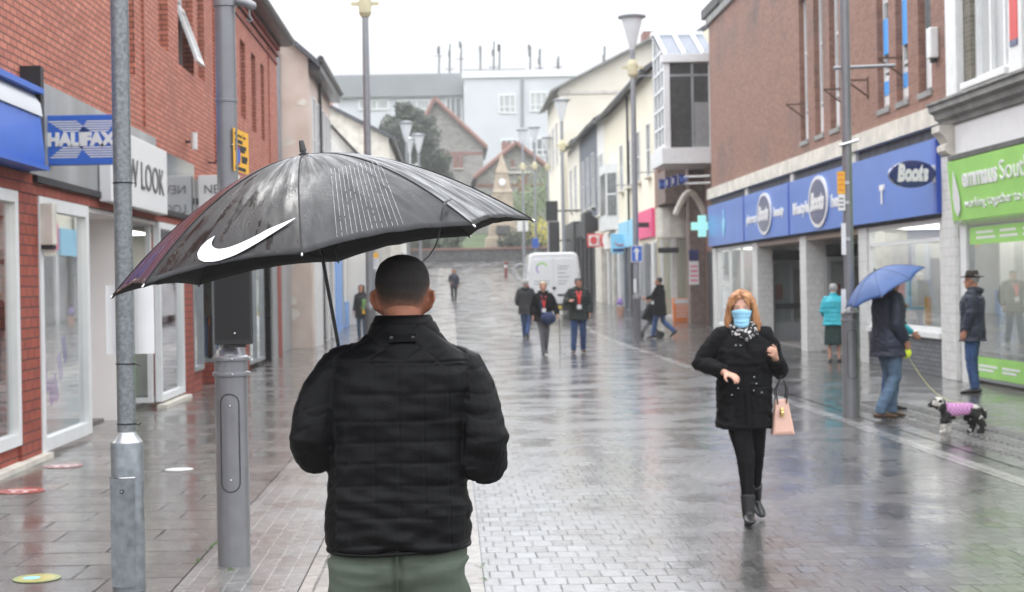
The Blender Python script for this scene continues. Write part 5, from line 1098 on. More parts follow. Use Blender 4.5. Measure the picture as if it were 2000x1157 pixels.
mb = MB(); mb.sphere((a.x+.12, y-.166, c.z+.065), .007, 8, 6); mb.build('screw', M['steel'], o); mb = MB(); mb.box(a.x+.05, y-.14, c.z-.018, a.x+.18, y-.1, c.z-.001); mb.build('hinge', M['black_paint'], o)
o = thing('parking_notice', 'yellow loading notice with a blue roundel clamped edge-on to the thick grey column', 'sign')
a = W(451, 252, y); c = W(480, 352, y); hh = a.z - W(451, 335, y).z
d = V((.085, .95, 0)).normalized(); w_ = .40
p0 = V((x+.046, y-.075, a.z)); nrm = V((d.y, -d.x, 0))
mb = MB(); mb.rings([[p0+nrm*e, p0+d*w_+nrm*e, p0+d*w_+nrm*e-V((0, 0, hh)), p0+nrm*e-V((0, 0, hh))] for e in (0, .004)]); mb.build('plate', M['sign_yellow'], o)
mb = MB(); q0 = p0 + d*w_*.28 - V((0, 0, hh*.62)) + nrm*.0045; mb.rings([[q0 + d*.06*math.cos(2*PI*j/24) + V((0, 0, .06*math.sin(2*PI*j/24))) + nrm*e for j in range(24)] for e in (0, .001)]); rd = mb.build('roundel', M['lens_red'], o)
mb = MB(); mb.rings([[q0 + d*.045*math.cos(2*PI*j/24) + V((0, 0, .045*math.sin(2*PI*j/24))) + nrm*e for j in range(24)] for e in (.001, .0016)]); mb.build('roundel_core', M['sign_blue'], rd)
for z_, ln_ in ((.24, .2), (.36, .3), (.44, .26), (.60, .16), (.68, .14), (.88, .28)):
    mb = MB(); q1 = p0 + d*(.2 if .5 < z_ < .8 else .03) - V((0, 0, hh*z_)); mb.rings([[q1+nrm*e, q1+d*ln_+nrm*e, q1+d*ln_-V((0, 0, .022))+nrm*e, q1-V((0, 0, .022))+nrm*e] for e in (.0042, .005)]); mb.build('printed_line', M['black_matt'], o)
for z_, s_ in ((.14, 'Pedestrian Zone'),):
    text('lettering', s_, .032, M['black_matt'], p0 + d*(.16 if .5 < z_ < .8 else .02) - V((0, 0, hh*z_+.01)) + nrm*.0046, d, (0, 0, 1), o, .0004, bold=.0006, width=.3 if not .5 < z_ < .8 else .16)
mb = MB(); mb.tube([(x, y, a.z-.1), p0-V((0, 0, .1))], .006, 6); mb.build('clamp', M['steel'], o)
# right hand post with arm
y = 18.35; x = W(1663, 812, y).x
po = post('grey lamp column with a thin horizontal arm beside the blue umbrella', x, y, 6.6, .060)
a = W(1655, 133, y); e = W(1748, 130, y); mb = MB(); mb.tube([(x-.14, y, a.z), (e.x, y, a.z+.02)], .022, 8); mb.build('arm', M['post_grey'], po)
a = W(1660, 280, y); mb = MB(); mb.tube([(x-.1, y-.06, a.z-.03), (x+.12, y-.06, a.z+.03)], .02, 8); mb.build('bracket', M['steel'], po)
def plate(label, cat, x0, py0, py1, px0, px1, m, y, name='notice'):
    a, c = W(px0, py0, y), W(px1, py1, y); o = thing(name, label, cat); mb = MB(); mb.box(a.x, y-.07, c.z, c.x, y-.065, a.z); mb.build('plate', M[m], o); mb = MB(); mb.box(c.x-.02, y-.064, (a.z+c.z)/2-.02, c.x+.05, y-.04, (a.z+c.z)/2+.02); mb.build('clamp', M['steel'], o)
    return o, a, c
o, a, c = plate('yellow notice plate on the grey column over the blue fascia', 'sign', x, 336, 380, 1632, 1648, 'sign_yellow', y)
for k in range(4): mb = MB(); zz = c.z + (a.z-c.z)*(.15+.22*k); mb.box(a.x+.01, y-.072, zz, c.x-.015, y-.0705, zz+.02); mb.build('printed_line', M['sign_orange'], o)
o, a, c = plate('white notice plate under the yellow one on the grey column', 'sign', x, 381, 412, 1634, 1648, 'sign_white', y)
for k in range(3): mb = MB(); zz = c.z + (a.z-c.z)*(.2+.25*k); mb.box(a.x+.01, y-.072, zz, c.x-.015, y-.0705, zz+.015); mb.build('printed_line', M['sign_grey'], o)
plate('tall white notice edge facing the street on the grey column', 'sign', x, 437, 498, 1640, 1650, 'sign_white', y)
plate('short white plate just above the cap of the grey column', 'sign', x, 565, 612, 1640, 1650, 'sign_white', y)
# tall lanterns
def lantern_post(label, x, y, top, r=.07, base=True, zg=None, wide=1, box=7.6):
    o = thing('street_lamp', label, 'street lamp'); g0 = gz(y) if zg is None else zg
    if base:
        mb = MB(); mb.lathe([(.11, g0-.3), (.11, g0+1.1), (.125, g0+1.12), (.125, g0+1.2), (.09, g0+1.28), (r, g0+1.33)], (x, y, 0), 20); mb.build('base', M['post_grey'], o, smooth=True)
    mb = MB(); mb.lathe([(r, g0 + (1.32 if base else -.3)), (r*.8, top-1.0)], (x, y, 0), 16); mb.build('pole', M['lamp_grey'], o, smooth=True)
    mb = MB(); mb.lathe([(r*.8, top-1.0), (.1, top-.9), (.3*wide, top-.15), (.3*wide, top-.12)], (x, y, 0), 20); mb.build('lantern', M['lamp_white'], o, smooth=True)
    mb = MB(); mb.lathe([(.34*wide, top-.12), (.4*wide, top-.10), (.4*wide, top-.05), (.2*wide, top), (.02, top+.04)], (x, y, 0), 20); mb.build('lantern_cap', M['lamp_grey'], o, smooth=True)
    if box:
        mb = MB(); mb.lathe([(r, g0+box-.25), (.14, g0+box-.16), (.14, g0+box+.12), (.11, g0+box+.2), (r, g0+box+.25)], (x, y, 0), 12); mb.box(x-.3, y-.03, g0+box, x+.3, y+.03, g0+box+.08); mb.build('lamp_box', M['lamp_yellow'], o)
    return o
y = 43; x = W(1245, 664, y).x
lp = lantern_post('tall lamp post with a white lantern carrying the one way arrow sign', x, y, W(1233, 28, y).z, .085)
for py, s_ in ((150, 1), (338, 1), (362, -1)):
    z_ = W(1240, py, y).z; mb = MB(); mb.tube([(x, y, z_), (x+.62*s_, y, z_+.02)], .018, 6); mb.build('basket_arm', M['lamp_grey'], lp)
o = thing('one_way_sign', 'square blue one way sign with a white up arrow', 'sign'); a, c = W(1232, 480, y-.1), W(1255, 512, y-.1)
mb = MB(); mb.box(a.x, y-.1, c.z, c.x, y-.094, a.z); mb.build('plate', M['sign_white'], o); mb = MB(); mb.box(a.x+.02, y-.103, c.z+.02, c.x-.02, y-.1005, a.z-.02); mb.build('face', M['sign_blue'], o)
mx_ = (a.x+c.x)/2; hh = a.z-c.z; mb = MB(); mb.prism([(-.035, .12), (.035, .12), (.035, .62), (.10, .62), (0, .9), (-.10, .62), (-.035, .62)], 0, .002, lambda p, q, t_: V((mx_+p, y-.1034-t_, c.z+q*hh))); mb.build('arrow', M['sign_white'], o)
o = thing('notice', 'small white box plate strapped low on the lamp post with the arrow sign', 'sign'); a, c = W(1237, 545, y-.12), W(1243, 572, y-.12); mb = MB(); mb.box(a.x, y-.14, c.z, c.x, y-.11, a.z); mb.build('plate', M['sign_white'], o)
y = 32.6; x = W(718, 300, y).x
lantern_post('tall lamp post with a yellow box rising behind the black umbrella', x, y, 9.1, .085)
for lab, px, pt, y in (('slim lamp post before the tall cream house', 1096, 193, 68), ('far lamp post right of the monument', 1020, 252, 98), ('far lamp post nearest the right hand shrubs', 1043, 247, 94), ('faint lamp post beside the yellow bush', 1068, 268, 108)):
    t_ = W(px, pt, y); lantern_post(lab, t_.x, y, t_.z, .085, box=7.2)
for lab, px, pt, y in (('tall white lantern post left of the twin lamp', 793, 238, 76), ('twin lamp post with two white lanterns in front of the evergreen tree', 817, 262, 82)):
    t_ = W(px, pt, y); o = lantern_post(lab, t_.x, y, t_.z, .085, wide=1.0, box=6.6)
    if pt == 262:
        mb = MB(); q = W(800, 268, y); mb.tube([(t_.x, y, t_.z-1.6), (q.x, y, t_.z-1.7), (q.x, y, q.z-.8)], .05, 8); mb.lathe([(.05, q.z-.9), (.26, q.z-.15), (.34, q.z-.1), (.05, q.z)], (q.x, y, 0), 16); mb.build('side_lantern', M['lamp_white'], o)
# far traffic signs
for lab, px, y, py0, py1, m, wpx in (('blue round mini sign above the van', 1046, 90, 466, 484, 'sign_blue', 13), ('white rectangular sign by the clock monument', 1021, 105, 432, 452, 'sign_white', 22)):
    o = thing('road_sign', lab, 'sign'); a, c = W(px-wpx/2, py0, y), W(px+wpx/2, py1, y); mb = MB(); mb.box(a.x, y, c.z, c.x, y+.03, a.z); mb.build('plate', M[m], o, bevel=.05); mb = MB(); mb.tube([((a.x+c.x)/2, y+.07, gz(y)-.2), ((a.x+c.x)/2, y+.07, a.z)], .04, 8); mb.build('post', M['lamp_grey'], o)
o = thing('bollard', 'dark rusty street bollard at the top of the road', 'bollard'); p = W(988, 530, 100); mb = MB(); mb.lathe([(.09, gz(100)-.2), (.09, gz(100)+.95), (.11, gz(100)+1.0), (.05, gz(100)+1.1)], (p.x, 100, 0), 12); mb.build('shaft', M['brick_dark'], o); mb = MB(); mb.lathe([(.1, gz(100)+.7), (.105, gz(100)+.8), (.1, gz(100)+.85)], (p.x, 100, 0), 12); mb.build('band', M['sign_white'], o)
# yellow and white notice far left behind the man's head
o = thing('notice', 'yellow and white notice hung on a post before the navy shop columns', 'sign'); y = 55; a, b_, c = W(723, 494, y), W(739, 504, y), W(739, 526, y)
mb = MB(); mb.box(a.x, y, b_.z, b_.x, y+.02, a.z); mb.build('header', M['sign_yellow'], o); mb = MB(); mb.box(a.x, y, c.z, c.x, y+.02, b_.z-.005); mb.build('plate', M['sign_white'], o); mb = MB(); mb.tube([((a.x+c.x)/2, y+.05, gz(y)-.2), ((a.x+c.x)/2, y+.05, a.z+.4)], .04, 8); mb.build('post', M['lamp_grey'], o)
for k, (z_) in enumerate((.12, .22, .32)): mb = MB(); mb.box(a.x+.04, y-.004, c.z+z_, c.x-.04, y-.001, c.z+z_+.025); mb.build('printed_line', M['sign_grey'], o)
# A board
o = thing('pavement_board', 'orange folding pavement board with a white header outside the corner shop', 'pavement board'); y = 54
a, b_, c = W(1314, 583, y), W(1344, 596, y), W(1349, 631, y); g0 = gz(y); hh = a.z-g0
for sgn in (1, -1):
    mb = MB(); q = Matrix.Rotation(R(-10*sgn), 3, 'X'); ctr = V(((a.x+c.x)/2, y + .11*sgn, g0 + hh*.5))
    mb.obox(ctr, (c.x-a.x, .03, hh), q); pn = mb.build('board', M['sign_orange'], o)
    if sgn == -1:
        pass
mb = MB(); q = Matrix.Rotation(R(10), 3, 'X'); ctr = V(((a.x+c.x)/2, y-.11, g0+hh*.5))
mb.obox(ctr + q @ V((0, -.019, hh*.38)), (c.x-a.x-.04, .006, hh*.2), q); mb.build('header', M['sign_white'], o)
for k in range(5): mb = MB(); mb.obox(ctr + q @ V((-.02, -.019, hh*(.2-.12*k))), ((c.x-a.x)*(.7-.08*(k % 2)), .005, .03), q); mb.build('printed_line', M['sign_white'], o)
# floor stickers
M['dull_sign_red'] = mat('worn red vinyl', (.50, .07, .065), .2, col2=(.42, .16, .14), vs=14); M['dull_sign_pink'] = mat('faded red vinyl', (.48, .16, .17), .2, col2=(.36, .22, .2), vs=14); M['dull_yellow'] = mat('worn yellow vinyl', (.55, .48, .10), .2, col2=(.45, .42, .18), vs=14); M['dull_sign_green'] = mat('worn green vinyl', (.34, .42, .14), .2, col2=(.30, .33, .16), vs=14)
def sticker(label, px, py, m, r=.17, extra=True, sx=1):
    a, b_ = px-VPX, py-VPY; v = a*sR + b_*cR; Y = F*H/v; x = (a*cR - b_*sR)/F*Y
    o = thing('floor_sticker', label, 'floor sticker', (x, Y, .004)); mb = MB(); mb.rings([[(r*math.cos(2*PI*j/40)*sx, r*math.sin(2*PI*j/40), z) for j in range(40)] for z in (0, .002)]); mb.build('disc', M['dull_'+m] if 'dull_'+m in M else M[m], o)
    if extra:
        for k in (-1, 1): mb = MB(); mb.box(k*.05-.02, -.09, .0021, k*.05+.02, -.03, .0028); mb.build('footprint', M['sign_white'], o)
        mb = MB(); mb.box(-.12, .03, .0021, .12, .055, .0028); mb.build('printed_line', M['sign_white'], o)
    return o
sticker('red round distancing sticker near the shop stall riser', 42, 960, 'sign_red', .19); sticker('faded red round distancing sticker further along the shop window', 124, 911, 'sign_pink', .18); sticker('pale white sticker worn flat between the two poles', 350, 918, 'sign_white', .13, False)
o = sticker('multicoloured round sticker with a yellow ring at the bottom corner', 72, 1131, 'sign_green', .135, False)
mb = MB(); mb.rings([[(.105*math.cos(2*PI*j/40), .105*math.sin(2*PI*j/40), z) for j in range(40)] for z in (.0021, .0028)]); mb.build('ring', M['dull_yellow'], o); mb = MB(); mb.rings([[(-.03+.05*math.cos(2*PI*j/30), .05*math.sin(2*PI*j/30), z) for j in range(30)] for z in (.0029, .0034)]); mb.build('core', M['sign_sky'], o)
# ------------------------------------------------------------------ van, car, hoop
def van():
    Y = 57.3; p = W(1082, 560, Y); x = p.x; g0 = gz(Y)
    o = thing('white_van', 'white panel van seen from behind with a green and blue ring logo', 'van', (x, Y, g0)); o.scale = (1.05, 1, 1.07)
    # body: cross sections narrow towards the roof, lofted along the length
    def sec(y, wk, zr, zb=.32):
        w0, w1 = .99*wk, .85*wk
        pts = [(-w0, zb), (-w0, .95), (-w0*.985, 1.25), (-w1*1.02, zr-.16), (-w1*.96, zr-.04), (-w1*.75, zr), (w1*.75, zr), (w1*.96, zr-.04), (w1*1.02, zr-.16), (w0*.985, 1.25), (w0, .95), (w0, zb)]
        return [(a, y, z) for a, z in pts]
    mb = MB(); mb.rings([sec(0, .95, 2.28), sec(.05, 1, 2.33), sec(2.5, 1, 2.35), sec(3.3, 1, 2.28), sec(4.1, .98, 1.25), sec(4.9, .9, 1.0)]); body = mb.build('body', M['van_white'], o, smooth=True)
    mb = MB(); mb.box(-.98, -.10, .30, .98, .1, .55); mb.build('bumper', M['black_matt'], o, bevel=.03)
    for s_ in (-1, 1):
        pts = [(.03, .62), (.90, .62), (.90, 1.2), (.80, 2.05), (.72, 2.12), (.03, 2.12)]
        mb = MB(); mb.prism([(s_*a, z) for a, z in pts], -.022, .03, lambda a, z, t_: V((a, t_, z))); d = mb.build('rear_door', M['van_white'], o, bevel=.012)
        mb = MB(); mb.box(s_*.88, -.04, .75, s_*.96, .02, 1.2); mb.build('tail_light', M['lens_red'], o, bevel=.01)
        for z in (.8, 1.6): mb = MB(); mb.box(s_*.86, -.05, z, s_*.92, -.02, z+.1); mb.build('hinge', M['van_white'], d)
        for yy in (.9, 4.0):
            mb = MB(); mb.lathe([(.2, -.1), (.33, -.09), (.34, 0), (.33, .09), (.2, .1)], (s_*.86, yy, .33), 20, axis=Matrix.Rotation(R(90), 3, 'Y')); wh = mb.build('wheel', M['rubber'], o, smooth=True)
    mb = MB(); mb.box(-.06, -.06, 1.05, .06, -.023, 1.13); mb.build('door_handle', M['black_matt'], o, bevel=.01)
    mb = MB(); mb.box(.12, -.035, .8, .4, -.023, .88); mb.build('grab_recess', M['black_matt'], o)
    mb = MB(); mb.box(-.26, -.115, .36, .26, -.101, .47); mb.build('number_plate', M['plate'], o)
    for (a0, a1, m) in ((20, 150, 'sign_green'), (150, 235, 'violet')):
        mb = MB(); c = (-.42, 1.78); ts = [R(a0 + (a1-a0)*j/16) for j in range(17)]
        mb.rings([[(c[0] + r*math.cos(t_), yy, c[1] + r*math.sin(t_)) for r, yy in ((.16, -.024), (.21, -.024), (.21, -.028), (.16, -.028))] for t_ in ts]); mb.build('ring_logo', M[m], o)
    for k, z in enumerate((1.83, 1.74, 1.6, 1.46, 1.32, 1.22)):
        for s_ in (1, -1):
            if s_ == -1 and k < 4: continue
            mb = MB(); mb.box(.14 if s_ == 1 else -.7, -.026, z, (.55 - .06*(k % 3)) if s_ == 1 else -.15, -.0225, z+.025); mb.build('printed_line', M['office_grey'], o)
van()
o = thing('bicycle_rack', 'steel hoop rack with a leaning wheel beside the white van', 'bicycle rack'); y = 62; p = W(1018, 532, y); g0 = gz(y)
mb = MB(); mb.tube([(p.x + .33*math.cos(t_), y, p.z + .33*math.sin(t_)) for t_ in np.linspace(0, 2*PI, 25)], .03, 8, caps=False); mb.build('hoop', M['lamp_grey'], o); mb = MB(); mb.tube([(p.x+.3, y+.05, g0-.1), (p.x+.3, y+.05, p.z+.4)], .035, 8); mb.build('post', M['black_matt'], o)
# pushchair and small goods outside the shops
o = thing('pushchair', 'dark folded pushchair standing at the foot of the lamp post with the arrow', 'pushchair'); y = 44.3; p = W(1270, 640, y)
mb = MB(); mb.rings([[(p.x-.26, y+d, .55+k), (p.x+.2, y+d, .45), (p.x+.26, y+d, .95), (p.x-.05, y+d, 1.0)] for d, k in ((-.2, 0), (.2, 0))]); mb.build('seat', M['coat_black'], o, bevel=.04)
mb = MB()
for d in (-.22, .22): mb.tube([(p.x-.3, y+d, .08), (p.x+.1, y+d, .6), (p.x+.35, y+d, 1.05)], .018, 6); mb.tube([(p.x+.28, y+d, .1), (p.x-.1, y+d, .6)], .018, 6)
mb.tube([(p.x+.35, y-.22, 1.05), (p.x+.35, y+.22, 1.05)], .02, 6); mb.build('frame', M['black_matt'], o)
for sx in (-.3, .28):
    for d in (-.22, .22): mb = MB(); mb.lathe([(.05, -.025), (.1, -.02), (.1, .02), (.05, .025)], (p.x+sx, y+d, .1), 14, axis=Matrix.Rotation(R(90), 3, 'X')); mb.build('wheel', M['rubber'], o)
o = thing('flower_bucket', 'bucket with violet flowers on the pavement outside the grey shopfront', 'flower bucket'); y = 60; p = W(1212, 600, y); g0 = gz(y)
mb = MB(); mb.lathe([(.13, g0), (.18, g0+.32), (.17, g0+.32), (.12, g0+.05)], (p.x, y, 0), 14); mb.build('bucket', M['bag_pink'], o); mb = MB()
for k in range(9): mb.sphere((p.x+random.gauss(0, .08), y+random.gauss(0, .08), g0+.42+random.random()*.2), .07, 7, 5)
mb.build('flowers', M['violet'], o)
# ------------------------------------------------------------------ people
HEAD = [(0.0, .026, .030, .062), (.012, .038, .045, .052), (.03, .048, .058, .042), (.06, .060, .076, .026), (.09, .067, .088, .012), (.12, .0735, .095, .002), (.155, .0775, .0985, -.004), (.185, .0745, .094, -.007), (.21, .061, .078, -.009), (.226, .04, .052, -.010), (.235, .014, .018, -.010)]
def ring(c, rx, ry, n=20, e=2.0, Rm=None, o=None):
    out = []
    for j in range(n):
        a = 2*PI*j/n; ca, sa = math.cos(a), math.sin(a)
        p = V((math.copysign(abs(ca)**(2/e), ca)*rx, math.copysign(abs(sa)**(2/e), sa)*ry, 0)) + V(c)
        out.append((Rm @ p + o) if Rm else p)
    return out
def head_r(z, inf=0):
    for (a, b) in zip(HEAD, HEAD[1:]):
        if z <= b[0]:
            t_ = (z-a[0])/(b[0]-a[0]); return tuple(a[i] + (b[i]-a[i])*t_ + (inf if i in (1, 2) else 0) for i in (1, 2, 3))
    return HEAD[-1][1:]
def hand(mb, w_, d, n, lat, curl=.5, s_=1, spread=.02):
    w_, d = V(w_), V(d).normalized(); n = V(n); n = (n - d*n.dot(d)).normalized(); lat = V(lat); lat = (lat - d*lat.dot(d) - n*lat.dot(n)).normalized()
    mb.tube([w_ - d*.03, w_, w_ + d*.035*s_, w_ + d*.08*s_, w_ + d*.092*s_], [(.026*s_, .019*s_), (.028*s_, .018*s_), (.038*s_, .016*s_), (.041*s_, .014*s_), (.034*s_, .010*s_)], 12, ref=lat)
    for i, L in enumerate((.066, .076, .071, .054)):
        p = w_ + d*(.084 - .004*abs(i-1))*s_ + lat*(.0295-.0195*i)*s_; pts = [p - d*.02*s_]; ang = curl*.35; dd = d
        pts.append(p)
        for k, f in enumerate((.45, .3, .25)):
            dd = (d*math.cos(ang) + n*math.sin(ang) + lat*spread*(1.5-i)).normalized(); p = p + dd*L*f*s_; pts.append(p); ang += curl*.75
        mb.tube(pts, [.0085*s_, .0088*s_, .0083*s_, .0076*s_, .0062*s_], 8, round_ends=True)
    p = w_ + d*.022*s_ + lat*.028*s_; d1 = (d*.65 + lat*.65 + n*.35).normalized(); q = p + d1*.042*s_; d2 = (d*.85 + lat*.15 + n*.5*max(.4, curl)).normalized()
    mb.tube([p - d1*.015*s_, p, q, q + d2*.034*s_], [.012*s_, .0125*s_, .0105*s_, .0085*s_], 8, round_ends=True)
POSE = dict(shR=(.18, -.01, 1.425), shL=(-.18, -.01, 1.425), elR=(.235, -.03, 1.16), elL=(-.235, -.03, 1.16), wrR=(.25, .06, .92), wrL=(-.25, .06, .92),
            hipR=(.09, 0, .92), hipL=(-.09, 0, .92), knR=(.10, .025, .50), knL=(-.10, .025, .50), anR=(.10, -.02, .085), anL=(-.10, -.02, .085), toR=(.1, 1, 0), toL=(-.1, 1, 0),
            head=(0, .0, 1.515), hy=0, hp=0, ht=0, ear=1, lean=0, curlR=.5, curlL=.5, nR=(-1, 0, 0), nL=(1, 0, 0), tR=(0, 1, .2), tL=(0, 1, .2))
TORSO = [(.80, .172, .122, 0), (.90, .174, .126, -.003), (.98, .164, .118, 0), (1.08, .156, .110, 0), (1.20, .168, .118, .004), (1.31, .176, .122, 0), (1.39, .160, .105, -.008), (1.445, .112, .08, -.014), (1.50, .066, .060, -.016)]
def person(label, loc, yaw, sc=1.0, pose=None, vox=.012, skin='skin', jacket=None, trousers=None, skirt=None, shoes='shoe_black', hair=None, hat=None, group=None, face=True, head_sc=1.0, torso=None, seed=0):
    P = dict(POSE); P.update(pose or {})
    root = thing('person', label, 'person', loc, yaw, group); root.scale = (sc,)*3
    J = {k: V(v) for k, v in P.items() if isinstance(v, tuple)}
    lean = P['lean']
    ln = lambda p: V((p[0], p[1] + lean*max(0, p[2]-.95), p[2]))
    for k in ('shR', 'shL', 'head'): J[k] = ln(J[k])
    HR = Matrix.Rotation(P['hy'], 3, 'Z') @ Matrix.Rotation(P['hp'], 3, 'X') @ Matrix.Rotation(P['ht'], 3, 'Y')
    piv = V((0, -.015, .03))
    hp = lambda p: J['head'] + piv + HR @ ((V(p) - piv)*head_sc)
    T = torso or TORSO
    # ---- the body: one continuous skin
    def build_head(mb, inf=0, z0=0, e=2.2):
        rs = []
        for (z, rx, ry, cy) in HEAD:
            if z < z0: continue
            zz = z + (inf if z > .2 else 0)
            rs.append([hp((p.x, p.y, zz)) for p in ring((0, cy, 0), rx+inf, ry+inf, 24, e)])
        mb.rings(rs)
    mb = MB(); build_head(mb)
    nb = V((0, -.018, 1.44)); nb = ln(nb)
    mb.tube([nb, (nb*.5 + hp((0, -.02, .04))*.5), hp((0, -.022, .085))], [(.066, .062), (.056, .056), (.056, .058)], 18)
    mb.tube([hp((0, .088, .138)), hp((0, .101, .115)), hp((0, .112, .095)), hp((0, .098, .084))], [.008, .0095, .013, .010], 8, round_ends=True)
    for s_ in (-1, 1):
        ek = P['ear']; ez = -.012*(ek > 1); mb.tube([hp((s_*.070, .004, .085+ez)), hp((s_*(.077+.006*(ek-1)), -.008, .098+ez)), hp((s_*(.083+.022*(ek-1)), -.018, .125+ez)), hp((s_*(.080+.02*(ek-1)), -.016, .143+ez))], [(.006, .010), (.008, .014*ek), (.007, .021*ek), (.005, .014*ek)], 10, round_ends=True, ref=HR @ V((1, 0, 0)))
        mb.tube([hp((s_*.012, .094, .137)), hp((s_*.033, .091, .141)), hp((s_*.055, .073, .137))], [.007, .008, .006], 8)
        mb.tube([hp((s_*.03, .078, .09)), hp((s_*.05, .066, .095))], [.016, .013], 8, round_ends=True)
    mb.tube([hp((-.02, .088, .052)), hp((0, .096, .053)), hp((.02, .088, .052))], [.006, .0085, .006], 8, round_ends=True)
    mb.tube([hp((-.012, .083, .012)), hp((.012, .083, .012))], [.014, .014], 8, round_ends=True)
    mb.rings([[ln(p) for p in ring((0, cy, z), rx*.90, ry*.90, 20, 2.4)] for z, rx, ry, cy in T])
    for s in 'RL':
        sh, el, wr = J['sh'+s], J['el'+s], J['wr'+s]
        inner = V((sh.x*.5, sh.y, sh.z+.0))
        mb.tube([inner, sh, sh.lerp(el, .35), el, el.lerp(wr, .3), wr], [.05, .052, .047, .037, .038, .025], 12, round_ends=True)
        hand(mb, wr, (wr-el), J['n'+s], J['t'+s], P['curl'+s])
        hi, kn, an = J['hip'+s], J['kn'+s], J['an'+s]
        mb.tube([hi + V((0, 0, .04)), hi, hi.lerp(kn, .35), kn, kn.lerp(an, .3), an, an - V((0, 0, .03))], [.072, .078, .068, .046, .044, .030, .030], 14)
        to = J['to'+s].normalized(); mb.tube([an - to*.04 - V((0, 0, .045)), an + to*.05 - V((0, 0, .05)), an + to*.12 - V((0, 0, .055))], [(.026, .024), (.030, .02), (.024, .013)], 12, round_ends=True, ref=to.cross(V((0, 0, 1))))
    me = remesh(mb, min(vox, .009), 2, 'body'); add_mesh('body', me, M[skin], root)
    if face:
        for s_ in (-1, 1):
            e = MB(); c = hp((s_*.0315, .0785, .1215)); e.sphere(c, .0125*head_sc, 12, 8); ey = e.build('eye', M['eye_white'], root, smooth=True)
            e = MB(); e.sphere(hp((s_*.0315, .0868, .1212)), .0058*head_sc, 10, 6); e.build('iris', M['eye_dark'], ey, smooth=True)
        e = MB(); e.tube([hp((-.023, .0895, .0525)), hp((-.008, .0985, .056)), hp((0, .0995, .055)), hp((.008, .0985, .056)), hp((.023, .0895, .0525))], [(.003, .003), (.0045, .006), (.0045, .005), (.0045, .006), (.003, .003)], 8); e.build('lips', M['lip'], root, smooth=True)
    # ---- clothes
    if trousers:
        mb = MB(); a = trousers.get('w', 1.0); mb.rings([[ln(p) for p in ring((0, cy, z), rx*a+.008, ry*a+.010, 22, 2.5)] for z, rx, ry, cy in [(.80, .170, .118, 0), (.88, .176, .124, -.006), (.96, .168, .118, 0), (1.04, .160, .112, 0)]])
        k = trousers.get('fit', 1.0); ka = k*trousers.get('ank', 1)
        for s in 'RL':
            hi, kn, an = J['hip'+s], J['kn'+s], J['an'+s]; kl = kn.lerp(an, .35)
            mb.tube([hi + V((0, -.005, .03)), hi.lerp(kn, .18), hi.lerp(kn, .5), kn, kl, an + V((0, -.005, .045)), an - V((0, .005, trousers.get('drop', .02)))], [(.088, .10), (.095*k, .10*k), (.086*k, .092*k), (.068*k, .071*k), (.066*ka, .07*ka), (.056*ka, .062*ka), (.058*ka, .066*ka)], 18)
        me = remesh(mb, vox, 3, 'trousers'); folds(me, trousers.get('fold', .007), (10, 10, 12), seed+3); add_mesh('trousers', me, M[trousers['m']], root)
    if skirt:
        mb = MB(); mb.rings([ring((0, -.005, z), rx, ry, 26, 2.2) for z, rx, ry in [(skirt['hem'], .215, .18), (.7, .205, .165), (.9, .19, .14), (1.03, .16, .12)]]); me = remesh(mb, vox, 2, 'skirt'); folds(me, .012, (14, 14, 2), seed); add_mesh('skirt', me, M[skirt['m']], root)
    if shoes:
        for s in 'RL':
            an, kn_, to = J['an'+s], J['kn'+s], J['to'+s].normalized(); lat = to.cross(V((0, 0, 1))).normalized(); upv = lat.cross(to).normalized()*1.0
            mb = MB(); mb.tube([an - to*.075 - upv*.045, an - to*.03 - upv*.038, an + to*.06 - upv*.047, an + to*.13 - upv*.058, an + to*.185 - upv*.066], [(.034, .034), (.040, .044), (.043, .036), (.045, .026), (.034, .018)], 14, ref=lat, round_ends=True)
            if shoes == 'boot': mb.tube([an - upv*.03, an, an.lerp(kn_, .32)], [(.046, .052), (.048, .054), (.056, .062)], 14); mb.obox(an - to*.05 - upv*.085, (.06, .05, .045), Matrix((lat, to, upv)).transposed())
            me = remesh(mb, .009, 2, 'shoe'); add_mesh('shoe', me, M['shoe_black' if shoes == 'boot' else shoes], root)
    if jacket:
        g, hem = jacket.get('g', .028), jacket.get('hem', .78); fl = jacket.get('flare', .02)
        mb = MB(); rs = []
        low = [r for r in T if r[0] > hem + .03]
        b0 = low[0]; rs.append([ln(p) for p in ring((0, b0[3], hem), max(b0[1], .17)+g+fl, max(b0[2], .12)+g+fl, 26, 2.5)])
        for z, rx, ry, cy in low: rs.append([ln(p) for p in ring((0, cy, z), rx + (g if z < 1.42 else .014), ry + (g if z < 1.42 else .016), 26, 2.5)])
        zt = jacket.get('collar', 1.545); rs.append([ln(p) for p in ring((0, -.012, zt), .074, .072, 26, 2)])
        mb.rings(rs)
        sl = jacket.get('sl', .022)
        for s in 'RL':
            sh, el, wr = J['sh'+s], J['el'+s], J['wr'+s]; inn = V((sh.x*.45, sh.y, sh.z+.012)); f = wr.lerp(el, .10)
            mb.tube([inn, sh*.92+inn*.08, sh.lerp(el, .3), sh.lerp(el, .75), el, el.lerp(wr, .35), f], [(.055+sl*.6)]+[.052+sl, .050+sl, .043+sl, .042+sl, .038+sl, .032+sl*.8], 16, round_ends=False)
        if jacket.get('hood'):
            c = ln(V((0, -.085, 1.50))); mb.tube([c+V((-.10, .035, .02)), c+V((-.05, -.02, -.01)), c+V((0, -.035, -.02)), c+V((.05, -.02, -.01)), c+V((.10, .035, .02))], [.03, .045, .05, .045, .03], 12, round_ends=True)
        me = remesh(mb, vox, jacket.get('smooth', 3), 'jacket')
        if jacket.get('puff'):
            h_ = jacket['puff']; displace(me, lambda p, n: .010*(abs(math.sin(PI*p[2]/h_))**.5) - .006)
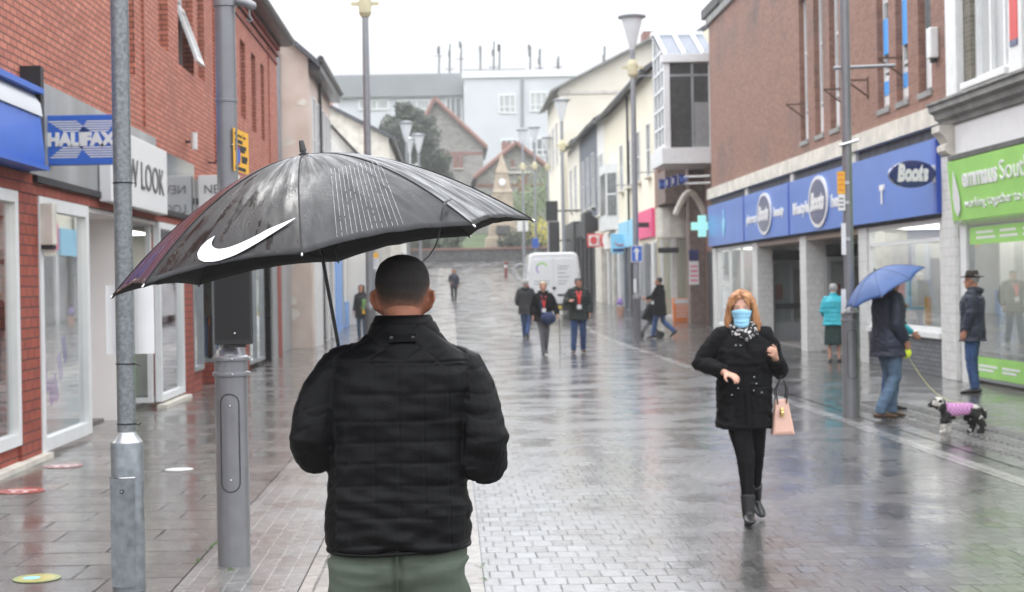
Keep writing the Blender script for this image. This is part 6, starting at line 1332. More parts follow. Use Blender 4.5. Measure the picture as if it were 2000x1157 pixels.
        folds(me, jacket.get('fold', .008), (9, 9, 15), seed); add_mesh('jacket', me, M[jacket['m']], root)
    if hair:
        inf = hair.get('t', .011); mb = MB(); build_head(mb, inf, .02)
        for pts, rad in hair.get('locks', ()): mb.tube([hp(p) for p in pts], rad, 12, round_ends=True)
        me = remesh(mb, min(vox, .008), 1, 'hair'); inv = HR.transposed(); co = get_co(me)
        bm = bmesh.new(); bm.from_mesh(me); kill = []
        keep = hair.get('keep') or (lambda x, y, z: z > .06 + (y+.1)/.2*.145 + (.03 if abs(x) > .05 and y > .02 else 0))
        for v in bm.verts:
            q = (inv @ (v.co - J['head'] - piv))/head_sc + piv
            if not keep(q.x, q.y, q.z): kill.append(v)
        bmesh.ops.delete(bm, geom=kill, context='VERTS'); bm.to_mesh(me); bm.free()
        folds(me, hair.get('fold', .003), hair.get('freq', (70, 70, 16)), seed+9); add_mesh('hair', me, M[hair['m']], root)
    if hat == 'brim':
        mb = MB(); rs = []
        for r, z, dz in ((.078, .165, 0), (.10, .165, 0), (.15, .168, .02), (.152, .174, .02), (.10, .176, 0), (.088, .18, 0), (.085, .22, 0), (.075, .265, 0), (.05, .272, -.01), (.01, .262, -.01)):
            rs.append([hp((r*.92*math.cos(a), -.004 + r*1.12*math.sin(a), z + dz*abs(math.cos(a))**2 - .25*dz*max(0, math.sin(a)))) for a in [2*PI*j/28 for j in range(28)]])
        mb.rings(rs); mb.build('hat', M['felt_brown'], root, smooth=True)
    if hat == 'cap':
        mb = MB(); mb.rings([[hp((r*.86*math.cos(a), -.004 + r*1.05*math.sin(a) + (.07*max(0, math.sin(a)) if k == 0 else 0), z)) for a in [2*PI*j/24 for j in range(24)]] for k, (r, z) in enumerate(((.10, .172), (.098, .19), (.09, .225), (.055, .25), (.01, .256)))]); mb.build('cap', M['coat_black'], root, smooth=True)
    if hat == 'hood':
        mb = MB(); build_head(mb, .028, .03); mb.tube([hp((0, -.03, .0)), hp((0, -.03, .08))], [.10, .11], 14); me = remesh(mb, vox, 2, 'hood')
        inv = HR.transposed(); bm = bmesh.new(); bm.from_mesh(me)
        bmesh.ops.delete(bm, geom=[v for v in bm.verts if (lambda q: q.y > .055 and q.z > .0)((inv @ (v.co - J['head'] - piv)) + piv)], context='VERTS'); bm.to_mesh(me); bm.free(); add_mesh('hood', me, M[jacket['m']], root)
    return root, hp, J, HR
# ------------------------------------------------------------------ man in the quilted jacket, seen from behind
def quilted_man():
    MX, MY = (785-880)/640+.001, 4.70
    T = [(.80, .205, .145, 0), (.90, .205, .145, -.003), (1.0, .19, .13, 0), (1.1, .185, .125, 0), (1.2, .19, .128, 0), (1.31, .195, .13, 0), (1.39, .17, .11, -.008), (1.445, .12, .085, -.014), (1.50, .07, .065, -.016)]
    pose = dict(shL=(-.19, -.01, 1.385), shR=(.175, -.01, 1.385), elL=(-.275, -.045, 1.165), elR=(.235, -.06, 1.125), wrL=(-.17, .235, 1.235), wrR=(.10, .20, 1.16), curlL=1.5, curlR=1.1,
                nL=(.9, .3, 0), tL=(.2, .5, .9), nR=(-1, -.2, 0), tR=(0, .4, .9), head=(.0, .0, 1.497), hp=R(-3), ear=1.35)
    root, hp, J, HR = person('man with cropped hair in a black quilted jacket and green trousers seen from behind', (MX, MY, 0), 0, 1, pose, .008, 'skin_nape', None, None, None, 'shoe_black', None, face=True, head_sc=1.04, torso=T)
    # cropped hair: a thin shell that thins out towards the nape
    mb = MB(); rs = [[hp((p.x, p.y, z + (.003 if z > .2 else 0))) for p in ring((0, cy, 0), rx+.0035, ry+.0035, 40, 2.2)] for z, rx, ry, cy in HEAD if z > .03]
    mb.rings(rs); me = remesh(mb, .004, 1, 'hair')
    bm = bmesh.new(); bm.from_mesh(me); inv = HR.transposed(); piv = V((0, -.015, .03)); kill = []
    lay = bm.verts.layers.float.new('fade')
    for v in bm.verts:
        q = (inv @ (v.co - J['head'] - piv))/1.04 + piv
        line = .070 + max(0, q.y + .06)/.15*.13 + .009*noise.noise(q*75) + (.012 if abs(q.x) > .062 else 0)
        if q.z < line: kill.append(v)
        v[lay] = min(1, max(0, (q.z - line)/(.08 if abs(q.x) < .05 else .095)))
        v.co += v.normal*.0012*noise.noise(v.co*260)
    bmesh.ops.delete(bm, geom=kill, context='VERTS'); bm.to_mesh(me); bm.free()
    m, t_, n, l = nt('cropped hair'); out = N(n, 'ShaderNodeOutputMaterial'); p_ = N(n, 'ShaderNodeBsdfPrincipled', i_Roughness=.75); l.new(p_.outputs[0], out.inputs[0])
    at = N(n, 'ShaderNodeAttribute', attribute_name='fade'); tc_ = N(n, 'ShaderNodeTexCoord'); nz_ = N(n, 'ShaderNodeTexNoise', i_Scale=700.0, i_Detail=2.0); l.new(tc_.outputs['Object'], nz_.inputs[0])
    ad = N(n, 'ShaderNodeMath', operation='MULTIPLY_ADD'); ad.inputs[1].default_value = .9; l.new(nz_.outputs['Fac'], ad.inputs[0])
    sb_ = N(n, 'ShaderNodeMath', operation='SUBTRACT', i_1=.45); l.new(ad.outputs[0], sb_.inputs[0]); l.new(at.outputs['Fac'], ad.inputs[2])
    rp_ = N(n, 'ShaderNodeValToRGB'); rp_.color_ramp.elements[0].color = (.36, .15, .09, 1); rp_.color_ramp.elements[1].color = (.012, .009, .008, 1); rp_.color_ramp.elements[0].position = .05; rp_.color_ramp.elements[1].position = .98
    e = rp_.color_ramp.elements.new(.38); e.color = (.085, .048, .034, 1); e = rp_.color_ramp.elements.new(.62); e.color = (.03, .021, .017, 1)
    l.new(sb_.outputs[0], rp_.inputs[0]); l.new(rp_.outputs[0], p_.inputs['Base Color'])
    bp_ = N(n, 'ShaderNodeBump', i_Strength=.8); bp_.inputs['Distance'].default_value = .002; l.new(nz_.outputs['Fac'], bp_.inputs['Height']); l.new(bp_.outputs[0], p_.inputs['Normal'])
    add_mesh('hair', me, m, root)
    # jacket
    JT = [(.862, .216, .156, -.024), (.875, .222, .162, -.024), (.92, .224, .165, -.024), (.97, .221, .163, -.024), (1.03, .212, .157, -.024), (1.10, .209, .152, -.024), (1.18, .213, .150, -.021), (1.27, .221, .150, -.016), (1.34, .226, .146, -.008), (1.39, .222, .136, -.006), (1.425, .205, .124, -.004), (1.455, .172, .110, -.002), (1.485, .132, .099, 0), (1.51, .106, .092, 0), (1.535, .096, .088, 0)]
    mb = MB(); mb.rings([ring((cx, -.012, z), rx, ry, 40, 2.45) for z, rx, ry, cx in JT])
    mb.tube([(-.13, -.01, 1.41), (-.195, -.01, 1.385), (-.238, -.02, 1.325), (-.268, -.035, 1.255), (-.283, -.045, 1.19), (-.272, -.03, 1.155), (-.245, .05, 1.16), (-.19, .19, 1.215)], [.07, .074, .074, .070, .070, .074, .068, .046], 20, round_ends=True)
    mb.tube([(.12, -.01, 1.41), (.178, -.01, 1.385), (.205, -.02, 1.325), (.222, -.035, 1.25), (.238, -.05, 1.17), (.235, -.045, 1.12), (.205, .04, 1.115), (.12, .17, 1.155)], [.07, .074, .074, .074, .077, .082, .070, .046], 20, round_ends=True)
    mb.sphere((.186, -.02, .965), .030, 12, 8, sc=(.6, 2.2, 1.5))          # pocket flap standing off at the right
    me = remesh(mb, .005, 4, 'jacket')
    zs = [.70, .877, .955, 1.000, 1.05, 1.116, 1.178, 1.247, 1.325, 1.411, 1.62]
    def q(p, n):
        x, y, z = p; d = 0
        arm = (x < -.205 - .02*(z > 1.3)) or (x > .185 + .03*(z < 1.1) + .01*(z > 1.3))
        if y > .09: arm = True
        sag = .012*noise.noise(V((x*4, 0, z*3))) - .02*(x*2)**2*0 - .008*math.cos(x*7)*(z < 1.2)
        zz = z + sag
        if not arm:
            for a, b in zip(zs, zs[1:]):
                if a <= zz < b:
                    t_ = (zz-a)/(b-a); m_ = min(b-a, .09)
                    if b > 1.5 or a < .8:
                        if a < .8: d += .006*(1 - abs(2*((zz-.8)/.077)-1)**4) if zz > .8 else 0
                        else:
                            u1, u2 = (x*.72+z)/.075, (x*.72-z)/.075
                            for u in (u1, u2): f = abs((u % 1)*2-1); d += .004*(1-f**14) - .004
                            d += .004
                            if zz < 1.424: d -= .005*(1-abs(zz-1.4175)/.0065) if abs(zz-1.4175) < .0065 else 0
                    else: d += (.002 + m_*.016)*(1 - abs(2*t_-1)**8) - .0025
            if .86 < zz < 1.411:
                u = (x+.012)/.074; f = abs((u % 1)*2-1); d -= .0032*max(0, (f-.92)/.08)
            lo = max(0, min(1, (1.15-z)/.15))
            d += (.004+.007*lo)*noise.noise(V((x*5, y*5, z*22 + x*6))) + .004*lo*noise.noise(V((x*11+3, y*9, z*40)))
            d += .0042*noise.noise(V((x*18, y*18, z*34))) + .006*noise.noise(V((x*7+z*5, y*7, z*9-x*6)))
        else:
            u = (z + .55*(y if x < 0 else -y) + .25*abs(x))/.062; f = abs((u % 1)*2-1); d += .0022*(1-f**9)
            u = (y*.8 - z*.6)/.07; f = abs((u % 1)*2-1); d -= .0018*max(0, (f-.9)/.1)
            el = max(0, 1-abs(z-1.17)/.14); d += (.003+.006*el)*noise.noise(V((x*10, y*10, z*26))) + .002*noise.noise(V((x*25, y*25, z*40)))
        return d
    displace(me, q); add_mesh('jacket', me, M['nylon_black'], root)
    mb = MB(); mb.rings([[V((p.x, p.y - .004 + (z-1.53)*.35, z - .018*(p.y > 0)*min(1, p.y/.06))) for p in ring((0, -.006, 0), rx, ry, 44, 2.1)] for z, rx, ry in ((1.490, .112, .096), (1.512, .103, .093), (1.518, .099, .091), (1.526, .0985, .0915), (1.548, .0905, .087), (1.558, .085, .083), (1.560, .079, .077), (1.550, .074, .073), (1.52, .076, .075))], caps=False)
    cl = mb.build('collar', M['nylon_black'], root, smooth=True)
    mb = MB(); mb.obox((.0, -.118, 1.492), (.085, .006, .028), Matrix.Rotation(R(-38), 3, 'X')); tb = mb.build('collar_tab', M['nylon_black'], root, bevel=.002)
    for x in (-.032, .032): mb = MB(); mb.sphere((x, -.123, 1.4935), .0065, 12, 8, sc=(1, .5, 1)); mb.build('stud', M['black_paint'], tb, smooth=True)
    # piping at the hem
    mb = MB(); pts = [V((p.x, p.y, .858 + .006*math.sin(p.x*9))) for p in ring((-.024, -.012, 0), .2165, .157, 48, 2.45)]; mb.tube(pts + [pts[0]], .006, 8, caps=False); mb.build('hem_binding', M['nylon_black'], root, smooth=True)
    # trousers
    mb = MB(); mb.rings([ring((cx, cy, z), rx, ry, 30, 2.3) for z, rx, ry, cx, cy in ((.72, .203, .125, -.026, -.005), (.78, .211, .140, -.026, -.012), (.84, .209, .142, -.026, -.012), (.92, .20, .138, -.022, -.005), (1.0, .19, .13, -.015, 0))])
    for s_, x in ((-1, -.124), (1, .074)): mb.tube([(x, -.03, .86), (x, -.045, .80), (x+s_*.004, -.03, .72), (x+s_*.008, .01, .50), (x+s_*.006, -.01, .30), (x+s_*.004, -.02, .07)], [(.085, .08), (.108, .112), (.108, .112), (.085, .092), (.078, .085), (.07, .08)], 22)
    me = remesh(mb, .006, 4, 'trousers')
    def tq(p, n):
        x, y, z = p; c = abs(x+.025); d = -.020*math.exp(-(c/.013)**2)*(n[1] < -.2)*(z > .66)
        d += .007*noise.noise(V((x*6 + z*9, y*6, z*16))) + .008*(1-abs(noise.noise(V((x*5 - z*7*math.copysign(1, x+.02), y*4, z*14+3))))*2.5)*(z < .82)
        return d
    displace(me, tq); add_mesh('trousers', me, M['chino'], root)
    mb = MB(); mb.tube([V((-.025, -.172 + .02*abs(z-.84)/.1, z)) for z in np.linspace(.66, .92, 14)], .0016, 6); mb.build('seat_seam', mat('seam thread', (.06, .08, .06), .9), root)
    return root
quilted_man()
# ------------------------------------------------------------------ umbrellas
def umb_mat(name, base, col2):
    m, t_, n, l = nt(name); out = N(n, 'ShaderNodeOutputMaterial'); p_ = N(n, 'ShaderNodeBsdfPrincipled'); l.new(p_.outputs[0], out.inputs[0])
    tc_ = N(n, 'ShaderNodeTexCoord'); uv = N(n, 'ShaderNodeMapping'); uv.inputs['Scale'].default_value = (4, 1.3, 1); l.new(tc_.outputs['UV'], uv.inputs[0])
    a = N(n, 'ShaderNodeTexNoise', i_Scale=3.0, i_Detail=5.0, i_Roughness=.55); l.new(uv.outputs[0], a.inputs[0])
    b_ = N(n, 'ShaderNodeTexNoise', i_Scale=7.0, i_Detail=6.0); l.new(tc_.outputs['Object'], b_.inputs[0])
    rp_ = N(n, 'ShaderNodeValToRGB'); rp_.color_ramp.elements[0].color = c4(base); rp_.color_ramp.elements[1].color = c4(col2); rp_.color_ramp.elements[0].position = .35; rp_.color_ramp.elements[1].position = .7; l.new(a.outputs['Fac'], rp_.inputs[0]); l.new(rp_.outputs[0], p_.inputs['Base Color'])
    mr_ = N(n, 'ShaderNodeMapRange'); mr_.inputs['From Min'].default_value = .38; mr_.inputs['From Max'].default_value = .62; mr_.inputs['To Min'].default_value = .2; mr_.inputs['To Max'].default_value = .6; l.new(a.outputs['Fac'], mr_.inputs['Value']); l.new(mr_.outputs[0], p_.inputs['Roughness'])
    vo = N(n, 'ShaderNodeTexVoronoi', i_Scale=190.0); l.new(tc_.outputs['Object'], vo.inputs[0]); dr = N(n, 'ShaderNodeMapRange'); dr.inputs['From Min'].default_value = .0; dr.inputs['From Max'].default_value = .45; dr.inputs['To Min'].default_value = 1; dr.inputs['To Max'].default_value = 0; l.new(vo.outputs['Distance'], dr.inputs['Value'])
    gt = N(n, 'ShaderNodeMath', operation='MULTIPLY'); l.new(dr.outputs[0], gt.inputs[0]); mk = N(n, 'ShaderNodeMapRange'); mk.inputs['From Min'].default_value = .52; mk.inputs['From Max'].default_value = .66; l.new(b_.outputs['Fac'], mk.inputs['Value']); l.new(mk.outputs[0], gt.inputs[1])
    s2 = N(n, 'ShaderNodeMath', operation='MULTIPLY_ADD'); s2.inputs[1].default_value = .5; wr_ = N(n, 'ShaderNodeTexNoise', i_Scale=9.0, i_Detail=3.0); l.new(tc_.outputs['Object'], wr_.inputs[0]); l.new(gt.outputs[0], s2.inputs[0]); l.new(wr_.outputs['Fac'], s2.inputs[2])
    bp_ = N(n, 'ShaderNodeBump', i_Strength=.42); bp_.inputs['Distance'].default_value = .006; l.new(s2.outputs[0], bp_.inputs['Height']); l.new(bp_.outputs[0], p_.inputs['Normal'])
    p_.inputs['Specular IOR Level'].default_value = .4; p_.inputs['Coat Roughness'].default_value = .12
    return m
M['umb_black'] = umb_mat('wet black umbrella cloth', (.006, .006, .0065), (.016, .016, .0175)); M['umb_maroon'] = umb_mat('wet maroon umbrella cloth', (.020, .004, .006), (.075, .009, .015)); M['umb_in'] = mat('umbrella lining', (.010, .010, .011), .8)
class Brolly:
    def __init__(s, c, tilt, Rr, Hh, a0=PI, back=0, n=8, pw=1.8, scal=.055):
        s.c, s.R, s.H, s.a0, s.n, s.pw, s.scal = V(c), Rr, Hh, a0, n, pw, scal
        s.M = Matrix.Rotation(-tilt, 3, 'Y') @ Matrix.Rotation(back, 3, 'X')
    def loc(s, x, y, z): return s.c + s.M @ V((x, y, z))
    def rib(s, k, t_):
        a = s.a0 + 2*PI*k/s.n; return V((s.R*t_*math.cos(a), s.R*t_*math.sin(a), s.H*(1-t_**s.pw)))
    def pt(s, k, u, t_, off=0):
        tt = t_*(1 - s.scal*4*u*(1-u)*t_**2)
        p = s.rib(k, tt).lerp(s.rib(k+1, tt), u); w_ = 4*u*(1-u)
        p.z += .012*w_*math.sin(PI*t_)*s.R; p *= 1
        if off:
            e = 1e-3; q = s.rib(k, tt+e).lerp(s.rib(k+1, tt+e), u); r = s.rib(k, tt).lerp(s.rib(k+1, tt), u+e)
            nn = (q-s.rib(k, tt).lerp(s.rib(k+1, tt), u)).cross(r-s.rib(k, tt).lerp(s.rib(k+1, tt), u)).normalized(); nn = nn if nn.z > 0 else -nn; p = p + nn*off
        return s.loc(*p)
    def panel(s, k, m, mi, root, NU=20, NT=30, seed=0):
        vs, fs, ms, uvs = [], [], [], []
        for side in (0, 1):
            for i in range(NT+1):
                for j in range(NU+1):
                    u, t_ = j/NU, max(.012, i/NT); p = s.pt(k, u, t_, -.0012 if side else 0)
                    w_ = math.sin(PI*u); p = p + s.M @ V((0, 0, .0035*w_*noise.noise(V((u*9+k*7, t_*5, seed))) + .002*w_*noise.noise(V((u*26+k*3, t_*7, seed)))))
                    vs.append(p); uvs.append((u + k*.37, t_))
        W1 = NU+1; B = (NT+1)*W1
        for i in range(NT):
            for j in range(NU):
                a = i*W1+j; fs.append((a, a+W1, a+W1+1, a+1)); ms.append(0); fs.append((B+a, B+a+1, B+a+W1+1, B+a+W1)); ms.append(1)
        for j in range(NU): a = NT*W1+j; fs.append((a, B+a, B+a+1, a+1)); ms.append(1)
        me = bpy.data.meshes.new('panel'); me.from_pydata([tuple(v) for v in vs], [], fs); me.materials.append(m); me.materials.append(mi); me.polygons.foreach_set('material_index', ms); me.polygons.foreach_set('use_smooth', [True]*len(fs))
        uvl = me.uv_layers.new(name='UVMap')
        for lp in me.loops: uvl.data[lp.index].uv = uvs[lp.vertex_index]
        me.update(); return link('canopy_panel', me, root)
    def fittings(s, root, shaft, hand_len=.12, r=.006):
        for k in range(s.n):
            mb = MB(); mb.tube([s.loc(*(s.rib(k, t_) - V((0, 0, .005)))) for t_ in np.linspace(.03, 1, 14)], .0028, 6); mb.build('rib', M['black_matt'], root)
            mb = MB(); mb.tube([s.loc(*(s.rib(k, t_) + V((0, 0, .0012)))) for t_ in np.linspace(.03, .995, 20)], .0022, 6); mb.build('seam', M['umb_in'], root, smooth=True)
            mb = MB(); a, b_ = s.rib(k, .5), V((0, 0, s.H-.34*s.R/.69)); mb.tube([s.loc(*(a-V((0, 0, .006)))), s.loc(*b_)], .0025, 6); mb.build('strut', M['black_matt'], root)
            mb = MB(); e = s.rib(k, 1.0); d = (s.rib(k, 1.0)-s.rib(k, .97)).normalized(); mb.tube([s.loc(*(e-d*.004)), s.loc(*(e+d*.005))], [.0028, .0036], 8, round_ends=True); mb.build('tip', M['steel'], root, smooth=True)
        mb = MB(); mb.tube([s.loc(0, 0, s.H-.01), s.loc(0, 0, s.H-shaft)], r, 12); mb.build('shaft', M['black_paint'], root, smooth=True)
        mb = MB(); mb.tube([s.loc(0, 0, s.H-shaft+.02), s.loc(0, 0, s.H-shaft-hand_len)], [r*2, r*2.3], 14, round_ends=True); mb.build('handle', M['black_matt'], root, smooth=True)
        mb = MB(); f = s.R/.69; z0 = s.H-.006; mb.rings([[s.loc(rr*f*math.cos(2*PI*j/16), rr*f*math.sin(2*PI*j/16), z0 + z*f) for j in range(16)] for rr, z in ((.016, 0), (.0165, .008), (.0165, .014), (.010, .016), (.009, .02), (.0115, .022), (.0085, .052), (.007, .057), (.002, .058))]); mb.build('ferrule', M['black_paint'], root, smooth=True)
def project(p):
    u, v = p.x*F/p.y, (H-p.z)*F/p.y
    return np.array((VPX + u*cR + v*sR, VPY - u*sR + v*cR))
def big_umbrella():
    root = thing('umbrella', 'large black golf umbrella with a white tick mark, fine white stripes and one maroon panel', 'umbrella')
    Yc = 4.95; c = W(630, 505, Yc)
    B = Brolly(c, R(9.3), .69, .335, scal=.034)
    for k in range(8): B.panel(k, M['umb_maroon'] if k in (0,) else M['umb_black'], M['umb_in'], root, seed=k)
    B.fittings(root, .86)
    def inv(k, px, py):
        u, t_ = .5, .6; tgt = np.array((px, py))
        for _ in range(25):
            f0 = project(B.pt(k, u, t_)) - tgt; e = 1e-3
            Jm = np.stack([(project(B.pt(k, u+e, t_)) - tgt - f0)/e, (project(B.pt(k, u, t_+e)) - tgt - f0)/e], 1)
            d = np.linalg.lstsq(Jm, -f0, rcond=None)[0]; d = np.clip(d, -.15, .15); u += d[0]; t_ += d[1]; u = min(1.1, max(-.1, u)); t_ = min(1.05, max(.05, t_))
        return u, t_
    # tick mark printed on the second panel: two edges from the tail tip to the bulb
    up = [(862, 405), (800, 430), (740, 455), (695, 480), (650, 502), (610, 520), (570, 535), (545, 541), (522, 544), (505, 541), (493, 533), (488, 522), (490, 508), (503, 485)]
    lo = [(862, 405), (812, 440), (770, 467), (735, 489), (700, 511), (660, 534), (620, 556), (590, 571), (560, 582), (530, 592), (500, 599), (455, 600), (430, 588), (425, 562), (440, 533), (470, 505), (503, 485)]
    Z = lambda L: [inv(1, 200 + x/2.2727, 250 + y/2.2727) for x, y in L]
    def resample(L, n):
        L = np.array(L); d = np.r_[0, np.cumsum(np.hypot(*np.diff(L, axis=0).T))]; s_ = np.linspace(0, d[-1], n); return np.stack([np.interp(s_, d, L[:, 0]), np.interp(s_, d, L[:, 1])], 1)
    A, C = resample(Z(up), 44), resample(Z(lo), 44)
    mb = MB(); K = 8; pts = [[B.pt(1, *(a*(1-f)+c_*f), .0052) for f in np.linspace(0, 1, K)] for a, c_ in zip(A, C)]
    mb.v = [p for r in pts for p in r]
    for i in range(43):
        for j in range(K-1): a = i*K+j; mb.face((a, a+1, a+K+1, a+K))
    mb.build('tick_print', mat('white print', (.78, .79, .80), .35, var=.05, vs=30, bump=.1), root, smooth=True)
    mb = MB(); rnd = random.Random(3)
    for i in range(14):
        prev = None; U = np.array([inv(2, 646 + 7.2*i + (14+3.1*i)*q, 332 - 1.3*i + (154-.8*i)*q) for q in np.linspace(0, 1, 9)])
        for j in range(70):
            f = j/69; u, t_ = np.interp(f, np.linspace(0, 1, 9), U[:, 0]), min(.972, np.interp(f, np.linspace(0, 1, 9), U[:, 1]))
            wv = .00085/max(.25, t_); p, q_ = B.pt(2, u-wv, t_, .0046), B.pt(2, u+wv, t_, .0046)
            if rnd.random() < .03: prev = None; continue
            if prev: mb.quad(prev[0], prev[1], q_, p)
            prev = (p, q_)
    mb.build('stripe_print', mat('grey white print', (.40, .41, .42), .5, var=.5, vs=60), root)
    # tie strap that has blown over the canopy and hangs down
    Yt = 4.5; pts = [W(880, 390, Yt+.02), W(871, 394, Yt-.01), W(864, 412, Yt-.03), W(860, 440, Yt-.04), W(857, 462, Yt-.045), W(850, 482, Yt-.04), W(838, 500, Yt-.03), W(826, 511, Yt-.02)]
    mb = MB(); mb.tube(pts, [(.006, .002), (.006, .002), (.004, .0015), (.003, .0015), (.0028, .0014), (.0022, .0012), (.002, .001), (.0018, .001)], 8); mb.build('strap', M['black_matt'], root, smooth=True)
big_umbrella()
# ------------------------------------------------------------------ woman with the mask
def masked_woman():
    Y = 10.42; sc = .905; x = W(1452, 700, Y).x
    pose = dict(shR=(.165, -.01, 1.40), shL=(-.165, -.01, 1.40), elR=(.325, -.02, 1.20), wrR=(.17, .20, 1.135), elL=(-.275, -.03, 1.13), wrL=(-.195, .20, 1.245), curlR=.75, curlL=1.3, nR=(0, -.3, -1), tR=(-.2, .9, .3), nL=(.5, -.9, 0), tL=(.4, .2, 1),
                hipR=(.08, 0, .92), hipL=(-.08, 0, .92), knR=(.015, .10, .50), anR=(.015, .17, .10), toR=(.12, 1, .12), knL=(-.085, -.05, .50), anL=(-.125, -.28, .15), toL=(-.1, 1, -.30), head=(.01, .02, 1.495), hy=R(-12), hp=R(-2), lean=.02)
    T = [(.80, .178, .128, 0), (.90, .178, .128, -.003), (.98, .178, .132, .003), (1.08, .176, .132, .008), (1.20, .178, .136, .014), (1.29, .175, .134, .01), (1.37, .150, .105, -.006), (1.425, .105, .08, -.012), (1.48, .06, .058, -.014)]
    hk = dict(m='hair_ginger', t=.010, fold=.009, freq=(60, 60, 8), keep=lambda X, y, z: not (y > .02 and ((X+.002+.012*max(0, z-.1)/.08)/.073)**2 + ((z-.080)/.113)**2 < 1) and not (z < .0 and y > .07) , locks=[
        ([(.052, .03, .20), (.080, .030, .14), (.092, .012, .07), (.098, .008, .0), (.094, .018, -.028)], [.026, .026, .028, .031, .016]), ([(-.052, .03, .20), (-.080, .030, .14), (-.095, .012, .07), (-.108, .008, -.005), (-.118, .024, -.045)], [.026, .026, .029, .034, .014]),
        ([(.05, -.06, .16), (.07, -.07, .08), (.07, -.06, .0)], [.05, .05, .045]), ([(-.05, -.06, .16), (-.07, -.07, .08), (-.08, -.06, -.02)], [.05, .05, .045]), ([(0, -.09, .15), (0, -.10, .06), (0, -.085, -.02)], [.055, .055, .045]),
        ([(.01, .055, .238), (.04, .084, .212), (.064, .070, .178)], [.018, .012, .008]), ([(.01, .055, .238), (-.02, .086, .212), (-.05, .082, .182)], [.018, .013, .008]), ([(.01, .055, .238), (-.05, .066, .20), (-.076, .052, .155)], [.018, .015, .010])])
    root, hp, J, HR = person('woman with ginger hair and a pale blue face mask in a black coat', (x, Y, 0), PI, sc, pose, .0085, 'skin_pale', dict(m='coat_black', hem=.715, g=.026, sl=.024, flare=.012, collar=1.505, fold=.010), dict(m='leggings', fit=.97, fold=.006, drop=.0, ank=.80), None, 'boot', hk, torso=T, seed=5)
    rnd = random.Random(8); mb = MB()
    for i in range(110):
        a = rnd.uniform(-R(142), R(142)) - PI/2; lng = rnd.uniform(-.055, .01); pts = []
        if abs(a + PI/2) > R(118): lng = rnd.uniform(.0, .05)
        tw = rnd.gauss(0, .18); fl = rnd.uniform(.0, .022)
        for k, z in enumerate((.250, .235, .19, .14, .09, .04, lng)):
            rx, ry, cy = head_r(min(.232, max(.06, z))); g_ = .013 + (.006, .004, .006, .008, .011, .014, .010+fl)[k]*1.1 + rnd.gauss(0, .0015)
            aa = a + tw*k/6 + .05*math.sin(k*1.7+i); rr = .35 if k == 0 else 1
            if (z < .19 and math.sin(aa) > .62) or (z < .16 and math.sin(aa) > .30): break
            pts.append(hp(((rx+g_)*rr*math.cos(aa), cy + (ry+g_)*rr*math.sin(aa), z + .006*(k == 0))))
        if len(pts) > 2: mb.tube(pts, [.0028] + [.0042]*(len(pts)-2) + [.0012], 5)
    for i in range(26):
        s_ = 1 if i % 3 else -1; x0 = .028 + rnd.gauss(0, .006); x1 = (-.066 if s_ == 1 else .068) + rnd.gauss(0, .006); z1 = (.125 if i % 2 else .155) + rnd.gauss(0, .014); pts = []
        for f in np.linspace(0, 1, 8):
            X = x0 + (x1-x0)*f**.8; z = .243 + (z1-.243)*f**1.5; rx, ry, cy = head_r(min(.23, z)); g_ = .016 + .004*math.sin(i) - .004*f
            pts.append(hp((X, cy + (ry+g_)*math.sqrt(max(.04, 1-(X/(rx+g_))**2)), z)))
        mb.tube(pts, [.004, .006, .006, .006, .0055, .005, .004, .0015], 5)
    mb.build('hair', M['hair_ginger'], root, smooth=True)
    # mask with pleats and loops
    mb = MB(); NU, NV = 22, 14
    for jv in range(NV+1):
        z = -.012 + .107*jv/NV
        for iu in range(NU+1):
            z = -.014 + .113*jv/NV - .012*(1-jv/NV)*math.cos(PI*(iu/NU-.5)) + .014*(jv/NV)**3*math.cos(PI*(iu/NU-.5))**4; aw = 52 + 24*(jv/NV)**.7; a = R(-aw + 2*aw*iu/NU); rx, ry, cy = head_r(max(.012, z)); f = math.cos(a)
            bulge = .011 + .018*max(0, f)**3*math.exp(-((z-.075)/.05)**2) + .004*(abs((jv/NV*4) % 1 - .5) < .2)*f
            cyy = max(cy, .012); rr = max(rx, .052)
            mb.v.append(hp(((rr+bulge)*math.sin(a), cyy*.6 + (max(ry, .075)+bulge)*math.cos(a) + .006, z)))
    for jv in range(NV):
        for iu in range(NU): a = jv*(NU+1)+iu; mb.face((a, a+1, a+NU+2, a+NU+1))
    mk = mb.build('face_mask', M['mask_blue'], root, smooth=True)
    md = mk.modifiers.new('thickness', 'SOLIDIFY'); md.thickness = .002
    for s_ in (-1, 1):
        mb = MB(); mb.tube([hp((s_*.062, .045, .098)), hp((s_*.074, .018, .120)), hp((s_*.080, -.01, .128))], .0018, 6); mb.tube([hp((s_*.058, .042, .0)), hp((s_*.07, .01, .05)), hp((s_*.078, -.012, .085))], .0018, 6); mb.build('ear_loop', M['white_paint'], mk)
    # scarf
    m, t_, n, l = nt('black and white scarf'); out = N(n, 'ShaderNodeOutputMaterial'); p_ = N(n, 'ShaderNodeBsdfPrincipled', i_Roughness=.9); l.new(p_.outputs[0], out.inputs[0])
    tc_ = N(n, 'ShaderNodeTexCoord'); vo = N(n, 'ShaderNodeTexVoronoi', i_Scale=42.0); l.new(tc_.outputs['Object'], vo.inputs[0]); rp_ = N(n, 'ShaderNodeValToRGB'); rp_.color_ramp.interpolation = 'CONSTANT'
    rp_.color_ramp.elements[0].color = (.55, .54, .53, 1); rp_.color_ramp.elements[1].color = (.012, .012, .012, 1); rp_.color_ramp.elements[1].position = .42; l.new(vo.outputs['Distance'], rp_.inputs[0]); l.new(rp_.outputs[0], p_.inputs['Base Color'])
    mb = MB(); c = V((0, .0, 1.475))
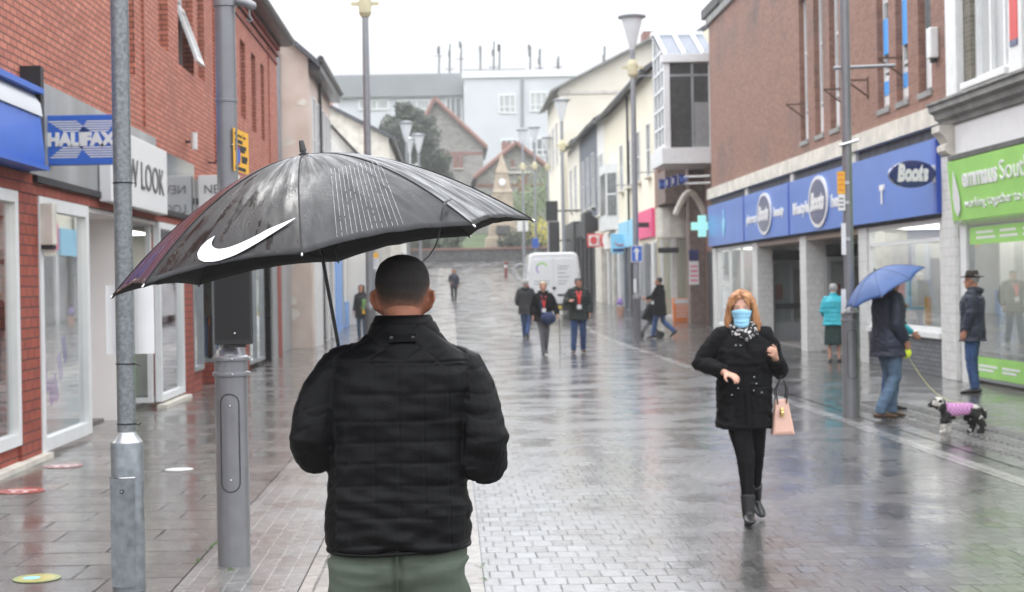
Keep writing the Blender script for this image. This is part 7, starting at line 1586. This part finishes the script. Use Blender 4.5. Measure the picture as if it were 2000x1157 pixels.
    for k, (rr, zz, th) in enumerate(((.075, .035, .022), (.088, .005, .028), (.092, -.03, .026))):
        pts = [c + V((rr*math.cos(a), .012 + rr*.95*math.sin(a) + (.02 if math.sin(a) > 0 else 0)*math.sin(a), zz - .035*max(0, math.sin(a)) + .008*math.sin(3*a+k))) for a in np.linspace(0, 2*PI, 29)]; mb.tube(pts, th, 10, caps=False)
    mb.tube([c+V((.02, .10, -.03)), c+V((.0, .125, -.07)), c+V((-.02, .125, -.10))], [.032, .04, .022], 10, round_ends=True)
    me = remesh(mb, .008, 2, 'scarf'); folds(me, .008, (28, 28, 22), 4); add_mesh('scarf', me, m, root)
    # studs and pocket flaps of the coat
    def onfront(X, z): return V((X, .168 + .012*(1.28-z > 0)*min(1, (1.28-z)*2) - .9*X*X, z))
    for X, z in ((.085, 1.335), (.050, 1.335), (-.075, 1.26), (.09, 1.245), (.10, 1.10), (-.045, 1.10), (.075, 1.02), (-.06, 1.05), (.12, .97), (-.10, .985), (-.04, 1.00)):
        mb = MB(); mb.sphere(onfront(X, z), .0055 if (X, z) != (-.075, 1.26) else .010, 10, 6, sc=(1, .6, 1)); mb.build('stud', M['steel'], root, smooth=True)
    for X in (.10, -.10):
        for z, hh in ((1.23, .05), (1.0, .06)): mb = MB(); mb.obox(onfront(X, z) + V((0, -.010, -.01)), (.11, .012, hh), Matrix.Rotation(R(-18)*math.copysign(1, X), 3, 'Z')); mb.build('pocket_flap', M['coat_black'], root, bevel=.004)
    mb = MB(); mb.box(-.012, .155, .74, .016, .176, 1.36); mb.build('placket', M['coat_black'], root, bevel=.004)
    # handbag on the left forearm
    o = thing('handbag', 'blush pink handbag with black straps and a gold charm on the woman\'s arm', 'handbag')
    a = lambda px, py, yy=10.33: W(px, py, yy)
    tl, tr, bl, br = a(1514, 781), a(1537, 779), a(1507, 850), a(1550, 848)
    mb = MB(); Z = lambda p, d: V((p.x, p.y+d, p.z)); rs = []
    for d, k in ((-.055, .8), (-.05, 1), (.05, 1), (.055, .8)):
        cc = (tl+tr+bl+br)/4; rs.append([Z(cc + (q_-cc)*k + V((0, 0, 0)), d*(.5 if i > 1 else 1)) for i, q_ in enumerate((bl, br, tr, tl))])
    mb.rings(rs); mb.build('bag_body', M['bag_pink'], o, bevel=.008)
    tc2 = (tl+tr)/2
    for d in (-.03, .03):
        mb = MB(); mb.tube([Z(tl, d) + V((.012, 0, -.03)), Z(tl, d) + V((-.0, 0, .06)), a(1527, 733), Z(tr, d) + V((.0, 0, .07)), Z(tr, d) + V((-.01, 0, -.03))], .005, 8); mb.build('strap', M['shoe_black'], o, smooth=True)
    mb = MB(); p = a(1527, 800, 10.265); mb.sphere(p, .014, 8, 6); mb.lathe([(.006, 0), (.016, -.02), (.012, -.05)], p, 10); mb.build('charm', M['brass'], o)
masked_woman()
# ------------------------------------------------------------------ other people up the street
def foot(px, py):
    a, b_ = px-VPX, py-VPY; v = a*sR + b_*cR
    Y = F*H/v; return V(((a*cR - b_*sR)/F*Y, Y, 0))
SH = dict(m='hair_dark', t=.010)
p = foot(1028, 662)
person('grey haired man walking away in a charcoal coat and blue jeans', (p.x, p.y-.0, 0), R(-8), 1.0, dict(knL=(-.08, .10, .5), anL=(-.07, .16, .10), knR=(.07, -.06, .5), anR=(.06, -.24, .16), toR=(0, 1, -.5), elR=(.25, .03, 1.17), wrR=(.18, .22, 1.12), elL=(-.26, -.02, 1.15), wrL=(-.24, .12, 1.0)), .013, jacket=dict(m='coat_grey', hem=.74, g=.045, sl=.035, hood=1), trousers=dict(m='jeans'), hair=dict(m='hair_grey', t=.011), seed=11)
p = foot(1063, 694)
root, hp, J, HR = person('woman in a black coat and red lanyard walking with a thin stick', (p.x, p.y, 0), PI, .955, dict(shR=(.17, 0, 1.41), shL=(-.17, 0, 1.41), elR=(.25, -.03, 1.15), wrR=(.26, .06, .93), elL=(-.28, -.02, 1.17), wrL=(-.33, .10, .96), curlL=1.3, knR=(.05, .07, .5), anR=(.03, .10, .09), knL=(-.07, .0, .5), anL=(-.05, -.16, .12), hp=R(-8), lean=.03), .012, 'skin_pale', dict(m='coat_black', hem=.82, g=.05, sl=.035, hood=1), dict(m='jeggings', fit=.85), None, 'shoe_black', dict(m='hair_blond', t=.012), seed=12)
mb = MB(); mb.tube([(.05, .14, 1.42), (.02, .205, 1.25), (0, .21, 1.12)], [(.014, .004)]*3, 8); mb.tube([(-.05, .14, 1.42), (-.02, .205, 1.25), (0, .21, 1.12)], [(.014, .004)]*3, 8); mb.build('lanyard', M['lanyard'], root); mb = MB(); mb.box(-.045, .205, 1.03, .045, .215, 1.12); mb.build('badge', M['sign_white'], root)
o = thing('shoulder_bag', 'navy fabric shoulder bag hanging in front of the woman with the stick', 'bag'); q = W(1071, 622, p.y-.26)
mb = MB(); mb.sphere(q, .17, 16, 10, sc=(1.05, .5, .85)); bb = mb.build('bag_body', M['bag_navy'], o, smooth=True); mb = MB(); mb.tube([q + V((-.15, .03, .08)), q + V((-.16, .06, .35)), q + V((-.13, .22, .62))], [(.016, .004)]*3, 6); mb.build('strap', M['bag_navy'], o)
o = thing('walking_stick', 'thin dark walking stick held by the woman in black', 'walking stick'); a = W(1092, 622, p.y-.12); mb = MB(); mb.tube([(a.x+.01, a.y, 0.0), (a.x, a.y, a.z)], .009, 6); mb.build('shaft', M['black_matt'], o); mb = MB(); mb.tube([(a.x, a.y-.06, a.z), (a.x, a.y+.05, a.z+.005)], .014, 8, round_ends=True); mb.build('handle', M['wood'], o)
p = foot(1131, 690)
root, hp, J, HR = person('tall bearded man in a dark green padded coat with a red lanyard and jeans', (p.x, p.y, 0), PI+R(6), 1.0, dict(elR=(.28, .02, 1.19), wrR=(.24, .26, 1.22), curlR=.9, nR=(0, -1, -.3), tR=(-.8, 0, .5), elL=(-.28, -.04, 1.14), wrL=(-.25, .1, .92), knR=(.12, .08, .5), anR=(.15, .12, .09), toR=(.35, 1, 0), knL=(-.10, .0, .5), anL=(-.12, -.1, .1), hp=R(-14), hy=R(14)), .012, 'skin', dict(m='coat_green', hem=.78, g=.055, sl=.045, puff=.085, hood=1, fold=.010), dict(m='jeans', fit=1.08), None, 'shoe_brown', SH, seed=13)
mb = MB(); mb.tube([(.06, .15, 1.45), (.035, .215, 1.3), (.02, .225, 1.14)], [(.022, .004)]*3, 8); mb.tube([(-.04, .15, 1.45), (0, .215, 1.3), (.02, .225, 1.14)], [(.022, .004)]*3, 8); mb.build('lanyard', M['lanyard'], root); mb = MB(); mb.box(-.03, .225, 1.03, .07, .236, 1.13); mb.build('badge', M['sign_white'], root)
mb = MB(); mb.tube([hp((-.055, .05, .06)), hp((-.035, .085, .025)), hp((0, .098, .012)), hp((.035, .085, .025)), hp((.055, .05, .06))], [.012, .016, .018, .016, .012], 8); mb.build('beard', M['hair_dark'], root, smooth=True)
p = W(887, 595, 79); person('lone person in a dark hooded top standing far up the wet road', (p.x, 79, gz(79)), PI, .98, dict(wrR=(.14, .2, 1.05), elR=(.24, 0, 1.16), anR=(.07, 0, .085), anL=(-.07, 0, .085)), .018, jacket=dict(m='coat_navy', hem=.82, g=.03), trousers=dict(m='leggings', fit=.9), hat='hood', face=False, seed=14)
p = W(707, 640, 47); root, *_ = person('person in a dark hooded coat holding a green bag beside the shops', (p.x, 47, 0), R(160), .95, dict(elL=(-.24, .02, 1.16), wrL=(-.18, .22, 1.08)), .016, jacket=dict(m='coat_grey', hem=.72, g=.045, hood=1), trousers=dict(m='jeans_pale'), hat='hood', face=False, seed=15)
o = thing('carrier_bag', 'green and yellow carrier bag held against the hooded person\'s chest', 'bag'); q = W(717, 600, 46.7); mb = MB(); mb.rings([[(q.x-.16, q.y+d, q.z-.22), (q.x+.2, q.y+d, q.z-.22), (q.x+.17, q.y+d, q.z+.24), (q.x-.15, q.y+d, q.z+.24)] for d in (-.09, .09)]); mb.build('bag_body', mat('green plastic bag', (.14, .30, .08), .5), o, bevel=.03); mb = MB(); mb.box(q.x-.14, q.y-.1, q.z-.2, q.x+.17, q.y-.092, q.z-.08); mb.build('yellow_stripe', M['sign_yellow'], o); mb = MB(); mb.box(q.x+.02, q.y-.1, q.z+.0, q.x+.15, q.y-.092, q.z+.2); mb.build('blue_print', M['sign_sky'], o)
p = W(1290, 655, 43.8); person('person in black stepping along behind the dark pushchair', (p.x, 43.8, 0), R(62), 1.0, dict(elL=(-.20, .14, 1.2), wrL=(-.16, .36, 1.16), elR=(.22, .12, 1.2), wrR=(.16, .34, 1.1), knL=(-.08, .12, .5), anL=(-.08, .2, .1), knR=(.08, -.06, .5), anR=(.08, -.36, .2), toR=(0, 1, -.7), lean=.05), .014, jacket=dict(m='coat_black', hem=.66, g=.04, hood=1), trousers=dict(m='jeans'), hair=SH, seed=16)
p = foot(1630, 708); person('elderly woman in a turquoise jacket and dark green skirt by the shop doors', (p.x, p.y, 0), R(-15), .87, dict(lean=.10, hp=R(-14), elR=(.23, .02, 1.16), wrR=(.2, .2, 1.05), elL=(-.23, .02, 1.16), wrL=(-.2, .2, 1.05), shR=(.165, -.01, 1.40), shL=(-.165, -.01, 1.40)), .012, 'skin_pale', dict(m='coat_teal', hem=.84, g=.055, sl=.04, puff=.10, collar=1.56), None, dict(m='skirt', hem=.40), 'shoe_black', dict(m='hair_grey', t=.016), seed=17)
# man with the blue umbrella
p = foot(1740, 818)
root, hp, J, HR = person('man in a navy jacket and faded jeans under a blue umbrella', (p.x-.02, p.y, 0), R(-72), .985, dict(elR=(.24, -.04, 1.13), wrR=(.21, .10, .91), curlR=1.2, elL=(-.24, .04, 1.2), wrL=(-.10, .22, 1.30), curlL=1.4, knL=(-.09, .09, .5), anL=(-.09, .10, .09), knR=(.09, .03, .5), anR=(.10, -.17, .10), hp=R(-10), lean=.04, head=(0, .03, 1.50)), .010, 'skin', dict(m='coat_navy', hem=.74, g=.045, sl=.035, hood=1), dict(m='jeans_pale', fit=1.05), None, 'shoe_brown', dict(m='hair_grey', t=.008), hat='cap', seed=18)
o = thing('umbrella', 'blue umbrella tilted low over the man with the dog', 'umbrella')
c = W(1729, 563, p.y-.02); B = Brolly(c, R(29), .515, .23, a0=R(112), scal=.04, pw=2.0)
for k in range(8): B.panel(k, M['umb_blue'], M['umb_blue'], o, 10, 14, seed=k+20)
B.fittings(o, .62, .08, .006)
p2 = W(1752, 640, p.y+1.2); person('person in a turquoise top standing half hidden behind the blue umbrella man', (p2.x-.10, p2.y, 0), R(-80), .93, dict(elR=(.22, .05, 1.14), wrR=(.2, .24, 1.02)), .014, jacket=dict(m='coat_teal', hem=.9, g=.02, sl=.012), trousers=dict(m='jeans'), hair=dict(m='hair_blond', t=.012), seed=19)
# man with the brimmed hat
p = foot(1902, 768); person('man in a brown brimmed hat, navy jacket and blue jeans standing by the white pillar', (p.x, p.y, 0), R(62), .965, dict(elR=(.235, -.03, 1.16), wrR=(.22, .05, .90), elL=(-.235, -.02, 1.16), wrL=(-.22, .07, .90), anR=(.08, .0, .085), anL=(-.07, -.02, .085)), .010, 'skin', dict(m='coat_navy', hem=.76, g=.05, sl=.035, hood=1), dict(m='jeans', fit=1.0), None, 'shoe_black', dict(m='hair_grey', t=.006), hat='brim', seed=20)
# ------------------------------------------------------------------ dog, coat and lead
def dog():
    f = foot(1866, 846); Y = f.y; s_ = 1.0
    o = thing('dog', 'black and white spaniel in a pink checked coat trotting on a lead', 'dog', (f.x+.05, Y, 0), 0); o.scale = (.78,)*3
    mb = MB()   # faces -x
    mb.rings([[V((x, .0 + ry*math.cos(2*PI*j/18), z + rz*math.sin(2*PI*j/18))) for j in range(18)] for x, z, ry, rz in ((-.25, .30, .03, .04), (-.235, .295, .065, .085), (-.17, .285, .082, .105), (-.05, .29, .082, .098), (.07, .30, .076, .085), (.17, .305, .074, .08), (.23, .30, .055, .065), (.25, .30, .02, .03))])
    mb.tube([(-.19, 0, .32), (-.25, 0, .37), (-.285, 0, .40)], [.07, .058, .055], 14, round_ends=True)
    mb.tube([(-.255, 0, .415), (-.30, 0, .42), (-.33, 0, .405), (-.375, 0, .385), (-.40, 0, .38)], [(.055, .055), (.062, .06), (.05, .048), (.034, .03), (.026, .022)], 14, round_ends=True)
    for q in (-1, 1):
        mb.tube([(-.275, q*.055, .44), (-.265, q*.078, .395), (-.27, q*.075, .33)], [(.026, .016), (.042, .018), (.034, .016)], 10, round_ends=True)
        fx = -.19 + q*.045; mb.tube([(-.18, q*.05, .27), (fx, q*.055, .17), (fx+.01*q, q*.055, .09), (fx-.005, q*.055, .02), (fx-.03, q*.055, .012)], [.055, .042, .032, .03, .026], 10, round_ends=True)
        hx = .20 - q*.05; mb.tube([(.17, q*.05, .28), (hx-.02, q*.058, .19), (hx+.045, q*.055, .10), (hx+.02, q*.055, .02), (hx-.012, q*.055, .012)], [.075, .058, .036, .03, .026], 10, round_ends=True)
    mb.tube([(.24, 0, .32), (.30, 0, .31), (.335, 0, .26), (.34, 0, .20)], [.026, .026, .03, .015], 10, round_ends=True)
    me = remesh(mb, .0075, 1, 'body'); folds(me, .017, (40, 40, 22), 2)
    me.materials.clear(); me.materials.append(M['fur_black']); me.materials.append(M['fur_white'])
    idx = []
    for pl in me.polygons:
        c = pl.center; w_ = 0
        if -.325 < c.x < -.235 and c.z > .375 and abs(c.y) < .064: w_ = 1
        if c.z < .13 and c.x < .1: w_ = 1
        if -.08 < c.x < .03 and c.z < .25 + .03*noise.noise(c*20): w_ = 1
        if .16 < c.x < .27 and c.z > .34 + .02*noise.noise(c*22): w_ = 1
        if noise.noise(c*14) > .42: w_ = 1
        idx.append(w_)
    me.polygons.foreach_set('material_index', idx); link('body', me, o)
    for q in (-1, 1): e = MB(); e.sphere((-.338, q*.04, .425), .008, 8, 6); e.build('eye', M['eye_dark'], o)
    e = MB(); e.sphere((-.418, 0, .388), .014, 8, 6); e.build('nose', M['black_paint'], o)
    m, t_, n, l = nt('pink checked cloth'); out = N(n, 'ShaderNodeOutputMaterial'); p_ = N(n, 'ShaderNodeBsdfPrincipled', i_Roughness=.85); l.new(p_.outputs[0], out.inputs[0]); tc_ = N(n, 'ShaderNodeTexCoord'); ck = N(n, 'ShaderNodeTexChecker', i_Scale=36.0); ck.inputs[1].default_value = (.36, .10, .30, 1); ck.inputs[2].default_value = (.50, .30, .46, 1); l.new(tc_.outputs['Object'], ck.inputs[0]); l.new(ck.outputs[0], p_.inputs['Base Color'])
    mb = MB(); A = np.linspace(R(-28), R(208), 22)
    rs = [[V((x + .0*j, ry*math.cos(a), z + rz*math.sin(a))) for j, a in enumerate(A)] for x, z, ry, rz in ((-.20, .29, .096, .115), (-.12, .288, .098, .118), (0, .295, .094, .108), (.10, .30, .09, .10), (.165, .305, .088, .094))]
    mb.rings(rs, close=False, caps=False); ct = mb.build('dog_coat', m, o, smooth=True); md = ct.modifiers.new('t', 'SOLIDIFY'); md.thickness = .006
    e = MB(); e.tube([(-.245 + .0, .066*math.cos(a), .355 + .066*math.sin(a)) for a in np.linspace(0, 2*PI, 20)], .008, 8, caps=False); e.build('collar', M['lanyard'], o)
    return f
df = dog()
o = thing('dog_lead', 'thin yellow dog lead with a bright yellow and red reel handle', 'dog lead')
hd = W(1770, 690, p.y if False else foot(1740, 818).y - .12); end = V((df.x + .10, df.y, .31))
pts = [hd.lerp(end, t_) + V((0, 0, -.16*math.sin(PI*t_))) for t_ in np.linspace(0, 1, 16)]
mb = MB(); mb.tube(pts, .0035, 6); mb.build('cord', M['leash'], o)
mb = MB(); mb.sphere(hd, .062, 16, 10, sc=(1, .4, 1)); mb.build('reel', M['yellow_neon'], o, smooth=True); mb = MB(); mb.tube([hd + V((-.05, 0, -.05)), hd + V((-.085, 0, .0)), hd + V((-.05, 0, .055))], .012, 8, round_ends=True); mb.build('grip', M['sign_red'], o, smooth=True)
# ------------------------------------------------------------------ shop window figures
def mannequin(label, x, y, z, yaw, coat, trs, sc=1):
    o = thing('mannequin', label, 'mannequin', (x, y, z), yaw); o.scale = (sc,)*3
    mb = MB(); mb.rings([ring((0, cy, zz), rx+.03, ry+.03, 20, 2.3) for zz, rx, ry, cy in TORSO])
    for q in (-1, 1): mb.tube([(q*.1, 0, 1.42), (q*.19, 0, 1.38), (q*.25, 0, 1.15), (q*.25, .04, .88)], [.06, .07, .06, .05], 12)
    me = remesh(mb, .016, 2, 'coat'); folds(me, .008); add_mesh('coat', me, M[coat], o)
    mb = MB()
    for q in (-1, 1): mb.tube([(q*.09, 0, .88), (q*.1, 0, .5), (q*.1, 0, .06)], [.09, .07, .06], 12)
    mb.build('trousers', M[trs], o, smooth=True); mb = MB(); mb.sphere((0, 0, 1.62), .1, 14, 10, sc=(.75, .95, 1.2)); mb.cyl((0, 0, 1.45), (0, 0, 1.56), .055); mb.build('head', M['wall_lilac'], o, smooth=True); mb = MB(); mb.lathe([(.25, 0), (.25, .02), (.02, .03), (.02, .1)], (0, 0, 0), 20); mb.build('stand', M['black_matt'], o)
mannequin('window figure in an olive coat against the lit yellow backdrop', -4.30, 27.3, .38, PI, 'coat_green', 'jeans', .95)
mannequin('window figure in dark clothes inside the charity shop by the wooden chair', 9.0, 22.4, .05, PI/2, 'coat_navy', 'leggings', 1)
o = thing('chair', 'reddish wooden chair standing behind the charity shop glass', 'chair'); x0, y0 = 8.55, 22.55
mb = MB(); mb.box(x0, y0, .44, x0+.42, y0+.42, .48); mb.build('seat', M['coat_black'], o, bevel=.01)
for a, b_ in ((.02, .02), (.4, .02), (.02, .4), (.4, .4)): mb = MB(); mb.tube([(x0+a, y0+b_, .04), (x0+a, y0+b_, .44)], .018, 6); mb.build('leg', M['wood'], o)
mb = MB(); mb.box(x0+.39, y0, .48, x0+.42, y0+.42, .9); mb.build('backrest', M['wood'], o)
# ------------------------------------------------------------------ thin rain haze over the street
if HAZE:
    mb = MB(); mb.box(-80, -14, -2.0, 80, 260, 52)
    m, t_, n, l = nt('rain haze'); out = N(n, 'ShaderNodeOutputMaterial'); v_ = N(n, 'ShaderNodeVolumePrincipled'); v_.inputs['Density'].default_value = HAZE; v_.inputs['Color'].default_value = (.97, .98, 1, 1); v_.inputs['Anisotropy'].default_value = .3
    l.new(v_.outputs[0], out.inputs['Volume']); hz = mb.build('haze', m); structure(hz, 'stuff'); S.cycles.volume_bounces = 2; S.cycles.volume_step_rate = 10
